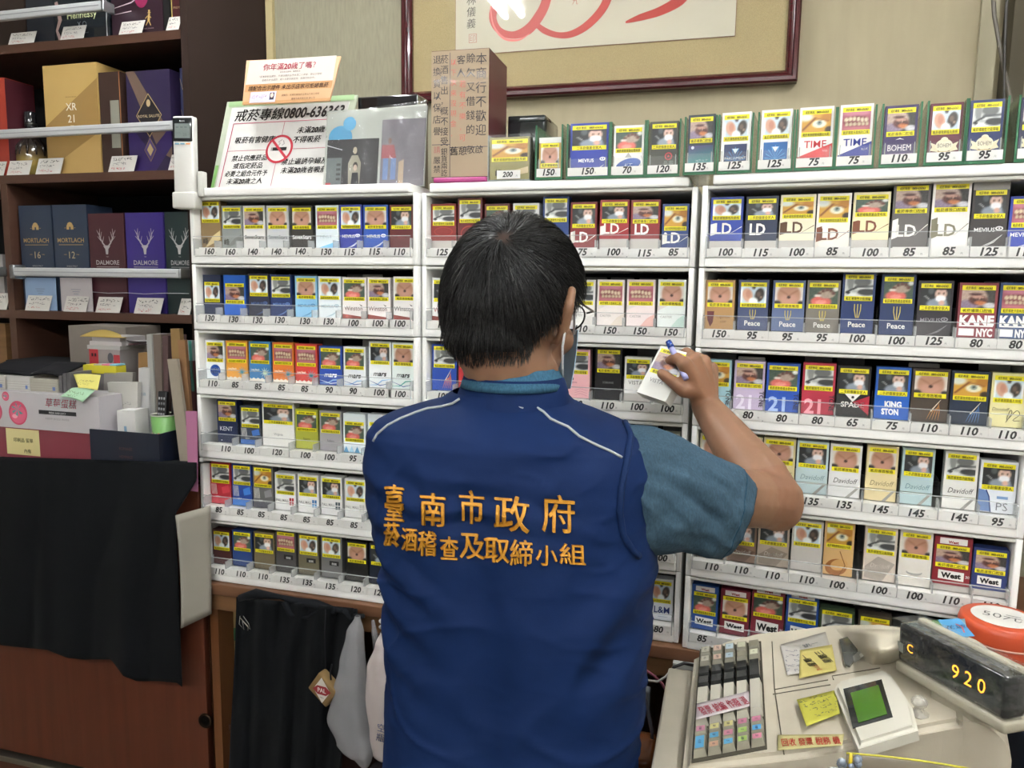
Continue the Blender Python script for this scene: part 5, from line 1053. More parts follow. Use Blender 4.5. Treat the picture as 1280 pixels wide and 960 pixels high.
# notes
sb('sticky_pad', 'thick bright yellow sticky note pad with pink page markers', 104, 145, 457, 467, .06, .03, '#c8bc34', 'note pad', 'paper')
q_ = fb(104, 145, 457, 467, .06); m = MB(); m.box((q_[0]+.002, .062, CT+.0005), (q_[1]+.006, .095, q_[2]-.0005), '#6c6868', 'paper'); tag(m.build('grey_carton'), 'grey carton carrying the bright yellow sticky note pad', 'carton')
for i, (x0, x1, c) in enumerate([(117, 127, '#a8a4a0'), (127, 137, '#c86c8c'), (137, 146, '#7cb8c8')]):
    sb('page_marker', ('pale', 'pink', 'light blue')[i]+' page marker pad lying on the bright yellow sticky pad', x0, x1, 455.5, 457.2, .062, .025, c, 'page markers', 'paper')
def curl(name, lab, px, c, Y0, Y1, amp, cat, txt=None):
    (x0, y0), (x1, y1), (x2, y2), (x3, y3) = px      # tl,tr,br,bl
    m = MB()
    def fn(u, v):
        xt = x0+(x1-x0)*u; yt_ = y0+(y1-y0)*u; xb = x3+(x2-x3)*u; yb = y3+(y2-y3)*u
        return atY(xt+(xb-xt)*v, yt_+(yb-yt_)*v+amp*math.sin(math.pi*u), Y0+(Y1-Y0)*v)
    m.sheet(fn, 10, 8, .0006, c, 'paper', )
    o = m.build(name); tag(o, lab, cat)
    if txt:
        k = MB(); a, b, d = fn(.1, .5), fn(.9, .5), fn(.5, .2); A = art(*(fn(.5, .55)+Vector((0, -.004, 0))), ux=b-a, uy=fn(.5, 0)-fn(.5, 1)); w_ = (b-a).length
        scribble(k, A, -w_*.4, 0, w_*.4, .006, .006, '#4c5434', seed=len(lab)); scribble(k, A, -w_*.4, -.009, w_*.2, -.003, .006, '#4c5434', seed=len(lab)+5); k.build('handwriting', o)
curl('yellow_note', 'curled yellow sticky notes hanging over the strawberry carton', [(92, 468), (126, 469), (122, 488), (98, 485)], '#c4bc68', .0, -.034, -1, 'note', 1)
curl('green_note', 'pale green sticky note bent over the strawberry carton edge', [(90, 485), (119, 488), (103, 503), (75, 496)], '#9cc0a0', -.030, -.046, -2, 'note', 1)
# navy tray with its contents
def tray():
    Y = -.034; Xa, Xb, Z0, Z1 = fb(113, 199, 540, 579, Y)
    t = empty('navy_tray', ((Xa+Xb)/2, Y, CT+.0006)); tag(t, 'dark navy open carton tray at the right end of the sideboard', 'tray'); W = Xb-Xa; H = Z1-CT
    t.rotation_euler = (0, 0, .0)
    m = MB(); m.box((-W/2, 0, 0), (W/2, .003, H), '#10182a', 'card'); m.text('ROMANÉE', art(.004, -.0006, H*.5), .009, '#5c3430', fit=.034); m.text('HOMMAGE', art(.004, -.0006, H*.28), .009, '#5c3430', fit=.034); m.build('front_wall', t)
    m = MB(); m.box((W/2-.003, .0031, 0), (W/2, .17, H), '#10182a', 'card'); m.build('side_wall', t)
    m = MB(); m.box((-W/2, .0031, 0), (-W/2+.003, .17, H), '#10182a', 'card'); m.build('side_wall', t)
    m = MB(); m.box((-W/2, .1701, 0), (W/2, .173, H), '#10182a', 'card'); m.build('back_wall', t)
    m = MB(); m.box((-W/2+.003, .0031, 0), (W/2-.003, .17, .002), '#0c1018', 'card'); m.build('floor_panel', t)
    return Xa, Xb, Z1
TX0, TX1, TZ1 = tray()
zt_ = CT+.004
def upr(name, lab, px, Y, th, c, cat, mt='paper', z=zt_, paint=None):
    """upright sheet-like thing: top-left, top-right x and y, bottom centre x; leans sideways"""
    x0, x1, yt, xb0, xb1 = px; yb = atpix(z, (xb0+xb1)/2, Y)
    a, b = atY(x0, yt, Y), atY(x1, yt, Y); c0, c1 = atY(xb0, yb, Y), atY(xb1, yb, Y); c0.z = c1.z = z
    d = Vector((0, th, 0)); m = MB(); m.hexa([c0, c1, c1+d, c0+d, a, b, b+d, a+d], c, mt); 
    if paint:
        A = art(*((a+b+c0+c1)/4+Vector((0, -.0008, 0))), ux=b-a, uy=(a+b-c0-c1)); paint(m, A, (b-a).length, ((a+b-c0-c1)/2).length)
    tag(m.build(name), lab, cat)
upr('white_packet', 'crumpled white printed packet leaning in the navy tray', (134, 172, 478, 146, 170), .035, .012, '#b8b6b0', 'packet', paint=lambda m, A, W, H: (scribble(m, A, -W*.3, H*.2, W*.3, H*.26, .006, '#7c7c78', seed=3), rect(m, A, 0, -H*.1, .0012, H*.35, '#8c8c88')))
upr('grey_envelope', 'grey paper bag standing behind the white printed packet', (130, 166, 466, 128, 160), .06, .01, '#8c8884', 'envelope')
upr('white_sheet', 'folded white sheets at the left end of the navy tray', (124, 134, 492, 119, 128), .015, .02, '#b0aeac', 'paper', paint=lambda m, A, W, H: scribble(m, A, -W*.3, H*.1, W*.3, H*.16, .005, '#5c5c60', seed=9))
upr('white_bag', 'small white plastic bag standing in the navy tray', (131, 143, 502, 131, 146), .02, .018, '#c4c4c2', 'bag')
upr('white_box', 'small white medicine box standing at the front of the navy tray', (146, 168, 513, 149, 172), .002, .04, '#c8c7c5', 'box', paint=lambda m, A, W, H: (rect(m, A, -W*.1, 0, W*.05, H*.2, '#7c9cb8'), rect(m, A, W*.2, -H*.2, W*.3, 0, '#a05050')))
upr('white_carton', 'tall white carton beside the clear sleeve', (173, 187, 460, 175, 190), .05, .03, '#b8b8b8', 'carton', paint=lambda m, A, W, H: m.text('元器', A @ Matrix.Translation((0, H*.2, .0003)), .008, '#6c8498'))
upr('brown_wrap', 'brown paper wrap sticking up from the tall white carton', (173, 185, 441, 173, 187), .07, .02, '#8c6c44', 'packet', z=1.30)
upr('clear_sleeve', 'white plastic sleeve standing upright', (183, 189, 418, 190, 197), .05, .05, '#9c9c98', 'sleeve', 'plastic')
upr('plastic_folder', 'translucent brownish plastic folder standing upright', (191, 201, 418, 197, 205), .055, .06, '#6c6058', 'folder', 'plastic')
upr('pink_folder', 'dark pinkish folder standing behind the black remotes', (202, 210, 420, 205, 211), .06, .06, '#584444', 'folder')
upr('brown_envelope', 'crumpled brown envelope standing upright', (213, 224, 411, 221, 238), .05, .012, '#8c7048', 'envelope')
upr('long_cream_folder', 'long cream cardboard folder leaning right of the navy tray', (209, 221, 449, 226, 240), .0, .008, '#948a7c', 'folder', 'paper', z=1.199)
upr('long_brown_folder', 'long brown folder behind the cream one', (222, 231, 425, 236, 243), .02, .008, '#8c6848', 'folder', 'paper', z=1.199)
upr('white_teal_folder', 'white and teal folder standing near the rack', (226, 240, 426, 229, 243), .055, .02, '#98a4a4', 'folder', 'paper', z=1.36, paint=lambda m, A, W, H: rect(m, A, W*.25, -H*.5, W*.5, H*.5, '#3c8c80'))
upr('red_book', 'dark red book standing under the white and teal folder', (229, 242, 451, 233, 246), .054, .03, '#4c1c20', 'book', 'card', z=1.20)
upr('pink_sheet', 'pink paper hanging over the sideboard edge beside the rack', (232, 246, 514, 236, 247), -.036, .002, '#a86c8c', 'paper', 'paper', z=1.165)
# green cup with remotes
def cup():
    p = atY(194, 545, -.004); z = TZ1-.030
    zc = zt_
    H = atY(194, 518, .02).z-zc; 
    t = MB(); t.lathe([(0, 0), (.0235, 0), (.0235, .001), (.0275, H), (.0265, H), (.0228, .003), (0, .003)], ['#5c8c50', '#5c8c50', '#5c8c50', '#6c9c58', '#d8d8d0', '#d8d8d0', '#d8d8d0'], 'card', 36)
    o = t.build('paper_cup', None, (p.x+.004, .022, zc)); tag(o, 'green paper cup holding the black remotes in the navy tray', 'cup')
    r = MB(); r.lathe([(.0275, H), (.0285, H+.0006), (.0285, H+.002), (.0272, H+.0024), (.0265, H)], '#c8c8bc', 'card', 36); r.build('rolled_rim', o)
    l = MB()
    for k in range(5):
        a = -2.3+k*.32; A = art(math.cos(a)*.0272, math.sin(a)*.0272, H*.62, (-math.sin(a), math.cos(a), 0), (0, 0, 1))
        ell(l, A, 0, 0, .0045, .006, ('#a8c090', '#c8a898', '#b8c8a8', '#b05050', '#98b880')[k], .0006); ell(l, A, 0, .001, .002, .002, '#7c3030', .0009)
    l.build('printed_flowers', o)
    return p.x+.004, .022, zc
cx_, cy_, cz_ = cup()
def tv_remote(x, y, z, tilt, lab, w_=.023, L=.150, keys=True, yaw=0):
    t = empty('black_remote', (x, y, z)); t.rotation_euler = (-.08, tilt, yaw); tag(t, lab, 'remote control', 'black remotes in the cup')
    m = MB(); m.rbox((-w_/2, 0, 0), (w_/2, .011, L), '#17171a', 'plastic', .0028); m.build('body', t)
    if keys:
        for j in range(7):
            m = MB()
            for i in range(3): m.rbox((-w_*.36+i*w_*.27, -.0012, L-.018-j*.0115), (-w_*.36+i*w_*.27+w_*.17, .0005, L-.0125-j*.0115), '#98989a' if j not in (1,) else '#707074', 'plastic', .0006, 1)
            m.build('button_row', t)
tv_remote(cx_-.006, cy_-.014, cz_+.010, .03, 'front black remote with grey buttons standing in the green cup')
tv_remote(cx_+.012, cy_+.004, cz_+.010, .06, 'rear black remote half hidden in the green cup', L=.128, keys=False)

# ================================================================== black cloth and what hangs in front
def cloth():
    zt0 = CT
    bot = [(-60, 800), (0, 806), (60, 812), (85, 822), (105, 824), (140, 824), (155, 845), (170, 851), (200, 851), (222, 853), (228, 858)]
    def bz(x):
        for (a, ya), (b, yb) in zip(bot, bot[1:]):
            if a <= x <= b: return ya+(yb-ya)*(x-a)/(b-a)
        return 855
    m = MB()
    def fn(u, v):
        yy_ = 578+277*v; xe = 246 if yy_ < 600 else (246-26*(yy_-600)/42 if yy_ < 642 else 220+8*(yy_-642)/213); xr_ = -60+u*(xe+60); x = xr_; y0 = 571+7*u
        y = y0+(bz(min(xr_, 228))-y0)*v
        fold = .012*math.sin(x*.045+v*1.2)*v + .018*math.exp(-((x-165+10*v)/14)**2)*v - .01*math.exp(-((x-60+8*v)/10)**2)*v + .006*noise.noise(Vector((x*.02, y*.012, 3)))
        Y = -.040-.012*math.sin(min(v*6, 1.57)) - abs(fold)*1.1 - .008*noise.noise(Vector((x*.01, v*2, 0)))
        return atY(xr_, y, Y)
    m.sheet(fn, 90, 60, .002, '#0c0e11', 'fabric')
    # the strip lying back onto the worktop
    m.sheet(lambda u, v: atY(-60+300*u, 571+7*u, -.040).lerp(Vector((atY(-60+300*u, 571+7*u, -.040).x, .1, CT+.0022)), v), 30, 3, .0018, '#0c0e11', 'fabric')
    tag(m.build('black_cloth'), 'large black cloth draped over the sideboard front', 'cloth')
cloth()
def bent_board():
    m = MB()
    def fn(u, v):
        xt = 219+u*44; yt_ = 644-12*u; xb = 226+u*38; yb = 785-18*u
        x = xt+(xb-xt)*v - 2.5*math.sin(math.pi*v)*(1-u)*-1
        return atY(x, yt_+(yb-yt_)*v, -.075+.05*u+.006*math.sin(math.pi*v))
    m.sheet(fn, 8, 14, .003, '#8f8a80', 'paper')
    tag(m.build('grey_board'), 'pale grey curved board leaning between black cloth and rack', 'board')
bent_board()
# yellow-brown carton in the desk opening
p = fb(273, 320, 765, 862, .05)
m = MB(); m.box((p[0], .05, p[2]), (p[1], .25, p[3]), '#7c6844', 'paper'); A = art(0, .0492, 0); a = atY(292, 790, .049)
rect(m, A, a.x, a.z-.02, a.x+.02, a.z+.01, '#1c4c2c'); m.text('小', art(a.x+.004, .0488, a.z-.035), .012, '#2c4c34')
tag(m.build('cardboard_carton'), 'yellow-brown cardboard carton inside the desk opening at left', 'carton')
m = MB(); m.box((p[0]-.0, .06, .1), (p[0]+.36, .30, p[2]-.0008), '#2c1814', 'matte'); tag(m.build('storage_crate'), 'dark crate under the yellow-brown carton in the desk', 'crate')
m = MB(); q = atY(283, 905, .02); m.sheet(lambda u, v: q+Vector((.03*u, .012*math.sin(u*3), -.015*v-.012*u)), 6, 4, .003, '#5c4034', 'fabric'); tag(m.build('brown_strap'), 'small brown strap end beside the hanging black jacket', 'strap')
# ---- black jacket hanging from the desk edge with a binder clip
def jacket():
    t = empty('black_jacket', atY(350, 760, -.03)); tag(t, 'black jacket hanging from the desk edge under the left rack', 'jacket'); o = t.location
    m = MB()
    def fn(u, v):
        x0 = 296-10*v; x1 = 442-20*v+(v > .5)*0
        x = x0+(x1-x0)*u; y = (746+14*u)+(1010-746)*v
        f = .030*noise.noise(Vector((u*6.5, v*.9, 4)))*(.4+.6*v)+.008*noise.noise(Vector((u*12, v*2.5, 7)))+.006*noise.noise(Vector((u*7, v*6, 1)))+.005*math.sin(u*26+4*v)*max(0, 1-v*4)
        return atY(x, y, -.050-.012*v-f)-o
    m.sheet(fn, 110, 50, .003, '#0e1013', 'fabric'); m.build('body_panel', t)
    m = MB()
    for k, (pts, r) in enumerate([([(300, 748), (320, 742), (350, 746), (372, 752), (395, 756), (420, 762), (445, 766)], .011), ([(355, 752), (365, 768), (385, 772), (402, 760), (420, 764)], .009), ([(430, 762), (440, 772), (455, 770)], .009)]):
        m.tube([atY(x, y, -.046-.004*k)-o for x, y in pts], [r*(.7+.3*math.sin(i*2.1)) for i in range(len(pts))], '#15171b', 'fabric', 10)
    m.build('gathered_top', t)
    m = MB()
    for s in (-1, 1):
        m.tube([atY(302+s*2, 770, -.071)-o, atY(305+s*6, 780, -.078)-o, atY(309+s*4, 787, -.074)-o, atY(303, 776, -.072)-o], .0006, '#b8b8b0', 'metal', 6)
    m.tube([atY(300, 772, -.074)-o, atY(310, 783, -.08)-o, atY(310, 788, -.076)-o], .0007, '#c0b8a8', 'metal', 6); m.build('wire_clip', t)
    m = MB(); m.tube([atY(407, 762, -.07)-o, atY(406, 790, -.078)-o, atY(407, 838, -.085)-o], .0012, '#1c1c20', 'fabric', 6); m.build('drawstring', t)
jacket()
def pal_pouch():
    c = atY(405, 861, -.10); t = empty('tan_tin', c); t.rotation_euler = (.0, .62, -.15); tag(t, 'small tan square tin with red PAL label hanging before the jacket', 'tin')
    s = .0265
    m = MB(); m.rbox((-s, -.006, -s*.9), (s, .016, s*.9), '#7c6440', 'paper', .004); m.build('body', t)
    m = MB(); A = art(0, -.0066, 0) @ Matrix.Rotation(.62, 4, 'Z')
    flat(m, A, [(0, -.026), (.02, 0), (0, .026), (-.02, 0)], '#d0ccc4', .0003); flat(m, A, [(-.022, 0), (-.010, -.009), (.010, -.009), (.022, 0), (.010, .009), (-.010, .009)], '#8c1c28', .0006)
    m.text('PAL', A @ Matrix.Translation((0, -.004, .001)), .0125, '#e0dcd8', off=.02, fit=.02); m.text('MALL', A @ Matrix.Translation((0, -.016, .0006)), .004, '#3c3c3c'); m.build('label', t)
    m = MB(); m.tube([(0, .004, s*.9), (-.01, .004, s*.9+.012), (-.016, .002, s*.9+.03)], .0015, '#1c1c20', 'fabric', 6); m.build('cord', t)
pal_pouch()
def hanging_bag(label, prof, Y, c, mt, thick, inner=None, name='plastic_bag', extra=None):
    """prof: list of (y, xl, xr)"""
    t = empty(name, atY((prof[0][1]+prof[0][2])/2, prof[0][0], Y)); tag(t, label, 'bag'); o = t.location
    m = MB(); n = 26; ys = [p[0] for p in prof]
    vs = []; K = 44
    for k in range(K+1):
        y = ys[0]+(ys[-1]-ys[0])*k/K
        for (a, b) in zip(prof, prof[1:]):
            if a[0] <= y <= b[0]+1e-6: f = (y-a[0])/(b[0]-a[0]); f = f*f*(3-2*f); xl = a[1]+(b[1]-a[1])*f; xr_ = a[2]+(b[2]-a[2])*f; break
        L_, R_ = atY(xl, y, Y)-o, atY(xr_, y, Y)-o; cc = (L_+R_)/2; rx = (R_-L_).length/2
        for j in range(n):
            an = 2*math.pi*j/n
            rr = 1+.10*noise.noise(Vector((math.cos(an)*2.2, math.sin(an)*2.2, k*.12)))+.05*math.sin(an*7+k*.05)
            vs.append(cc+Vector((math.cos(an)*rx*rr, math.sin(an)*min(rx, thick)*rr, 0)))
    fs = [(k*n+j, k*n+(j+1) % n, (k+1)*n+(j+1) % n, (k+1)*n+j) for k in range(K) for j in range(n)]+[list(range(K*n, K*n+n))]
    m.add(vs, fs, c, mt, True); m.build('bag_body', t)
    if extra: extra(t, o)
    return t
def ex1(t, o):
    m = MB(); a = atY(440, 925, -.075)-o; m.rbox((a.x-.03, a.y-.01, a.z-.015), (a.x-.004, a.y+.012, a.z+.04), '#6c6c70', 'paper', .004); m.build('grey_contents', t)
    m = MB(); a = atY(457, 905, -.08)-o; m.rbox((a.x-.012, a.y-.008, a.z-.028), (a.x+.010, a.y+.014, a.z+.03), '#2c2c30', 'matte', .005); m.build('dark_contents', t)
hanging_bag('clear plastic bag with dark contents hanging beside the jacket', [(770, 444, 450), (790, 434, 453), (830, 427, 456), (870, 418, 458), (900, 412, 464), (930, 424, 470), (950, 446, 464), (958, 452, 460)], -.085, '#b8b8bc', 'bag', .03, extra=ex1)
def ex2(t, o):
    m = MB()
    for k in range(7):
        a = k*.9; q = atY(482+7*math.cos(a), 780+9*math.sin(a), -.1)-o; m.tube([atY(482, 782, -.085)-o, q, q+Vector((.004*math.cos(a*2), 0, .006*math.sin(a)))], [.003, .004, .001], '#b4b4b4', 'plastic', 6)
    m.build('knotted_handles', t)
    m = MB(); A = art(*(atY(477, 905, -.112)-o)); A = A @ Matrix.Rotation(-.1, 4, 'Z')
    m.text('空瓶', A, .018, '#4c5888', vert=True, off=.01); m.build('handwriting', t)
hanging_bag('white paper bag knotted at the top hanging behind the man', [(790, 476, 486), (805, 470, 492), (835, 461, 500), (870, 459, 505), (920, 464, 512), (945, 468, 515)], -.085, '#b4aaa8', 'paper', .025, name='white_bag', extra=ex2)
m = MB(); m.tube([atY(466, 775, -.06), atY(468, 790, -.065), atY(473, 815, -.07)], [.003, .006, .010], '#8c8c90', 'bag', 10); tag(m.build('bag_strip'), 'twisted strip of clear film between the two hanging bags', 'film strip')
p = atY(480, 950, -.05); m = MB(); m.rbox((p.x-.02, -.12, p.z-.15), (p.x+.12, -.05, p.z+.005), '#2c2428', 'fabric', .02); tag(m.build('dark_bag'), 'dark fabric bag on the floor under the white paper bag', 'bag')
# ================================================================== signs and things on the left and middle racks
ZB0 = ZT+.016
def quad_board(name, lab, px, Yb, Yt, th, c, cat, mt='paper', paint=None, zbase=None, group=None, back=None):
    """px: tl,tr,br,bl of a leaning board; bottom at depth Yb, top at Yt; base rests at zbase"""
    tl, tr, br, bl = px
    B0, B1 = atY(*bl, Yb), atY(*br, Yb); T0, T1 = atY(*tl, Yt), atY(*tr, Yt)
    if zbase is not None: B0.z = B1.z = zbase
    zt = (T0.z+T1.z)/2; T0.z, T1.z = T0.z*.5+zt*.5, T1.z*.5+zt*.5
    n = (B1-B0).cross(T0-B0).normalized(); d = -n*th if (-n).y > 0 else n*th
    m = MB(); o0 = (B0+B1)/2
    P = [B0, B1, B1+d, B0+d, T0, T1, T1+d, T0+d]; m.hexa([p-o0 for p in P], c, mt)
    o = m.build(name, None, o0); tag(o, lab, cat, group)
    if paint:
        k = MB(); W = (B1-B0).length; uy = ((T0+T1)-(B0+B1))/2; H = uy.length; sh = 0
        Tm = (T0+T1)/2-(B0+B1)/2; ux = (B1-B0).normalized(); sh = Tm.dot(ux)
        A = art(0, 0, 0, B1-B0, uy) 
        uyp = (uy-ux*uy.dot(ux)); Hh = uyp.length
        A = A @ Matrix(((1, sh/Hh, 0, 0), (0, 1, 0, 0), (0, 0, 1, 0), (0, 0, 0, 1))); A = A @ Matrix.Translation((0, 0, .0006))
        paint(k, A, W, Hh); k.build('printed_face', o)
    return o
quad_board('poster_board', 'white board edged in light green leaning on the left rack, behind signs', [(284, 127), (447, 119), (420, 236), (262, 238)], .085, .145, .004, '#b0b8a4', 'board', zbase=ZB0,
    paint=lambda p, A, W, H: (rect(p, A, -W/2, H-.012, W/2, H, '#98b888'), rect(p, A, -W/2, 0, -W/2+.008, H*.3, '#7cac64'), rect(p, A, -W/2+.012, 0, W/2-.012, H-.014, '#aab09e', .0003)))
def nosmoke(p, A, W, H):
    K = '#201c1c'; Mg = '#b84c68'
    T = lambda s, x, y, sz, c=K, **k: p.text(s, A @ Matrix.Translation((x, y, .0004)), sz, c, **k)
    T('戒菸專線', -W*.47, H*.84, H*.155, off=.03, shear=.12, align='l', fit=W*.44); T('0800-636363', -W*.03, H*.84, H*.17, off=.03, shear=.15, align='l', fit=W*.52)
    for (a, b, c_, d) in ((-W*.47, H*.80, W*.5, H*.808), (-W*.47, H*.03, W*.5, H*.038), (-W*.47, H*.03, -W*.463, H*.808)): rect(p, A, a, b, c_, d, Mg)
    rect(p, A, -W*.47, H*.475, W*.5, H*.48, Mg); rect(p, A, -.002, H*.03, -.001, H*.8, Mg)
    T('吸菸有害健康', -W*.24, H*.57, H*.085, off=.03, shear=.12, fit=W*.36)
    T('未滿20歲者', W*.27, H*.66, H*.085, off=.03, shear=.12, fit=W*.4); T('不得吸菸', W*.22, H*.55, H*.085, off=.03, shear=.12, fit=W*.3)
    for i, s in enumerate(('禁止供應菸品', '或指定菸品', '必要之組合元件予', '未滿20歲之人')): T(s, -W*.25, H*(.36-.09*i), H*.075, off=.03, shear=.12, fit=W*.38)
    T('禁止逼誘孕婦及', W*.24, H*.30, H*.08, off=.03, shear=.12, fit=W*.42); T('未滿20歲者吸菸', W*.25, H*.20, H*.08, off=.03, shear=.12, fit=W*.42)
    T('臺南市政府衛生局', W*.2, -H*.005, H*.03, fit=W*.16)
    # no-smoking ring
    R_ = H*.165; cx, cy = 0, H*.48; n = 36
    ell(p, A, cx, cy, R_, R_, '#b83040', .0008, 36); ell(p, A, cx, cy, R_*.84, R_*.84, '#c8c7c4', .0010, 36)
    rect(p, A, cx-R_*.5, cy-R_*.12, cx+R_*.55, cy+R_*.12, '#1c1c1c', .0012); rect(p, A, cx-R_*.62, cy-R_*.12, cx-R_*.52, cy+R_*.12, '#8c8c8c', .0012)
    stroke(p, A, [(cx-R_*.1, cy+R_*.25), (cx, cy+R_*.4), (cx-R_*.15, cy+R_*.5), (cx+R_*.1, cy+R_*.65)], .0012, '#5c5c5c', .0012); stroke(p, A, [(cx+R_*.15, cy+R_*.25), (cx+R_*.3, cy+R_*.35), (cx+R_*.2, cy+R_*.6)], .0012, '#5c5c5c', .0012)
    stroke(p, A, [(cx-R_*.62, cy+R_*.62), (cx+R_*.62, cy-R_*.62)], R_*.17, '#b83040', .0014)
quad_board('no_smoking_sign', 'white no smoking sign with telephone hotline on the left rack', [(290, 135), (437, 127), (411, 235), (268, 236)], .070, .126, .0012, '#c8c7c4', 'sign', zbase=ZB0, paint=nosmoke)
def age(p, A, W, H):
    rect(p, A, -W/2, H*.45, W/2, H, '#c4bcb4'); rect(p, A, -W/2, 0, W/2, H*.45, '#b88a5c'); rect(p, A, -W/2, H*.06, W/2, H*.28, '#c09a74', .0003)
    T = lambda s, x, y, sz, c, **k: p.text(s, A @ Matrix.Translation((x, y, .0006)), sz, c, **k)
    T('你年滿20歲了嗎？', 0, H*.76, H*.17, '#a83850', off=.025, fit=W*.72)
    T('若您無法證明，購買菸品', 0, H*.68, H*.045, '#6c6464', fit=W*.3)
    T('「菸害防制法規定，不得供應菸品予未滿二十歲者，請出示證明', 0, H*.59, H*.055, '#6c6464', fit=W*.8); T('違者將依法處罰，請多多配合與支持，謝謝您的合作」', 0, H*.51, H*.055, '#6c6464', fit=W*.75)
    T('請配合出示證件 未出示店家可拒絕售菸', 0, H*.31, H*.115, '#3c2420', off=.03, shear=.15, fit=W*.92)
    rect(p, A, -W*.42, H*.03, -W*.12, H*.27, '#b8b8d0', .0004); rect(p, A, -W*.19, H*.08, -W*.14, H*.24, '#3c3848', .0006); ell(p, A, -W*.165, H*.18, .0035, .005, '#d8b8a8', .0008)
    scribble(p, A, -W*.40, H*.12, -W*.22, H*.2, .005, '#a85c78', .0006, 5)
    T('提醒您：依規定購買菸品應出示身分證明', W*.16, H*.15, H*.05, '#5c4030', fit=W*.5); T('臺南市政府衛生局 關心您', W*.2, H*.06, H*.05, '#5c4030', fit=W*.44)
quad_board('age_check_sign', 'orange and white age check card clipped over the no smoking sign', [(308, 74), (426, 72), (412, 126), (303, 131)], .058, .082, .003, '#d8b08c', 'sign', paint=age)
def photos(p, A, W, H):
    rect(p, A, -W/2, 0, W/2, H, '#a0a49c')
    m = lambda x, y: (-W/2+W*(x-405)/125, H*(1-(y-128)/105))
    ell(p, A, *m(424, 165), W*.12, H*.15, '#3c88b0', .0003); ell(p, A, *m(435, 147), W*.065, H*.09, '#4c94bc', .0004)
    x0, y0 = m(408, 233); x1, y1 = m(473, 168); rect(p, A, x0, y0, x1, y1, '#1c191f', .0005)
    rect(p, A, x0, y0, x0+(x1-x0)*.3, y0+(y1-y0)*.62, '#5c6464', .0007); stroke(p, A, [(x0, y1-(y1-y0)*.12), (x0+(x1-x0)*.3, y1-(y1-y0)*.22)], .0018, '#b0b0b4', .0009)
    for k in range(4): rect(p, A, x0+(x1-x0)*.2, y0+(y1-y0)*(.15+.1*k), x0+(x1-x0)*.28, y0+(y1-y0)*(.2+.1*k), '#2c3030', .0009)
    # two people in the left photograph: standing behind, seated in front
    cx = x0+(x1-x0)*.55; hy = y0+(y1-y0)
    ell(p, A, cx, y0+(y1-y0)*.76, W*.02, H*.045, '#a89c88', .001); flat(p, A, [(cx-W*.055, y0), (cx+W*.055, y0), (cx+W*.065, y0+(y1-y0)*.5), (cx+W*.03, y0+(y1-y0)*.66), (cx-W*.03, y0+(y1-y0)*.66), (cx-W*.065, y0+(y1-y0)*.5)], '#8c8878', .0009)
    ell(p, A, cx+W*.01, y0+(y1-y0)*.44, W*.024, H*.05, '#241c1c', .0012); ell(p, A, cx+W*.01, y0+(y1-y0)*.40, W*.019, H*.04, '#b8a090', .0014); flat(p, A, [(cx-W*.03, y0), (cx+W*.055, y0), (cx+W*.04, y0+(y1-y0)*.3), (cx-W*.02, y0+(y1-y0)*.3)], '#1c1c24', .0012)
    rect(p, A, x0, y0, x0+(x1-x0)*.1, y0+(y1-y0)*.1, '#a83840', .0012)
    x2, y2 = m(476, 233); x3, y3 = m(529, 144); rect(p, A, x2, y2, x3, y3, '#6a666e', .0007)
    ell(p, A, x2+(x3-x2)*.2, y2+(y3-y2)*.68, W*.018, H*.04, '#6c4c44', .0009); flat(p, A, [(x2+.001, y2+(y3-y2)*.42), (x2+(x3-x2)*.36, y2+(y3-y2)*.42), (x2+(x3-x2)*.3, y2+(y3-y2)*.62), (x2+.002, y2+(y3-y2)*.62)], '#8c4448', .0009)
    for a in (.06, .24): flat(p, A, [(x2+(x3-x2)*a, y2+(y3-y2)*.1), (x2+(x3-x2)*(a+.12), y2+(y3-y2)*.1), (x2+(x3-x2)*(a+.12), y2+(y3-y2)*.42), (x2+(x3-x2)*a, y2+(y3-y2)*.42)], '#5c74a0', .0009)
    flat(p, A, [(x2+(x3-x2)*.42, y2+.002), (x2+(x3-x2)*.54, y2+.002), (x2+(x3-x2)*.54, y2+(y3-y2)*.4), (x2+(x3-x2)*.42, y2+(y3-y2)*.36)], '#a08c74', .0009)
fo = quad_board('photo_folder', 'clear folder of photographs leaning on the left rack beside the sign', [(411, 144), (533, 127), (530, 235), (404, 236)], .045, .070, .004, '#c4c8c0', 'folder', 'card', zbase=ZB0, paint=photos)
# crinkled film over the folder
def film_over():
    m = MB()
    def fn(u, v):
        xt = 410+124*u; yt_ = 142-17*u; xb = 403+128*u; yb = 236
        return atY(xt+(xb-xt)*v, yt_+(yb-yt_)*v, .062-.024*v-.002+.0040*noise.noise(Vector((u*7, v*6, 0)))+.0012*noise.noise(Vector((u*17+v*6, v*15, 3))))-fo.location
    m.sheet(fn, 40, 34, .0004, '#e8ecec', 'film'); o = m.build('film_cover', fo)
film_over()
X = fb(447, 522, 119, 150, .15); m = MB(); m.rbox((X[0], .15, ZB0), (X[1], .21, X[3]), '#1a1a1e', 'gloss', .004)
A = art(0, .1494, 0); q = atY(490, 137, .149)
for k in range(4): rect(m, A, q.x-.03+.007*k, q.z-.004, q.x-.025+.007*k, q.z+.001, '#5c6474')
rect(m, A, q.x+.006, q.z-.001, q.x+.018, q.z+.0015, '#b85c70'); tag(m.build('black_device'), 'black electronic device behind the photo folder', 'device')
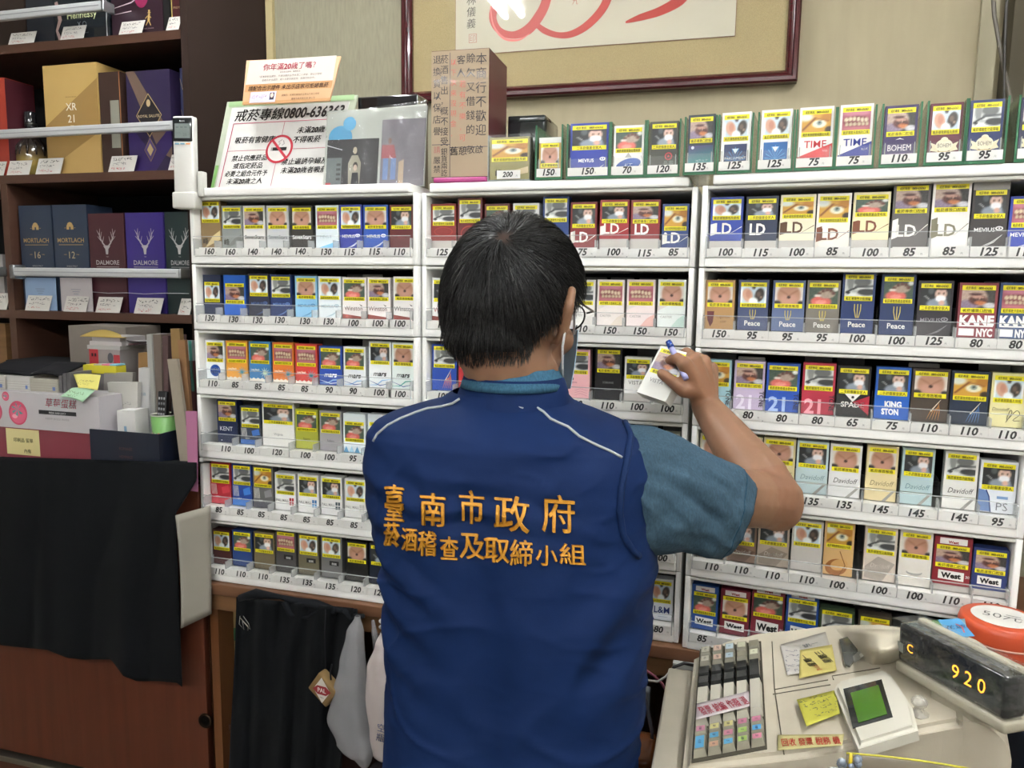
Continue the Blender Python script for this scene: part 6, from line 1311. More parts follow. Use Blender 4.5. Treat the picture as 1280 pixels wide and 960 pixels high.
# handwritten carton
def note_carton():
    Y = .012; Xa, Xb, Z0, Z1 = fb(540, 610.5, 62, 222, Y); W = Xb-Xa; zb = ZB0+.0095; H = Z1-zb
    t = empty('handwritten_carton', ((Xa+Xb)/2, Y, zb)); tag(t, 'tall carton covered with a handwritten Chinese notice beside the photo folder', 'carton'); t.rotation_euler = (0, 0, .03)
    m = MB(); m.box((-W/2, 0, 0), (W/2, .125, H), '#4c1620', 'card'); m.build('carton_body', t)
    m = MB(); m.box((-W/2, -.0012, .001), (W/2, -.0003, H-.001), '#a8957e', 'paper')
    A = art(0, -.0014, 0); K = '#28242a'; R_ = '#c4685c'
    cols = [('本商行不歡迎', .39, K, .105, .118), ('賒欠又借錢的', .22, K, .088, .118), ('客人，', .06, K, .085, .118)]
    e = H*.088
    def V(s, x, top, sz, c, lead): m.text(s, art(W*x, -.0016, H*top), sz, c, vert=True, off=0, lead=lead, res=1)
    V('本商行不歡迎', .37, .965, H*.095, K, 1.16); V('賒欠又借錢的', .19, .965, H*.08, K, 1.38); V('客人', .02, .955, H*.075, K, 1.35); V('若有不樂，可', .05, .76, H*.06, R_, 1.4); V('以下次來沒現金，', -.11, .93, H*.055, R_, 1.45)
    V('菸酒售出，概不接受', -.27, .965, H*.072, K, 1.12); V('退換貨以保店譽', -.40, .965, H*.072, K, 1.30); V('銀貨兩訖', -.27, .235, H*.06, K, .95); V('請', -.40, .25, H*.06, '#a85c58', 1.1); V('嚴禁', -.40, .17, H*.065, K, 1.1)
    m.text('敬啟', art(W*.27, -.0016, H*.19), H*.07, K); m.text('舊憩', art(-W*.02, -.0016, H*.18), H*.075, K, off=.01)
    rect(m, A, -W*.175, 0, -W*.165, H*.98, '#4c4854'); rect(m, A, -W*.49, H*.26, -W*.17, H*.265, '#4c4854'); rect(m, A, -W*.17, H*.235, W*.49, H*.24, '#4c4854')
    m.build('handwritten_sheet', t)
    m = MB(); m.box((-W*.15, -.0016, H*.6), (-W*.14, -.0012, H*.7), '#d8d4cc', 'paper')
    b = MB(); b.rbox((-W/2+.004, -.004, -.0092), (W/2-.002, .12, -.0004), '#b04080', 'plastic', .002)
    o = b.build('pink_tray', None, ((Xa+Xb)/2, Y, zb)); tag(o, 'flat pink packet lying under the handwritten carton', 'packet')
note_carton()
X = fb(636, 672, 145, 200, .10); m = MB()
def blackjar():
    Xa, Xb, Z0, Z1 = X; H = Z1-ZB0; r = (Xb-Xa)/2+.012
    m.rbox((-r, 0, 0), (r*.9, .11, H), '#14181a', 'gloss', .008); o = m.build('black_case', None, ((Xa+Xb)/2+.008, .10, ZB0)); tag(o, 'glossy black case behind the gold pack on the middle rack', 'case')
    k = MB(); k.rbox((-r+.002, -.001, H-.012), (r*.9-.002, .111, H+.001), '#1c2426', 'gloss', .003); k.build('lid', o)
blackjar()
# ================================================================== side counter and cash register
RA, RS = 1.06, .20
RN = Vector((-RS, 0, 1)).normalized(); RP0 = Vector((1.03, 0, RA))
def rp(px, py, h=0): return atpl(px, py, RP0+RN*h, RN)
CTZ = .934
def side_counter():
    t = empty('side_counter', (1.4, -.33, 0)); tag(t, 'dark side counter carrying the cash register at right', 'counter'); 
    m = MB(); m.rbox((-.395, -.45, CTZ-.03), (.45, .29, CTZ), '#4c3a2c', 'wood', .003); m.build('countertop', t)
    m = MB(); m.box((-.37, -.42, 0), (.42, .27, CTZ-.0305), '#1f1a1c', 'matte'); m.build('cabinet_body', t)
side_counter()
BG = '#bbb3a1'; BG2 = '#b0a896'
def register():
    o = Vector((1.2, -.36, CTZ+.001)); t = empty('cash_register', o); tag(t, 'beige cash register with green display in the lower right corner', 'cash register')
    def top_prism(px, h0, h1, c, mt, name, parent=None, bev=.003, zflat=None):
        pts = [rp(x, y, h1) for x, y in px]; bm = bmesh.new(); n = len(pts)
        tv = [bm.verts.new(p-o) for p in pts]; bv = [bm.verts.new((Vector((p.x, p.y, zflat)) if zflat is not None else p-RN*(h1-h0))-o) for p in pts]
        bm.faces.new(tv); bm.faces.new(bv[::-1])
        for i in range(n): bm.faces.new((tv[i], bv[i], bv[(i+1) % n], tv[(i+1) % n]))
        bmesh.ops.recalc_face_normals(bm, faces=bm.faces[:])
        te = [e for e in bm.edges if all(v in tv for v in e.verts)]
        if bev: bmesh.ops.bevel(bm, geom=te, offset=bev, segments=3, affect='EDGES')
        m = MB(); m.bm(bm, c, mt, False); m.sm = [False]*len(m.sm); return m.build(name, parent or t)
    OUT = [(853, 958), (1010, 940), (1180, 905), (1206, 901), (1196, 792), (1190, 790), (1100, 778), (1040, 779), (1000, 784), (945, 790), (905, 800), (868, 818)]
    b = top_prism(OUT, 0, 0, BG, 'aged_plastic', 'body', bev=.008, zflat=CTZ+.0012)
    # rear end of the housing, curving down behind the customer display
    N1, F1 = rp(1204, 901), rp(1195, 793); N2 = atY(1264, 958, N1.y+.012); dl = N2-N1; K_ = 10; vs = []; bz_ = CTZ+.0015
    for i in range(K_+1):
        t_ = i/K_; d = Vector((dl.x*math.sin(t_*math.pi/2), dl.y*t_, dl.z*(1-math.cos(t_*math.pi/2)))); 
        for q in (N1+d, F1+d): vs.append(q-o)
    top_ = [(2*i, 2*i+2, 2*i+3, 2*i+1) for i in range(K_)]; b0 = len(vs)
    for i in range(K_+1):
        for q in (vs[2*i], vs[2*i+1]): vs.append(Vector((q.x, q.y, bz_-o.z)))
    sides = [(2*i, b0+2*i, b0+2*i+2, 2*i+2) for i in range(K_)]+[(2*i+1, 2*i+3, b0+2*i+3, b0+2*i+1) for i in range(K_)]
    m = MB(); m.add(vs, top_, BG, 'aged_plastic', True); m.add(vs, sides+[(2*K_, b0+2*K_, b0+2*K_+1, 2*K_+1)], BG, 'aged_plastic'); m.build('rear_housing', t)
    # lower drawer shell on the operator's side
    a = atZ(838, 834, 1.035); c = atZ(817, 962, 1.035)
    m = MB(); m.rbox((a.x-.003-o.x, -.60-o.y, .0), (1.044-o.x, a.y-o.y, 1.035-o.z), '#a9a292', 'aged_plastic', .004); m.build('cash_drawer', t)
    # seams
    def seam(pts, name='seam', w_=.0007):
        m = MB(); m.tube([rp(x, y, .0002)-o for x, y in pts], w_, '#5c564a', 'matte', 6); m.build(name, t)
    seam([(965, 802), (968, 860), (980, 943)]); seam([(968, 862), (1035, 850)]); seam([(1042, 850), (1040, 845), (1100, 835)])
    seam([(966, 868), (1038, 856)])
    # key block: recess plate and keys
    TL, TR, BR_, BL = (876, 814), (950, 804), (957, 935), (866, 952)
    def kb(u, v):
        x = (TL[0]*(1-u)+TR[0]*u)*(1-v)+(BL[0]*(1-u)+BR_[0]*u)*v; y = (TL[1]*(1-u)+TR[1]*u)*(1-v)+(BL[1]*(1-u)+BR_[1]*u)*v; return x, y
    top_prism([kb(-.02, 1.01), kb(1.02, 1.01), kb(1.02, -.02), kb(-.02, -.02)], 0, .0008, '#4c483e', 'matte', 'key_well', bev=0)
    def key(u0, u1, v0, v1, c, lab=None, h=.0085, txt=None, gl='plastic'):
        g = .08*(u1-u0); gv = .10*min(v1-v0, .1)
        B = [rp(*kb(u, v), .001) for u, v in ((u0+g*.3, v1-gv*.3), (u1-g*.3, v1-gv*.3), (u1-g*.3, v0+gv*.3), (u0+g*.3, v0+gv*.3))]
        T = [rp(*kb(u, v), .001)+RN*h for u, v in ((u0+g*1.6, v1-gv*1.6), (u1-g*1.6, v1-gv*1.6), (u1-g*1.6, v0+gv*1.6), (u0+g*1.6, v0+gv*1.6))]
        m = MB(); m.hexa([p-o for p in B]+[p-o for p in T], c, gl)
        if lab:
            cc = sum(T, Vector())/4; q = [cc+(p-cc)*.82+RN*.0003-o for p in T]; m.poly(q, lab, 'paper')
            A = art(*(cc+RN*.0006-o), ux=T[0]-T[3], uy=T[1]-T[0]); 
            if txt: m.text(txt, A @ Matrix.Translation((0, -.0015, 0)), .0042, '#1c2440', off=.02, fit=.010)
        m.build('key', t)
    lc = ['#b8b4a4', '#c4a898', '#a8b8c0', '#b4b49c', '#b8b8a0']
    for i in range(5):
        u0, u1 = i/5, (i+1)/5
        for j, (v0, v1) in enumerate(((0, .085), (.085, .165))): key(u0, u1, v0, v1, '#7c7868', lc[i] if (i+j) % 2 or i < 3 else None, txt=('PLU', '部門', '%', '-', 'X')[i])
        if i < 4:
            for (v0, v1) in ((.19, .28), (.28, .37)): key(u0, u1, v0, v1, '#2a2b2b', h=.010, gl='gloss')
        else: key(u0, u1, .19, .37, '#2a2b2b', h=.010, gl='gloss')
        key(u0, u1, .385, .55, '#bab6a8', h=.011) if i < 4 else key(u0, u1, .385, .70, '#bab6a8', h=.011)
        if i < 4: key(u0, u1, .56, .70, '#b4af9f', h=.010)
    cg = [['#b88094', '#5ca0c8', None], ['#c4bc84', '#5ca0c8', '#c49c84'], ['#c4bc84', '#b87c8c', '#5ca0c8'], ['#c07c94', '#9cb868', '#9cb868'], ['#c07c94', '#5ca0d0', '#c0788c']]
    cw = ['100', '50', '20', '10', '5']
    for i in range(5):
        for j in range(3):
            c = cg[i][j]; v0 = .73+.083*j
            if i == 0 and j == 1: key(0, .2, .813, .979, '#8c8878', c, txt='小計')
            elif i == 0 and j == 2: pass
            else: key(i/5, (i+1)/5, v0, v0+.083, '#8c8878', c, txt=cw[(i+j) % 5])
    # printer cover hump with two paper slots
    A_, B_, C_, D_ = (1086, 832), (1112, 830), (1190, 790), (1036, 784)
    def hump(u, v):
        x = (A_[0]*(1-u)+B_[0]*u)*(1-v)+(D_[0]*(1-u)+C_[0]*u)*v; y = (A_[1]*(1-u)+B_[1]*u)*(1-v)+(D_[1]*(1-u)+C_[1]*u)*v
        su = min(1, u/.45); s = .5-.5*math.cos(math.pi*min(1, su)); e = min(1, (1-u)/.45); sv = math.sin(math.pi/2*min(1, v/.5)); sb_ = math.sqrt(max(0, 1-max(0, (v-.85)/.15)**2))
        return rp(x, y, .055*s*math.sin(e*math.pi/2)*sv*sb_-.001)-o
    m = MB(); m.grid(hump, 40, 30, BG, 'aged_plastic'); pc = m.build('printer_cover', t)
    def onh(px, h): return [rp(x, y, h)-o for x, y in px]
    m = MB(); q = onh([(1049, 799), (1068, 793), (1073, 817), (1062, 832), (1056, 830)], .0045); d = -RN*.003; m.add(q+[p+d for p in q], [(0, 1, 2, 3, 4)]+[(i, 5+i, 5+(i+1) % 5, (i+1) % 5) for i in range(5)], '#4a4c48', 'gloss')
    q = onh([(1062, 806), (1070, 806), (1072, 820), (1066, 822)], .0045); m.poly(q, '#7c8080', 'plastic'); m.build('paper_window', t)
    m = MB(); q = onh([(1066, 820), (1087, 802), (1091, 813), (1068, 829)], .0048); m.poly(q, '#8c8c84', 'plastic'); q = onh([(1074, 818), (1086, 808), (1089, 814), (1076, 822)], .0052); m.poly(q, '#c4c2b8', 'paper'); m.build('receipt_slot', t)
    # operator display
    lb = top_prism([(1072, 931), (1147, 908), (1140, 880), (1112, 838), (1102, 836), (1046, 850), (1042, 858)], 0, .016, '#c2bfb2', 'plastic', 'display_housing', bev=.005)
    def flatp(px, h, c, mt, name, par=None): m = MB(); m.poly([rp(x, y, h)-o for x, y in px], c, mt); 
    for px, h, c, mt, nm in (([(1066, 910), (1116, 896), (1102, 849), (1054, 861)], .0166, '#14181a', 'gloss', 'screen_bezel'), ([(1073, 903), (1109, 892), (1098, 856), (1063, 866)], .0172, '#3c6c14', 'gloss', 'green_screen')):
        P = [rp(x, y, h)-o for x, y in px]; m = MB(); m.hexa([p-RN*.001 for p in P]+P, c, mt); m.build(nm, t)
    # clear knob
    k = rp(1148, 893, 0); m = MB(); m.lathe([(0, 0), (.012, 0), (.012, .002), (.006, .004), (.005, .009), (.009, .013), (.0095, .017), (.005, .0215), (0, .022)], '#c8c4bc', 'acrylic_edge', 8, Matrix.Translation(k-o)); m.build('clear_knob', t)
    # customer display standing on the right
    bl = rp(1120, 829, .026); br = rp(1256, 898, .026); ux = (br-bl); ux.z *= .4; L = ux.length; ux.normalize(); 
    H_ = .049; A = art(*((bl+br)/2-o), ux=ux, uy=Vector((0, 0, 1))+Vector((.0, .0, 0))) 
    d = empty('customer_display', parent=t); d.matrix_local = A
    m = MB(); m.rbox((-L/2, 0, -.030), (L/2, H_, 0), '#1a1c1e', 'gloss', .007, 3); m.build('black_screen', d)
    m = MB(); m.rbox((-L/2+.002, -.004, -.036), (L/2-.002, H_+.004, -.026), '#a8a290', 'aged_plastic', .004); m.rbox((-L/2-.001, -.014, -.036), (L/2+.001, -.0004, .001), '#a8a290', 'aged_plastic', .004); m.build('beige_shell', d)
    m = MB(); m.text('C', Matrix.Translation((-L*.36, H_*.38, .0006)), .015, (1., .34, .03), off=0, m='led'); [m.text(ch, Matrix.Translation((L*.19+(k-1)*.0175, H_*.36, .0006)), .0235, (1., .34, .03), off=-.004, m='led', shear=.05) for k, ch in enumerate('920')]; m.build('led_digits', d)
    m = MB(); m.poly([(-L*.49, H_*.28, .0005), (-L*.43, H_*.26, .0005), (-L*.43, H_*.5, .0005), (-L*.49, H_*.52, .0005)], '#6c6c68', 'card'); m.build('small_sticker', d)
    m = MB(); bmx = (-L/2-.004, -.004, -.04), (L/2+.008, H_+.004, .004)
    def wrap(u, v):
        x = bmx[0][0]+(bmx[1][0]-bmx[0][0])*u; y = bmx[0][1]+(bmx[1][1]-bmx[0][1])*v
        n_ = noise.noise(Vector((u*10, v*5, 2))); return Vector((x, y, .0042+.0016*n_+(-.03*max(0, (u-.96)/.04))))
    m.grid(wrap, 50, 14, '#e4e8e8', 'film'); m.grid(lambda u, v: Vector((bmx[0][0]+(bmx[1][0]-bmx[0][0])*u, bmx[1][1]+.001*noise.noise(Vector((u*12, v, 5))), .0042-.044*v)), 50, 4, '#e4e8e8', 'film')
    m.build('clear_wrap', d)
    m = MB(); m.rbox((-.03, -.05, -.034), (.03, .004, -.008), '#a8a290', 'aged_plastic', .004); m.build('display_neck', d)
register()
def note(name, lab, px, h, c, hand=None, curl_=0, cat='note', mt='paper', th=.0005):
    """px: tl,tr,br,bl on the register top"""
    m = MB()
    def fn(u, v):
        a, b, c_, d = px; x = (a[0]*(1-u)+b[0]*u)*(1-v)+(d[0]*(1-u)+c_[0]*u)*v; y = (a[1]*(1-u)+b[1]*u)*(1-v)+(d[1]*(1-u)+c_[1]*u)*v
        return rp(x, y, h+curl_*((u-.5)**2*4-.3)*(.4+v*.6) if curl_ else h+.0003*v)
    m.sheet(fn, 10, 6, th, c, mt); o = m.build(name); tag(o, lab, cat, 'notes on the cash register')
    if hand:
        k = MB(); a = fn(0, .5); b = fn(1, .5); cc = fn(.5, .5); A = art(*(cc+RN*(.0012)), ux=b-a, uy=fn(.5, 0)-fn(.5, 1)); W = (b-a).length; H = (fn(.5, 0)-fn(.5, 1)).length
        hand(k, A, W, H); k.build('handwriting', o)
    return o
note('paper_sheet', 'grey sheet at the back under the yellow note on the register', [(976, 806), (1032, 790), (1043, 826), (1000, 838)], .0010, '#a09c94', lambda k, A, W, H: k.text('統一', A @ Matrix.Translation((W*.2, H*.15, 0)), .012, '#3c4048', off=.02))
note('receipt_note', 'white handwritten slip left of the yellow note on the register', [(975, 807), (1001, 809), (1006, 841), (984, 844)], .0022, '#b8b4ae', lambda k, A, W, H: [scribble(k, A, -W*.4, H*(.25-.17*i), W*.4, H*(.35-.17*i), H*.1, '#5c5c6c', 0, i) for i in range(5)])
def rotA(A): return A @ Matrix.Rotation(math.pi/2, 4, 'Z')
note('yellow_note', 'yellow note with black and red writing at the back of the register', [(1000, 813), (1040, 806), (1046, 838), (999, 848)], .0034, '#bcb068',
     lambda k, A, W, H: (k.text('星期一', rotA(A) @ Matrix.Translation((H*.05, W*.12, 0)), .012, '#1c1c18', off=.03), k.text('7-11', rotA(A) @ Matrix.Translation((-H*.25, W*.1, 0)), .009, '#b83c30', off=.02), k.text('星期三', rotA(A) @ Matrix.Translation((H*.08, -W*.34, 0)), .013, '#1c1c18', off=.03)))
note('curled_note', 'curled bright yellow note left of the green display', [(996, 875), (1044, 863), (1050, 892), (1008, 908)], .006, '#bcb84c', lambda k, A, W, H: [scribble(k, A @ Matrix.Translation((0, 0, .003)), -W*.38, H*(.2-.2*i), W*.38, H*(.33-.2*i), H*.13, '#4c5434', .0006, 20+i) for i in range(4)], curl_=.006)
note('label_strip', 'cream label strip with red writing along the front of the register', [(972, 919), (1055, 918), (1053, 932), (972, 938)], .0012, '#b8b07c', lambda k, A, W, H: k.text('回收 發票 稅務 機', A @ Matrix.Translation((0, -H*.3, 0)), H*.62, '#b8342c', off=.03, fit=W*.9))
note('key_label_strip', 'white strip with red writing taped over the white register keys', [(871, 880), (936, 864), (937, 883), (870, 900)], .0135, '#bcb2b4', lambda k, A, W, H: k.text('發票 統編 作廢 退', A @ Matrix.Translation((0, -H*.3, 0)), H*.6, '#a82c44', off=.03, fit=W*.9))
# colourful card on the printer cover
def card_paint(k, A, W, H):
    A = A @ Matrix.Translation((0, 0, .0004)); rect(k, A, -W/2, -H*.2, -W*.3, H/2, '#c8a030', .0003); k.text('福', A @ Matrix.Translation((-W*.4, 0, .0006)), .012, '#a02820', off=.03)
    rect(k, A, -W*.3, -H/2, -W*.08, H/2, '#3c3c38', .0003); rect(k, A, -W*.08, -H/2, -W*.05, H/2, '#a83c30', .0004); rect(k, A, -W*.05, -H/2, -.0, H/2, '#c8b89c', .0004); rect(k, A, 0, -H/2, W*.12, H/2, '#4c8444', .0003); rect(k, A, W*.12, -H/2, W/2, H/2, '#4c94c4', .0003)
    k.text('花蓮', A @ Matrix.Translation((W*.3, -H*.05, .0006)), .012, '#204870', off=.03, shear=.2); stroke(k, A, [(W*.36, H*.2), (W*.42, 0), (W*.38, -H*.3)], .0016, '#c04c4c', .0007)
note('picture_card', 'colourful blue and green card behind the black customer display', [(1126, 780), (1206, 774), (1211, 797), (1146, 802)], .054, '#8cb0c0', card_paint, cat='card', mt='card', th=.0008)
# tin, carton and slip in the corner
def corner():
    c = atZ(1253, 771, 1.130); zb = 1.081
    t = empty('orange_tin', (c.x, c.y, zb)); tag(t, 'round orange tin with a white paper label on its lid', 'tin')
    R_ = .056
    m = MB(); m.lathe([(0, 0), (R_*.96, 0), (R_*.97, .002), (R_*.97, .036), (0, .036)], '#b8482a', 'plastic', 48); m.build('tin_body', t)
    m = MB(); m.lathe([(R_*.975, .018), (R_*1.0, .018), (R_*1.005, .020), (R_*1.0, .039), (R_*.96, .047), (R_*.88, .049), (0, .049)], '#bf4c2c', 'plastic', 48); m.lathe([(R_*1.0, .0185), (R_*1.012, .019), (R_*1.012, .021), (R_*1.0, .0215)], '#d8a894', 'plastic', 48); m.build('lid', t)
    m = MB(); A = Matrix.Translation((0, 0, .0493)); ell(m, A, 0, 0, R_*.72, R_*.72, '#c8c6c0', .0003, 32, 'paper'); m.text('50元', A @ Matrix.Rotation(-.35, 4, 'Z') @ Matrix.Translation((0, -.010, .0006)), .026, '#3c3c3c', off=-.01); m.build('paper_label', t)
    b = MB(); b.box((c.x-.05, c.y-.14, CTZ+.001), (c.x+.10, c.y+.06, zb-.0008), '#5c4c3c', 'paper'); o = b.build('cardboard_carton'); tag(o, 'brown carton under the orange tin in the lower right', 'carton')
    q = [atZ(x, y, zb+.001) for x, y in ((1233, 822), (1249, 810), (1284, 822), (1269, 838))]
    m = MB(); cc = sum(q, Vector())/4; m.hexa([p-cc for p in (q[3], q[2], q[1], q[0])]+[p-cc+Vector((0, 0, .0005)) for p in (q[3], q[2], q[1], q[0])], '#c0bcb4', 'paper')
    o = m.build('paper_slip', None, cc); tag(o, 'white slip with red writing before the orange tin', 'note'); k = MB(); scribble(k, Matrix.Translation((0, 0, .0006)) @ Matrix.Rotation(-.3, 4, 'Z'), -.018, -.004, .018, .010, .012, '#b03848', .0003, 4); k.build('handwriting', o)
corner()
# folder and key cluster at the bottom edge
m = MB(); P = [atd(1058, 942, .66), atd(1135, 947, .655), atd(1215, 962, .65)]
m.sheet(lambda u, v: (P[0]*(1-u)*(1-u)+P[1]*2*u*(1-u)+P[2]*u*u)-Vector((0, 0, (P[1].z-CTZ-.001)*v)), 12, 4, .003, '#6c6250', 'card'); o = m.build('brown_folder'); tag(o, 'brown folder with yellow edge at the bottom edge below the register', 'folder')
k = MB(); k.tube([(P[0]*(1-u)*(1-u)+P[1]*2*u*(1-u)+P[2]*u*u)+Vector((0, 0, .0003)) for u in [i/12 for i in range(13)]], .0009, '#b8b030', 'card', 6); k.build('yellow_edge', o)
def charm():
    c = atd(1063, 955, .64); t = empty('charm_cluster', c); tag(t, 'small cluster of clear and yellow beads at the bottom edge before the register', 'charm')
    rnd = random.Random(3)
    for i in range(9):
        m = MB(); r = rnd.uniform(.0025, .004); p = Vector((rnd.uniform(-.008, .008), rnd.uniform(-.004, .004), rnd.uniform(-.012, .006))); m.lathe([(0, -r), (r*.7, -r*.7), (r, 0), (r*.7, r*.7), (0, r)], '#7c8694', 'gloss', 8, Matrix.Translation(p)); m.build('clear_bead', t)
    m = MB(); m.tube([(0, 0, -.004), (0, 0, .009)], [.002, .0012], '#c8b028', 'gloss', 8); m.build('yellow_tip', t)
    m = MB(); m.lathe([(0, 0), (.011, 0), (.011, .004), (0, .004)], '#b8b8b8', 'gloss', 20, Matrix.Translation((-.010, .002, -.018)) @ Matrix.Rotation(1.3, 4, 'X')); m.build('white_disc', t)
charm()
# things in the dark gap between man and register
p = atd(806, 880, 1.18)
for i, (lab, c, r, pts) in enumerate([('pink wire looping in the gap left of the register', '#8c4c5c', .0022, [(790, 836), (805, 836), (818, 845), (828, 855), (832, 862)]), ('white cable looping under the pink wire', '#a8a4a0', .002, [(792, 842), (806, 850), (822, 852), (832, 846), (840, 836)]),
     ('grey cable hanging down in the gap left of the register', '#4c4c50', .003, [(796, 845), (803, 858), (808, 880), (815, 915), (816, 960)]), ('black cable arching over the register drawer', '#141416', .0028, [(836, 848), (842, 834), (855, 829), (868, 832)])]):
    m = MB(); m.tube([atd(x, y, 1.30-.02*i if i < 3 else 1.27) for x, y in pts], r, c, 'plastic', 8); tag(m.build('cable'), lab, 'cable')
m = MB(); a = atd(804, 868, 1.36); m.rbox((a.x-.012, a.y-.01, a.z-.03), (a.x+.012, a.y+.01, a.z+.012), '#5c6064', 'plastic', .003); tag(m.build('grey_adapter'), 'grey adapter hanging in the dark gap left of the register', 'adapter')
m = MB(); a = atY(856, 829, -.012); m.box((a.x-.02, -.03, a.z-.02), (a.x+.02, -.0175, a.z+.006), '#a8a8a4', 'paper'); tag(m.build('white_card'), 'small white card stuck on the desk edge above the register drawer', 'card')
a = atd(788, 950, 1.25); m = MB(); m.rbox((a.x-.05, a.y-.04, .60), (a.x+.045, a.y+.05, a.z+.03), '#6c3c1c', 'lacquer', .02, 4); tag(m.build('brown_stool'), 'brown leather stool top beside the man', 'stool')
a = atd(1268, 925, .95); m = MB(); m.rbox((a.x+.004, a.y-.03, CTZ+.001), (a.x+.08, a.y+.05, a.z+.02), '#1c2434', 'fabric', .012, 3); tag(m.build('navy_pouch'), 'dark navy pouch at the right edge beside the register', 'pouch')
# ================================================================== the man
def ico(c, r, M=None, sub=2):
    bm = bmesh.new(); bmesh.ops.create_icosphere(bm, subdivisions=sub, radius=1)
    rr = r if isinstance(r, (list, tuple)) else (r, r, r)
    T = Matrix.Translation(c) @ (M or I4) @ Matrix.Diagonal((*rr, 1))
    vs = [T @ v.co for v in bm.verts]; fs = [[v.index for v in f.verts] for f in bm.faces]; bm.free(); return vs, fs
class Blob:
    """union of ellipsoids and tapered limbs, remeshed into one continuous surface"""
    def __init__(s): s.v = []; s.f = []
    def put(s, vf):
        o = len(s.v); s.v += vf[0]; s.f += [[o+i for i in f] for f in vf[1]]
    def ball(s, c, r, M=None): s.put(ico(Vector(c), r, M)); return s
    def limb(s, pts, rs, step=.35):
        pts = [Vector(p) for p in pts]
        for (a, b, ra, rb) in zip(pts, pts[1:], rs, rs[1:]):
            n = max(2, int((b-a).length/(min(ra, rb)*step)))
            for i in range(n+1): t = i/n; s.put(ico(a.lerp(b, t), ra+(rb-ra)*t))
        return s
    def mesh(s, voxel, smooth=6, fac=.5):
        me = bpy.data.meshes.new('tmp'); me.from_pydata([tuple(v) for v in s.v], [], s.f); ob = bpy.data.objects.new('tmp', me); col.objects.link(ob)
        m = ob.modifiers.new('r', 'REMESH'); m.mode = 'VOXEL'; m.voxel_size = voxel
        if smooth: k = ob.modifiers.new('s', 'SMOOTH'); k.iterations = smooth; k.factor = fac
        dg = bpy.context.evaluated_depsgraph_get(); e = bpy.data.meshes.new_from_object(ob.evaluated_get(dg))
        vs = [v.co.copy() for v in e.vertices]; fs = [tuple(p.vertices) for p in e.polygons]
        bpy.data.objects.remove(ob); bpy.data.meshes.remove(me); bpy.data.meshes.remove(e); return vs, fs
HC = Vector((.802, -.389, 1.574))                      # centre of the skull
hy = math.atan2(Fw.y, Fw.x) - math.radians(33)        # where the face points
HF = Vector((math.cos(hy), math.sin(hy), -.22)).normalized(); HR = HF.cross(Vector((0, 0, 1))).normalized(); HU = HR.cross(HF)
def H(x, y, z): return HC+HR*x+HF*y+HU*z
HM = Matrix((HR, HF, HU)).transposed().to_4x4()
man = empty('person', (.815, -.42, 0)); tag(man, 'man seen from behind in navy vest with gold lettering, teal polo shirt and glasses', 'person')
mo = Vector((.815, -.42, 0))
SK = '#84614a'
TC = Vector((.815, -.43, 1.2))
sR, eR, wR = atd(792, 610, .975), atd(968, 626, 1.075), atd(882, 507, 1.215)
sL = Vector((.672, -.375, 1.362)); eL = Vector((.650, -.285, 1.10)); wL = Vector((.78, -.235, 1.16))
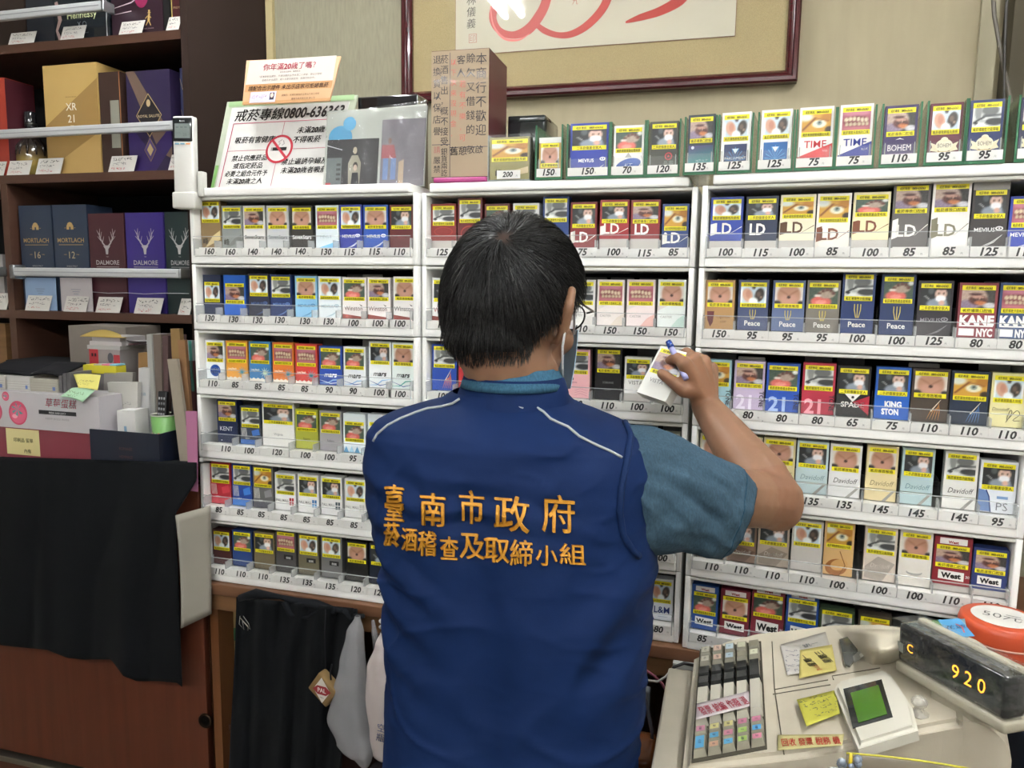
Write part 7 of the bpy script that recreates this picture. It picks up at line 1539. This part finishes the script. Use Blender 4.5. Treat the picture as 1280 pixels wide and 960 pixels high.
def body():
    B = Blob()
    # head
    B.ball(H(0, -.002, .004), (.074, .093, .100), HM); B.ball(H(0, .035, -.045), (.058, .052, .062), HM); B.ball(H(0, .052, -.085), (.036, .034, .028), HM)
    B.ball(H(.045, .045, -.035), .022); B.ball(H(-.045, .045, -.035), .022)                       # cheekbones
    B.limb([H(0, .088, .005), H(0, .103, -.028)], [.008, .012]); B.ball(H(0, .097, -.032), (.016, .010, .008), HM)   # nose
    B.ball(H(0, .083, -.060), (.022, .010, .006), HM); B.ball(H(0, .082, -.069), (.019, .010, .006), HM)             # lips
    for s in (-1, 1):                                                                            # ears
        B.limb([H(s*.072, -.004, -.045), H(s*.086, -.014, -.030), H(s*.094, -.024, -.005), H(s*.090, -.016, .018), H(s*.076, .004, .014)], [.006, .0065, .007, .0065, .005]); B.ball(H(s*.080, -.010, -.012), (.008, .015, .024), HM)
    # neck, trunk
    B.limb([H(0, -.030, -.05), Vector((.812, -.412, 1.475)), Vector((.815, -.418, 1.43))], [.060, .060, .066])
    B.limb([Vector((.72, -.405, 1.385)), Vector((.90, -.41, 1.385))], [.045, .045]); B.ball((.812, -.415, 1.32), (.155, .105, .12)); B.ball((.815, -.425, 1.18), (.140, .10, .14)); B.ball((.82, -.43, 1.02), (.150, .11, .11)); B.ball((.82, -.43, .93), (.155, .115, .10))
    # right arm raised
    B.limb([sR, sR.lerp(eR, .5), eR], [.046, .043, .041]); B.limb([eR, eR.lerp(wR, .22), eR.lerp(wR, .6), wR], [.040, .0435, .034, .0235])
    B.ball(eR+Vector((.004, .0, -.008)), .036)
    # left arm folded in front
    B.limb([sL, eL], [.045, .038]); B.limb([eL, wL], [.040, .026])
    # legs
    for s in (-1, 1):
        hp = Vector((.82+s*.085, -.43, .90)); kn = Vector((.82+s*.095, -.40, .48)); an = Vector((.82+s*.10, -.44, .09)); B.limb([hp, kn, an], [.088, .058, .040])
        B.limb([an+Vector((0, -.03, -.03)), an+Vector((0, .13, -.05))], [.038, .030])
    # hands
    def hand(W, Ks, fingers, thumb, pw):
        for k in Ks: B.limb([W, k], [.021, .0125], .3)
        for f, r in fingers: B.limb(f, [r*1.12, r*1.02, r*.92, r*.78][:len(f)], .3)
        B.limb(thumb, [.0145, .0125, .0105, .0088][:len(thumb)], .3)
    K = [atd(856, 455, 1.185), atd(868, 449, 1.200), atd(880, 452, 1.222), atd(889, 461, 1.245)]
    hand(wR, K, [([K[0], atd(845, 447, 1.205), atd(836, 452, 1.232), atd(831, 460, 1.252)], .0098), ([K[1], atd(858, 441, 1.235), atd(848, 448, 1.262), atd(841, 458, 1.270)], .0098),
                 ([K[2], atd(871, 446, 1.258), atd(860, 455, 1.283), atd(850, 465, 1.282)], .0094), ([K[3], atd(880, 461, 1.275), atd(868, 470, 1.295), atd(858, 478, 1.288)], .0086)],
         [wR.lerp(K[0], .35), atd(855, 488, 1.190), atd(842, 478, 1.192), atd(827, 467, 1.204)], .02)
    d = (Vector((.95, -.215, 1.175))-wL).normalized(); Kl = [wL+Vector((.075, .012, .02+.0)), wL+Vector((.080, .014, .0)), wL+Vector((.078, .014, -.02)), wL+Vector((.07, .012, -.038))]
    hand(wL, Kl, [([k, k+Vector((.035, .008, 0)), k+Vector((.05, -.012, 0)), k+Vector((.04, -.028, 0))], .0092) for k in Kl], [wL+Vector((.02, -.008, .02)), wL+Vector((.05, -.02, .04)), wL+Vector((.075, -.02, .045))], .02)
    vs, fs = B.mesh(.0035, 5, .5)
    global body_tree; body_tree = BVHTree.FromPolygons([tuple(v) for v in vs], fs)
    m = MB(); cl = []
    s0 = np.array(hx(SK))
    for v in vs:
        c = s0.copy(); q = v-HC; y = q.dot(HF); z = q.dot(HU)
        if v.z > 1.44 and y > .078 and -.075 < z < -.052 and abs(q.dot(HR)) < .024: c = np.array(hx('#8c4c44'))
        if (v-eR).length < .05: c = c*np.array((.93, .85, .82))
        if (v-K[0]).length < .07: c = c*np.array((1.06, .99, .95))
        cl.append(tuple(c))
    m.add([v-mo for v in vs], fs, cl, 'skin', True); m.build('body', man)
    m = MB()                                            # eyes and nails
    for s in (-1, 1):
        e = H(s*.031, .081, .004)-mo; v_, f_ = ico(e, .0115); m.add(v_, f_, '#d8d4cc', 'gloss', True); v_, f_ = ico(e+HF*.0085, (.0045, .0045, .0045)); m.add(v_, f_, '#1c1410', 'gloss', True)
        m.tube([H(s*.012, .094, .022)-mo, H(s*.03, .094, .028)-mo, H(s*.05, .080, .024)-mo], [.002, .003, .001], '#1c1816', 'hair', 6)
    m.build('eyes', man)
    return B
body()
# ---- hair: a cap following the skull plus fine strands flowing from the whorl
WH = Vector((.022, -.072, .060))         # whorl in head space (right, front, up)
def skull(d, off=0):
    """d: unit direction in head space -> point on the scalp"""
    a, b, c = .0745+off, .0935+off, .1015+off
    t = 1/math.sqrt((d.x/a)**2+(d.y/b)**2+(d.z/c)**2)
    if d.z < -.2 and abs(math.atan2(d.x, -d.y)) < 1.15:      # nape: follow the neck instead of the skull
        w = HR*d.x+HF*d.y+HU*d.z; w.normalize(); o = HC+HU*.004-HF*.002
        h = body_tree.ray_cast(o+w*.25, -w)
        if h[0] is not None: t = max(t, min((h[0]-o).length+off+.0006, t*1.6))
    return Vector((d.x*t, d.y*t-.002, d.z*t+.004))
def hairline(d):
    """lowest z (as unit direction) where hair grows, by azimuth"""
    az = abs(math.atan2(d.x, -d.y))      # 0 = back, pi = front
    if az < .95: return -.695+.05*az
    if az < 1.45: return -.648+(az-.95)*.95
    if az < 1.75: return -.18+(az-1.45)*.4
    if az < 2.2: return -.05+(az-1.75)*1.2
    return .5+.1*(az-2.2)
def hair():
    m = MB(); NU, NV = 120, 70; vs = []; ok = []
    for j in range(NV+1):
        for i in range(NU):
            th = math.pi*j/NV; ph = 2*math.pi*i/NU; d = Vector((math.sin(th)*math.cos(ph), math.sin(th)*math.sin(ph), math.cos(th)))
            g = d.z-hairline(d); k = max(0, min(1, g/.55)); off = .0005+.0075*(k**.8)+.0012*noise.noise(d*9)
            if g < .0: off = .0002
            p = skull(d, off); vs.append(H(*p)-mo); ok.append(g > -.03+.03*noise.noise(d*14))
    fs = []
    for j in range(NV):
        for i in range(NU):
            q = (j*NU+i, (j+1)*NU+i, (j+1)*NU+(i+1) % NU, j*NU+(i+1) % NU)
            if all(ok[a] for a in q): fs.append(q)
    wd_ = WH.normalized(); cl = []
    for j in range(NV+1):
        for i in range(NU):
            th = math.pi*j/NV; ph = 2*math.pi*i/NU; d = Vector((math.sin(th)*math.cos(ph), math.sin(th)*math.sin(ph), math.cos(th))); k = math.exp(-(d.angle(wd_)/.10)**2)
            cl.append(tuple(.006*(1-k)+q*k for q in hx('#3c2a22')))
    m.add(vs, fs, cl, 'hair', True)
    rnd = random.Random(11); wd = WH.normalized()
    for k in range(9000):
        d = Vector((rnd.gauss(0, 1), rnd.gauss(0, 1), rnd.gauss(0, 1))).normalized(); g = d.z-hairline(d)
        if g < .0: continue
        dist = d.angle(wd)
        if dist < .045: continue
        K_ = max(0, min(1, g/.5)); L = (.018+.030*K_)*rnd.uniform(.7, 1.15)
        pts = []; p = skull(d, .0045*K_); dd = d.copy(); n = 5
        for s in range(n+1):
            f = s/n; pts.append(H(*skull(dd, .0012+.0072*K_**.8+.0065*K_*min(1, f*1.3)+rnd.uniform(0, .0022)*K_))-mo)
            away = (dd-wd); away = (away-dd*away.dot(dd)).normalized(); sw = dd.cross(away)
            down = Vector((0, 0, -1)); down = down-dd*down.dot(dd)
            w1 = .35*math.exp(-dist*1.2); dr = (away*1.0+sw*(w1+rnd.gauss(0, .10))+down*(.55*min(1, dist*.8))).normalized()
            dd = (dd+dr*(L/n/.095)).normalized()
            if dd.z < hairline(dd)-.10: break
        if len(pts) < 3: continue
        r = rnd.uniform(.0005, .00085); c = rnd.choice((.004, .006, .009, .014, .022)); w_ = .75 if rnd.random() < .05 else 1
        cc = (c*1.03, c, c*1.0) if w_ == 1 else (.09, .088, .085)
        m.tube(pts, [r*(1-.75*i/(len(pts)-1)) for i in range(len(pts))], cc, 'hair', 3, False)
    # clippered fade at the nape and around the ear
    for k in range(2600):
        az = rnd.uniform(-1.75, 1.75); x = math.sin(az); y = -math.cos(az); d0 = Vector((x, y, 0)); hl = hairline(d0); z = hl+rnd.uniform(-.10, .22); s = math.sqrt(max(0, 1-z*z)); d = Vector((x*s, y*s, z))
        p = skull(d, .0006); q = skull((d+Vector((0, 0, -.05))).normalized(), .0022); m.tube([H(*p)-mo, H(*q)-mo], [.00045, .0002], (.012, .011, .011), 'hair', 3, False)
    m.build('hair', man)
hair()
# ---- torso ring function shared by shirt and vest, read off the silhouette: (photo y, left x, right x, depth half axis)
PROF = [(462, 590, 684, .060), (485, 580, 697, .064), (500, 558, 712, .072), (510, 524, 738, .082), (520, 497, 764, .092), (531, 476, 789, .102), (545, 465, 801, .110), (575, 461, 806, .118), (610, 464, 806, .124), (650, 471, 806, .127), (690, 482, 806, .128),
        (760, 491, 803, .127), (830, 492, 797, .125), (900, 490, 789, .125), (960, 488, 784, .127), (1030, 486, 782, .130), (1090, 486, 782, .131)]
def ring_at(y):
    for p, q in zip(PROF, PROF[1:]):
        if p[0] <= y <= q[0]: f = (y-p[0])/(q[0]-p[0]); return [p[k]+(q[k]-p[k])*f for k in (1, 2, 3)]
    return PROF[-1][1:] if y > PROF[-1][0] else PROF[0][1:]
ang = math.atan2(-Fw.x, Fw.y)         # camera azimuth left of +Y
TY = .02                              # slight turn of the trunk
def torso(u, y, off=0, fold=0):
    xl, xr, b = ring_at(y); P = atd((xl+xr)/2, y, 1.0); w_ = (xr-xl)/FPX/2; th = ang+TY
    a = math.sqrt(max(w_*w_-(b*math.sin(th))**2, 1e-4))/math.cos(th)
    an = 2*math.pi*u; ca, sa = math.cos(an), math.sin(an); e = .86
    x = (a+off)*math.copysign(abs(ca)**e, ca); yy = (b+off)*math.copysign(abs(sa)**e, sa)
    c, s = math.cos(-TY), math.sin(-TY); p = Vector((P.x+x*c-yy*s, P.y+.0+x*s+yy*c, P.z))
    # the shoulder line falls away from the neck; keep the spine hollow
    if yy < 0: p += Vector((0, .010*math.exp(-(x/.03)**2)*max(0, min(1, (y-560)/60)), 0))
    if fold:
        n = Vector((ca, sa, 0)); z = P.z
        f = .0045*noise.noise(Vector((x*7+z*9, yy*6, z*7)))+.0025*noise.noise(Vector((x*11-z*14, 3, z*16)))
        lo = max(0, min(1, (1.27-z)/.12)); f += .0075*lo*math.sin(x*26+z*10+2*noise.noise(Vector((x*4, 0, z*4))))*(.4+.6*noise.noise(Vector((z*6, x*3, 1))))
        lf = math.exp(-((x+.12)/.06)**2)*math.exp(-((z-1.24)/.11)**2); f += .0060*lf*math.sin(z*120+x*40+3*noise.noise(Vector((x*9, z*9, 5))))
        mid = math.exp(-((z-1.335)/.035)**2)*math.exp(-((x)/.11)**2); f += .0036*mid*math.sin(z*170+x*18+3*noise.noise(Vector((x*10, z*8, 7))))
        up = math.exp(-((z-1.41)/.03)**2)*math.exp(-((x-.10)/.05)**2); f += .003*up*math.sin(x*30-z*120)
        rs = math.exp(-((x-.14)/.04)**2)*math.exp(-((z-1.20)/.09)**2); f += .006*rs*math.sin(z*60-x*70)
        def rg(a, b, c): return 1-abs(noise.noise(Vector((a, b, c))))*2.6
        q = Vector((x*9+z*5, yy*5, z*13-x*4)); wq = noise.noise(q*.6)
        f += .0034*max(0, rg(x*6+z*13+wq, yy*4, z*9-x*7))**3*(.35+.65*lo+.8*lf+.5*up)
        f += .0022*max(0, rg(x*17-z*11, 4+wq, z*24+x*10))**3*(.3+mid+lf+up+rs)
        p += n*f*fold
    return p
VEST = '#10254e'
vest_tree = None
def vest():
    global vest_tree
    m = MB(); NU, NV = 200, 200; y0, y1 = 488, 1080
    def row(t): return y0+(y1-y0)*(t**1.15)
    vs = []; 
    for j in range(NV+1):
        y = row(j/NV)
        for i in range(NU): vs.append(torso(i/NU, y, .006, 1))
    fs = [(j*NU+i, j*NU+(i+1) % NU, (j+1)*NU+(i+1) % NU, (j+1)*NU+i) for j in range(NV) for i in range(NU)]
    # hem turned inwards
    o = len(vs)
    for i in range(NU): vs.append(torso(i/NU, y1-3, -.002, 1))
    fs += [(NV*NU+i, NV*NU+(i+1) % NU, o+(i+1) % NU, o+i) for i in range(NU)]
    m.add([v-mo for v in vs], [f[::-1] for f in fs], VEST, 'vest_cloth', True)
    v = m.build('vest', man)
    vest_tree = BVHTree.FromPolygons([tuple(p) for p in vs], fs)
    return v
vs_ob = vest()
def onvest(px, py, lift=.0015):
    d = ray(px, py).normalized(); h = vest_tree.ray_cast(CAM, d)
    if h[0] is None: return atd(px, py, .9)
    n = h[1] if h[1].dot(d) < 0 else -h[1]
    return h[0]+n*lift
def vest_details():
    # stand-up collar
    m = MB()
    def col_(off, lo, hi, c, nm, par, mt='vest_cloth', n=72):
        k = MB(); vs = []
        prof = [(0, off), (.25, off+.0012), (.6, off+.0010), (1, off-.0005), (1, off-.003), (0, off-.004)]
        for j, (t, of) in enumerate(prof):
            for i in range(n):
                an = 2*math.pi*i/n; a, b = .0605+of+.010*(1-t), .062+of+.008*(1-t); cx = Vector((.8085, -.4160, 0))
                yb = lo(an); yt = hi(an); vs.append(Vector((cx.x+a*math.cos(an), cx.y+b*math.sin(an)+(.006 if t > .5 else 0), yb+(yt-yb)*t))-mo)
        fs = [(j*n+i, j*n+(i+1) % n, ((j+1) % 6)*n+(i+1) % n, ((j+1) % 6)*n+i) for j in range(6) for i in range(n)]
        k.add(vs, fs, c, mt, True); return k.build(nm, par)
    zb = atd(636, 512, 1.0).z; zt = atd(636, 475, .94).z
    col_(.0045, lambda a: zb+.004*math.cos(a*2), lambda a: zt-.012*abs(math.cos(a))*0-.014*max(0, math.sin(a)), VEST, 'vest_collar', man)
    col_(-.0035, lambda a: zt-.014, lambda a: zt+.0115-.014*max(0, math.sin(a)), '#355a70', 'shirt_collar', man, 'knit')
    # reflective piping
    def pipe(pts, nm='reflective_piping', r=.0017, c='#a4a8a8', mt='plastic', lift=.0008):
        k = MB(); P = []
        for (a, b) in zip(pts, pts[1:]):
            n = max(2, int(math.hypot(a[0]-b[0], a[1]-b[1])/5))
            for i in range(n): P.append(onvest(a[0]+(b[0]-a[0])*i/n, a[1]+(b[1]-a[1])*i/n, lift)-mo)
        P.append(onvest(*pts[-1], lift)-mo)
        k.tube(P, r, c, mt, 8, True); k.build(nm, man)
    pipe([(575, 499), (566, 505), (552, 509), (535, 511), (520, 516), (500, 524), (485, 532), (472, 543), (467, 552)])
    pipe([(643, 508), (654, 511)]); pipe([(671, 510), (679, 515), (688, 524), (698, 529), (710, 534), (724, 546), (742, 555), (760, 563), (777, 572)])
    # armhole binding
    k = MB(); P = []
    arm = [(781, 529), (788, 545), (783, 575), (776, 610), (774, 640), (778, 668), (790, 688), (801, 698)]
    for (a, b) in zip(arm, arm[1:]):
        for i in range(4): P.append(onvest(a[0]+(b[0]-a[0])*i/4, a[1]+(b[1]-a[1])*i/4, .001)-mo)
    k.tube(P, .0042, '#14284e', 'vest_cloth', 8, True); k.build('armhole_binding', man)
    # embroidery: solid glyphs wrapped on to the back
    def emb(ch, cx, cy, wpx, hpx, rot=0, nm='gold_character', off=0.):
        g = glyph(ch, off, 2, .02); bm = bmesh.new(); bv = [bm.verts.new(p) for p in g[0]]
        for f in g[1]:
            try: bm.faces.new([bv[i] for i in f])
            except ValueError: pass
        bmesh.ops.triangulate(bm, faces=bm.faces[:])
        for _ in range(2):
            le = [e for e in bm.edges if e.calc_length() > .16]
            if le: bmesh.ops.subdivide_edges(bm, edges=le, cuts=1); bmesh.ops.triangulate(bm, faces=[f for f in bm.faces if len(f.verts) > 3])
        bm.verts.index_update(); g = ([tuple(v.co) for v in bm.verts], [tuple(v.index for v in f.verts) for f in bm.faces]); bm.free(); xs = [p[0] for p in g[0]]; ys = [p[1] for p in g[0]]; x0, x1, y0, y1 = min(xs), max(xs), min(ys), max(ys)
        k = MB(); vs = []
        for dx, dy, lf in ((-.45, -.3, 0), (.45, .3, .0002)):
            vs = []
            for p in g[0]:
                u = (p[0]-(x0+x1)/2)/(x1-x0)*wpx+dx; v = -(p[1]-(y0+y1)/2)/(y1-y0)*hpx+dy; v += u*math.tan(rot)
                vs.append(onvest(cx+u, cy+v, .0012+lf+(.0018 if p[2] > 0 else -.0014))-mo)
            k.add(vs, g[1], '#cc8f28', 'thread', False); k.build(nm, man)
    for ch, cx, cy, w_, h_ in (('臺', 494, 629, 22, 45), ('南', 542, 637, 30, 41), ('市', 590, 634, 31, 42), ('政', 640, 642, 43, 44), ('府', 698, 642, 40, 46)): emb(ch, cx, cy, w_, h_, .08)
    for ch, cx, cy, w_, h_ in (('菸', 491, 668, 18, 29), ('酒', 513, 674, 18, 26), ('稽', 535, 679, 21, 30), ('查', 562, 685, 21, 28), ('及', 591, 683, 31, 31), ('取', 622, 688, 30, 29), ('締', 652, 691, 27, 31), ('小', 683, 694, 26, 24), ('組', 715, 692, 31, 25)): emb(ch, cx, cy, w_, h_, .05)
vest_details()
# ---- shirt sleeve on the raised arm
def sleeve():
    m = MB(); NU, NV = 90, 60
    S0 = atd(806, 612, .955); S1 = atd(925, 645, .985)
    c0 = [(782, 530), (783, 692)]                    # not used directly: outline below
    top = [(775, 531), (800, 531), (825, 537), (850, 546), (875, 560), (900, 572), (925, 583), (943, 604)]
    bot = [(775, 672), (800, 692), (825, 692), (850, 690), (868, 692), (885, 697), (897, 697), (907, 694)]
    vs = []
    def lerpL(L, t):
        f = t*(len(L)-1); i = min(int(f), len(L)-2); f -= i; return (L[i][0]+(L[i+1][0]-L[i][0])*f, L[i][1]+(L[i+1][1]-L[i][1])*f)
    for j in range(NV+1):
        t = j/NV; z = .965+.05*t; a, b = lerpL(top, t), lerpL(bot, t); A_, B_ = atd(*a, z), atd(*b, z); cc = (A_+B_)/2; up = (A_-B_)/2; r = up.length; up.normalize()
        fr = Fw.copy(); fr = (fr-up*fr.dot(up)).normalized()
        for i in range(NU):
            an = 2*math.pi*i/NU; rr = 1.0
            fd = .0035*math.sin(an*3+t*9+2*noise.noise(Vector((math.cos(an)*2, math.sin(an)*2, t*4))))*math.sin(math.pi*min(1, t*1.2))
            # deep crease from armpit to elbow bend
            fd -= .010*math.exp(-((math.sin(an)-(.45-.9*t))/.10)**2)*(1 if math.cos(an) < 0 else 0)*math.exp(-((t-.45)/.3)**2)
            fd += .005*noise.noise(Vector((math.cos(an)*4, math.sin(an)*4, t*6)))+.004*max(0, 1-abs(noise.noise(Vector((math.cos(an)*2.2-t*2, math.sin(an)*3.5+t*4.5, t*3))))*3)**2*(1-t*.5)
            depth = r*.86 if t < .2 else r*(.86-.1*t)
            vs.append(cc+up*(math.sin(an)*(r+fd*.3))+fr*(math.cos(an)*(depth+fd)))
    fs = [(j*NU+i, j*NU+(i+1) % NU, (j+1)*NU+(i+1) % NU, (j+1)*NU+i) for j in range(NV) for i in range(NU)]
    # hem folded into the sleeve
    o = len(vs); last = vs[-NU:]; cc = sum(last, Vector())/NU; ax = (atd(925, 648, 1.0)-atd(880, 640, .98)).normalized()
    for s, k in ((.97, -.001), (.93, -.012), (.91, -.03)):
        vs += [cc+(p-cc)*s+ax*k for p in last]
    for q in range(3):
        a = o-NU if q == 0 else o+(q-1)*NU; b = o+q*NU; fs += [(a+i, a+(i+1) % NU, b+(i+1) % NU, b+i) for i in range(NU)]
    m.add([v-mo for v in vs], fs, '#3b5161', 'knit', True); m.build('shirt_sleeve', man)
    m = MB(); ring = vs[(NV-7)*NU:(NV-6)*NU]; c2 = sum(ring, Vector())/NU
    m.tube([c2+(p-c2)*1.004-mo for p in ring]+[c2+(ring[0]-c2)*1.004-mo], .0006, '#234a60', 'knit', 5); m.build('hem_stitching', man)
    # left sleeve, mostly hidden in front
    B = Blob(); B.limb([sL+Vector((.01, 0, 0)), sL.lerp(eL, .62)], [.054, .050]); vs, fs = B.mesh(.006, 4); m = MB(); m.add([v-mo for v in vs], fs, '#3b5161', 'knit', True); m.build('shirt_sleeve', man)
sleeve()
def trousers():
    B = Blob(); B.ball((.82, -.43, .95), (.162, .122, .09))
    for s in (-1, 1): B.limb([Vector((.82+s*.082, -.43, .88)), Vector((.82+s*.095, -.41, .48)), Vector((.82+s*.10, -.44, .12))], [.100, .078, .066])
    vs, fs = B.mesh(.008, 6); m = MB(); m.add([v-mo for v in vs], fs, '#1c1e26', 'fabric', True); m.build('trousers', man)
    for s in (-1, 1):
        B = Blob(); a = Vector((.82+s*.10, -.44, .045)); B.limb([a+Vector((0, -.05, 0)), a+Vector((0, .05, .0)), a+Vector((0, .15, -.008))], [.045, .047, .034]); vs, fs = B.mesh(.006, 4); vs = [Vector((v.x, v.y, max(v.z, .001))) for v in vs]
        m = MB(); m.add([v-mo for v in vs], fs, '#141414', 'gloss', True); m.build('shoe', man)
trousers()
def glasses_mask():
    m = MB()
    for s in (-1, 1):
        ring = [H(s*.034+.024*math.cos(a), .098-.012*abs(math.cos(a))*(1 if math.cos(a)*s > 0 else 0), .004+.017*math.sin(a))-mo for a in [2*math.pi*i/24 for i in range(25)]]
        m.tube(ring, .0013, '#14141a', 'gloss', 6); m.tube([H(s*.058, .092, .010)-mo, H(s*.074, .078, .010)-mo, H(s*.079, .03, .012)-mo, H(s*.081, .004, .012)-mo, H(s*.083, -.012, -.006)-mo], .0015, '#18181c', 'gloss', 6)
    m.tube([H(-.012, .104, .008)-mo, H(0, .107, .010)-mo, H(.012, .104, .008)-mo], .0013, '#14141a', 'gloss', 6); g = m.build('glasses', man)
    m = MB()
    for s in (-1, 1): m.poly([H(s*.034+.0235*math.cos(a), .0975-.012*abs(math.cos(a))*(1 if math.cos(a)*s > 0 else 0), .004+.0165*math.sin(a))-mo for a in [2*math.pi*i/24 for i in range(24)]], '#c8d0d4', 'glass')
    m.build('lens', g)
    m = MB()
    def fn(u, v):
        a = (u-.5)*2.0; r = 1+.04*math.sin(v*9); x = .068*math.sin(a); y = .020+.090*math.cos(a)**.8+.006*math.sin(math.pi*v)*math.cos(a); return H(x, y, -.020-.075*v+.008*math.cos(a)*(1-v))-mo
    m.sheet(fn, 24, 12, .0012, '#b4ccdc', 'paper'); m.build('face_mask', man)
    for s in (-1, 1):
        k = MB(); k.tube([H(s*.066, .048, -.026)-mo, H(s*.080, .012, .012)-mo, H(s*.090, -.014, .006)-mo, H(s*.091, -.020, -.018)-mo, H(s*.084, -.010, -.050)-mo, H(s*.072, .018, -.075)-mo, H(s*.060, .044, -.088)-mo], .0015, '#d8d8d8', 'fabric', 6); k.build('ear_loop', man)
glasses_mask()
# ---- pack and pen in his hand
def held():
    TL = atd(823, 438, 1.242); BL = atd(796, 490, 1.230); BR = atd(829, 509, 1.192)
    uz = (TL-BL).normalized(); ux = (BR-BL); ux = (ux-uz*ux.dot(uz)).normalized(); uy = uz.cross(ux)
    if uy.dot(Fw) < 0: uy = -uy
    c = BL+ux*.0275
    M = Matrix(((ux.x, uy.x, uz.x, c.x), (ux.y, uy.y, uz.y, c.y), (ux.z, uy.z, uz.z, c.z), (0, 0, 0, 1)))
    pack('white cigarette pack held in the raised right hand of the man', M, 0, 0, .055, .087, 'M', '#d8d8d2', '', '#8c8a88', 'vista', group='things held by the man', ph=.030)
    a, b = atd(837, 430, 1.215), atd(855, 468, 1.183)
    t = empty('pen', b); tag(t, 'pale violet pen with blue cap end held in the raised right hand', 'pen', 'things held by the man')
    m = MB(); m.tube([a.lerp(b, .12)-b, a.lerp(b, 1)-b, a.lerp(b, 1.15)-b], [.0048, .0048, .0044], '#9c9cc8', 'plastic', 12); m.build('barrel', t)
    m = MB(); m.tube([a.lerp(b, -.08)-b, a.lerp(b, .14)-b], [.0052, .0054], '#1c3c8c', 'gloss', 12); m.build('cap', t)
held()
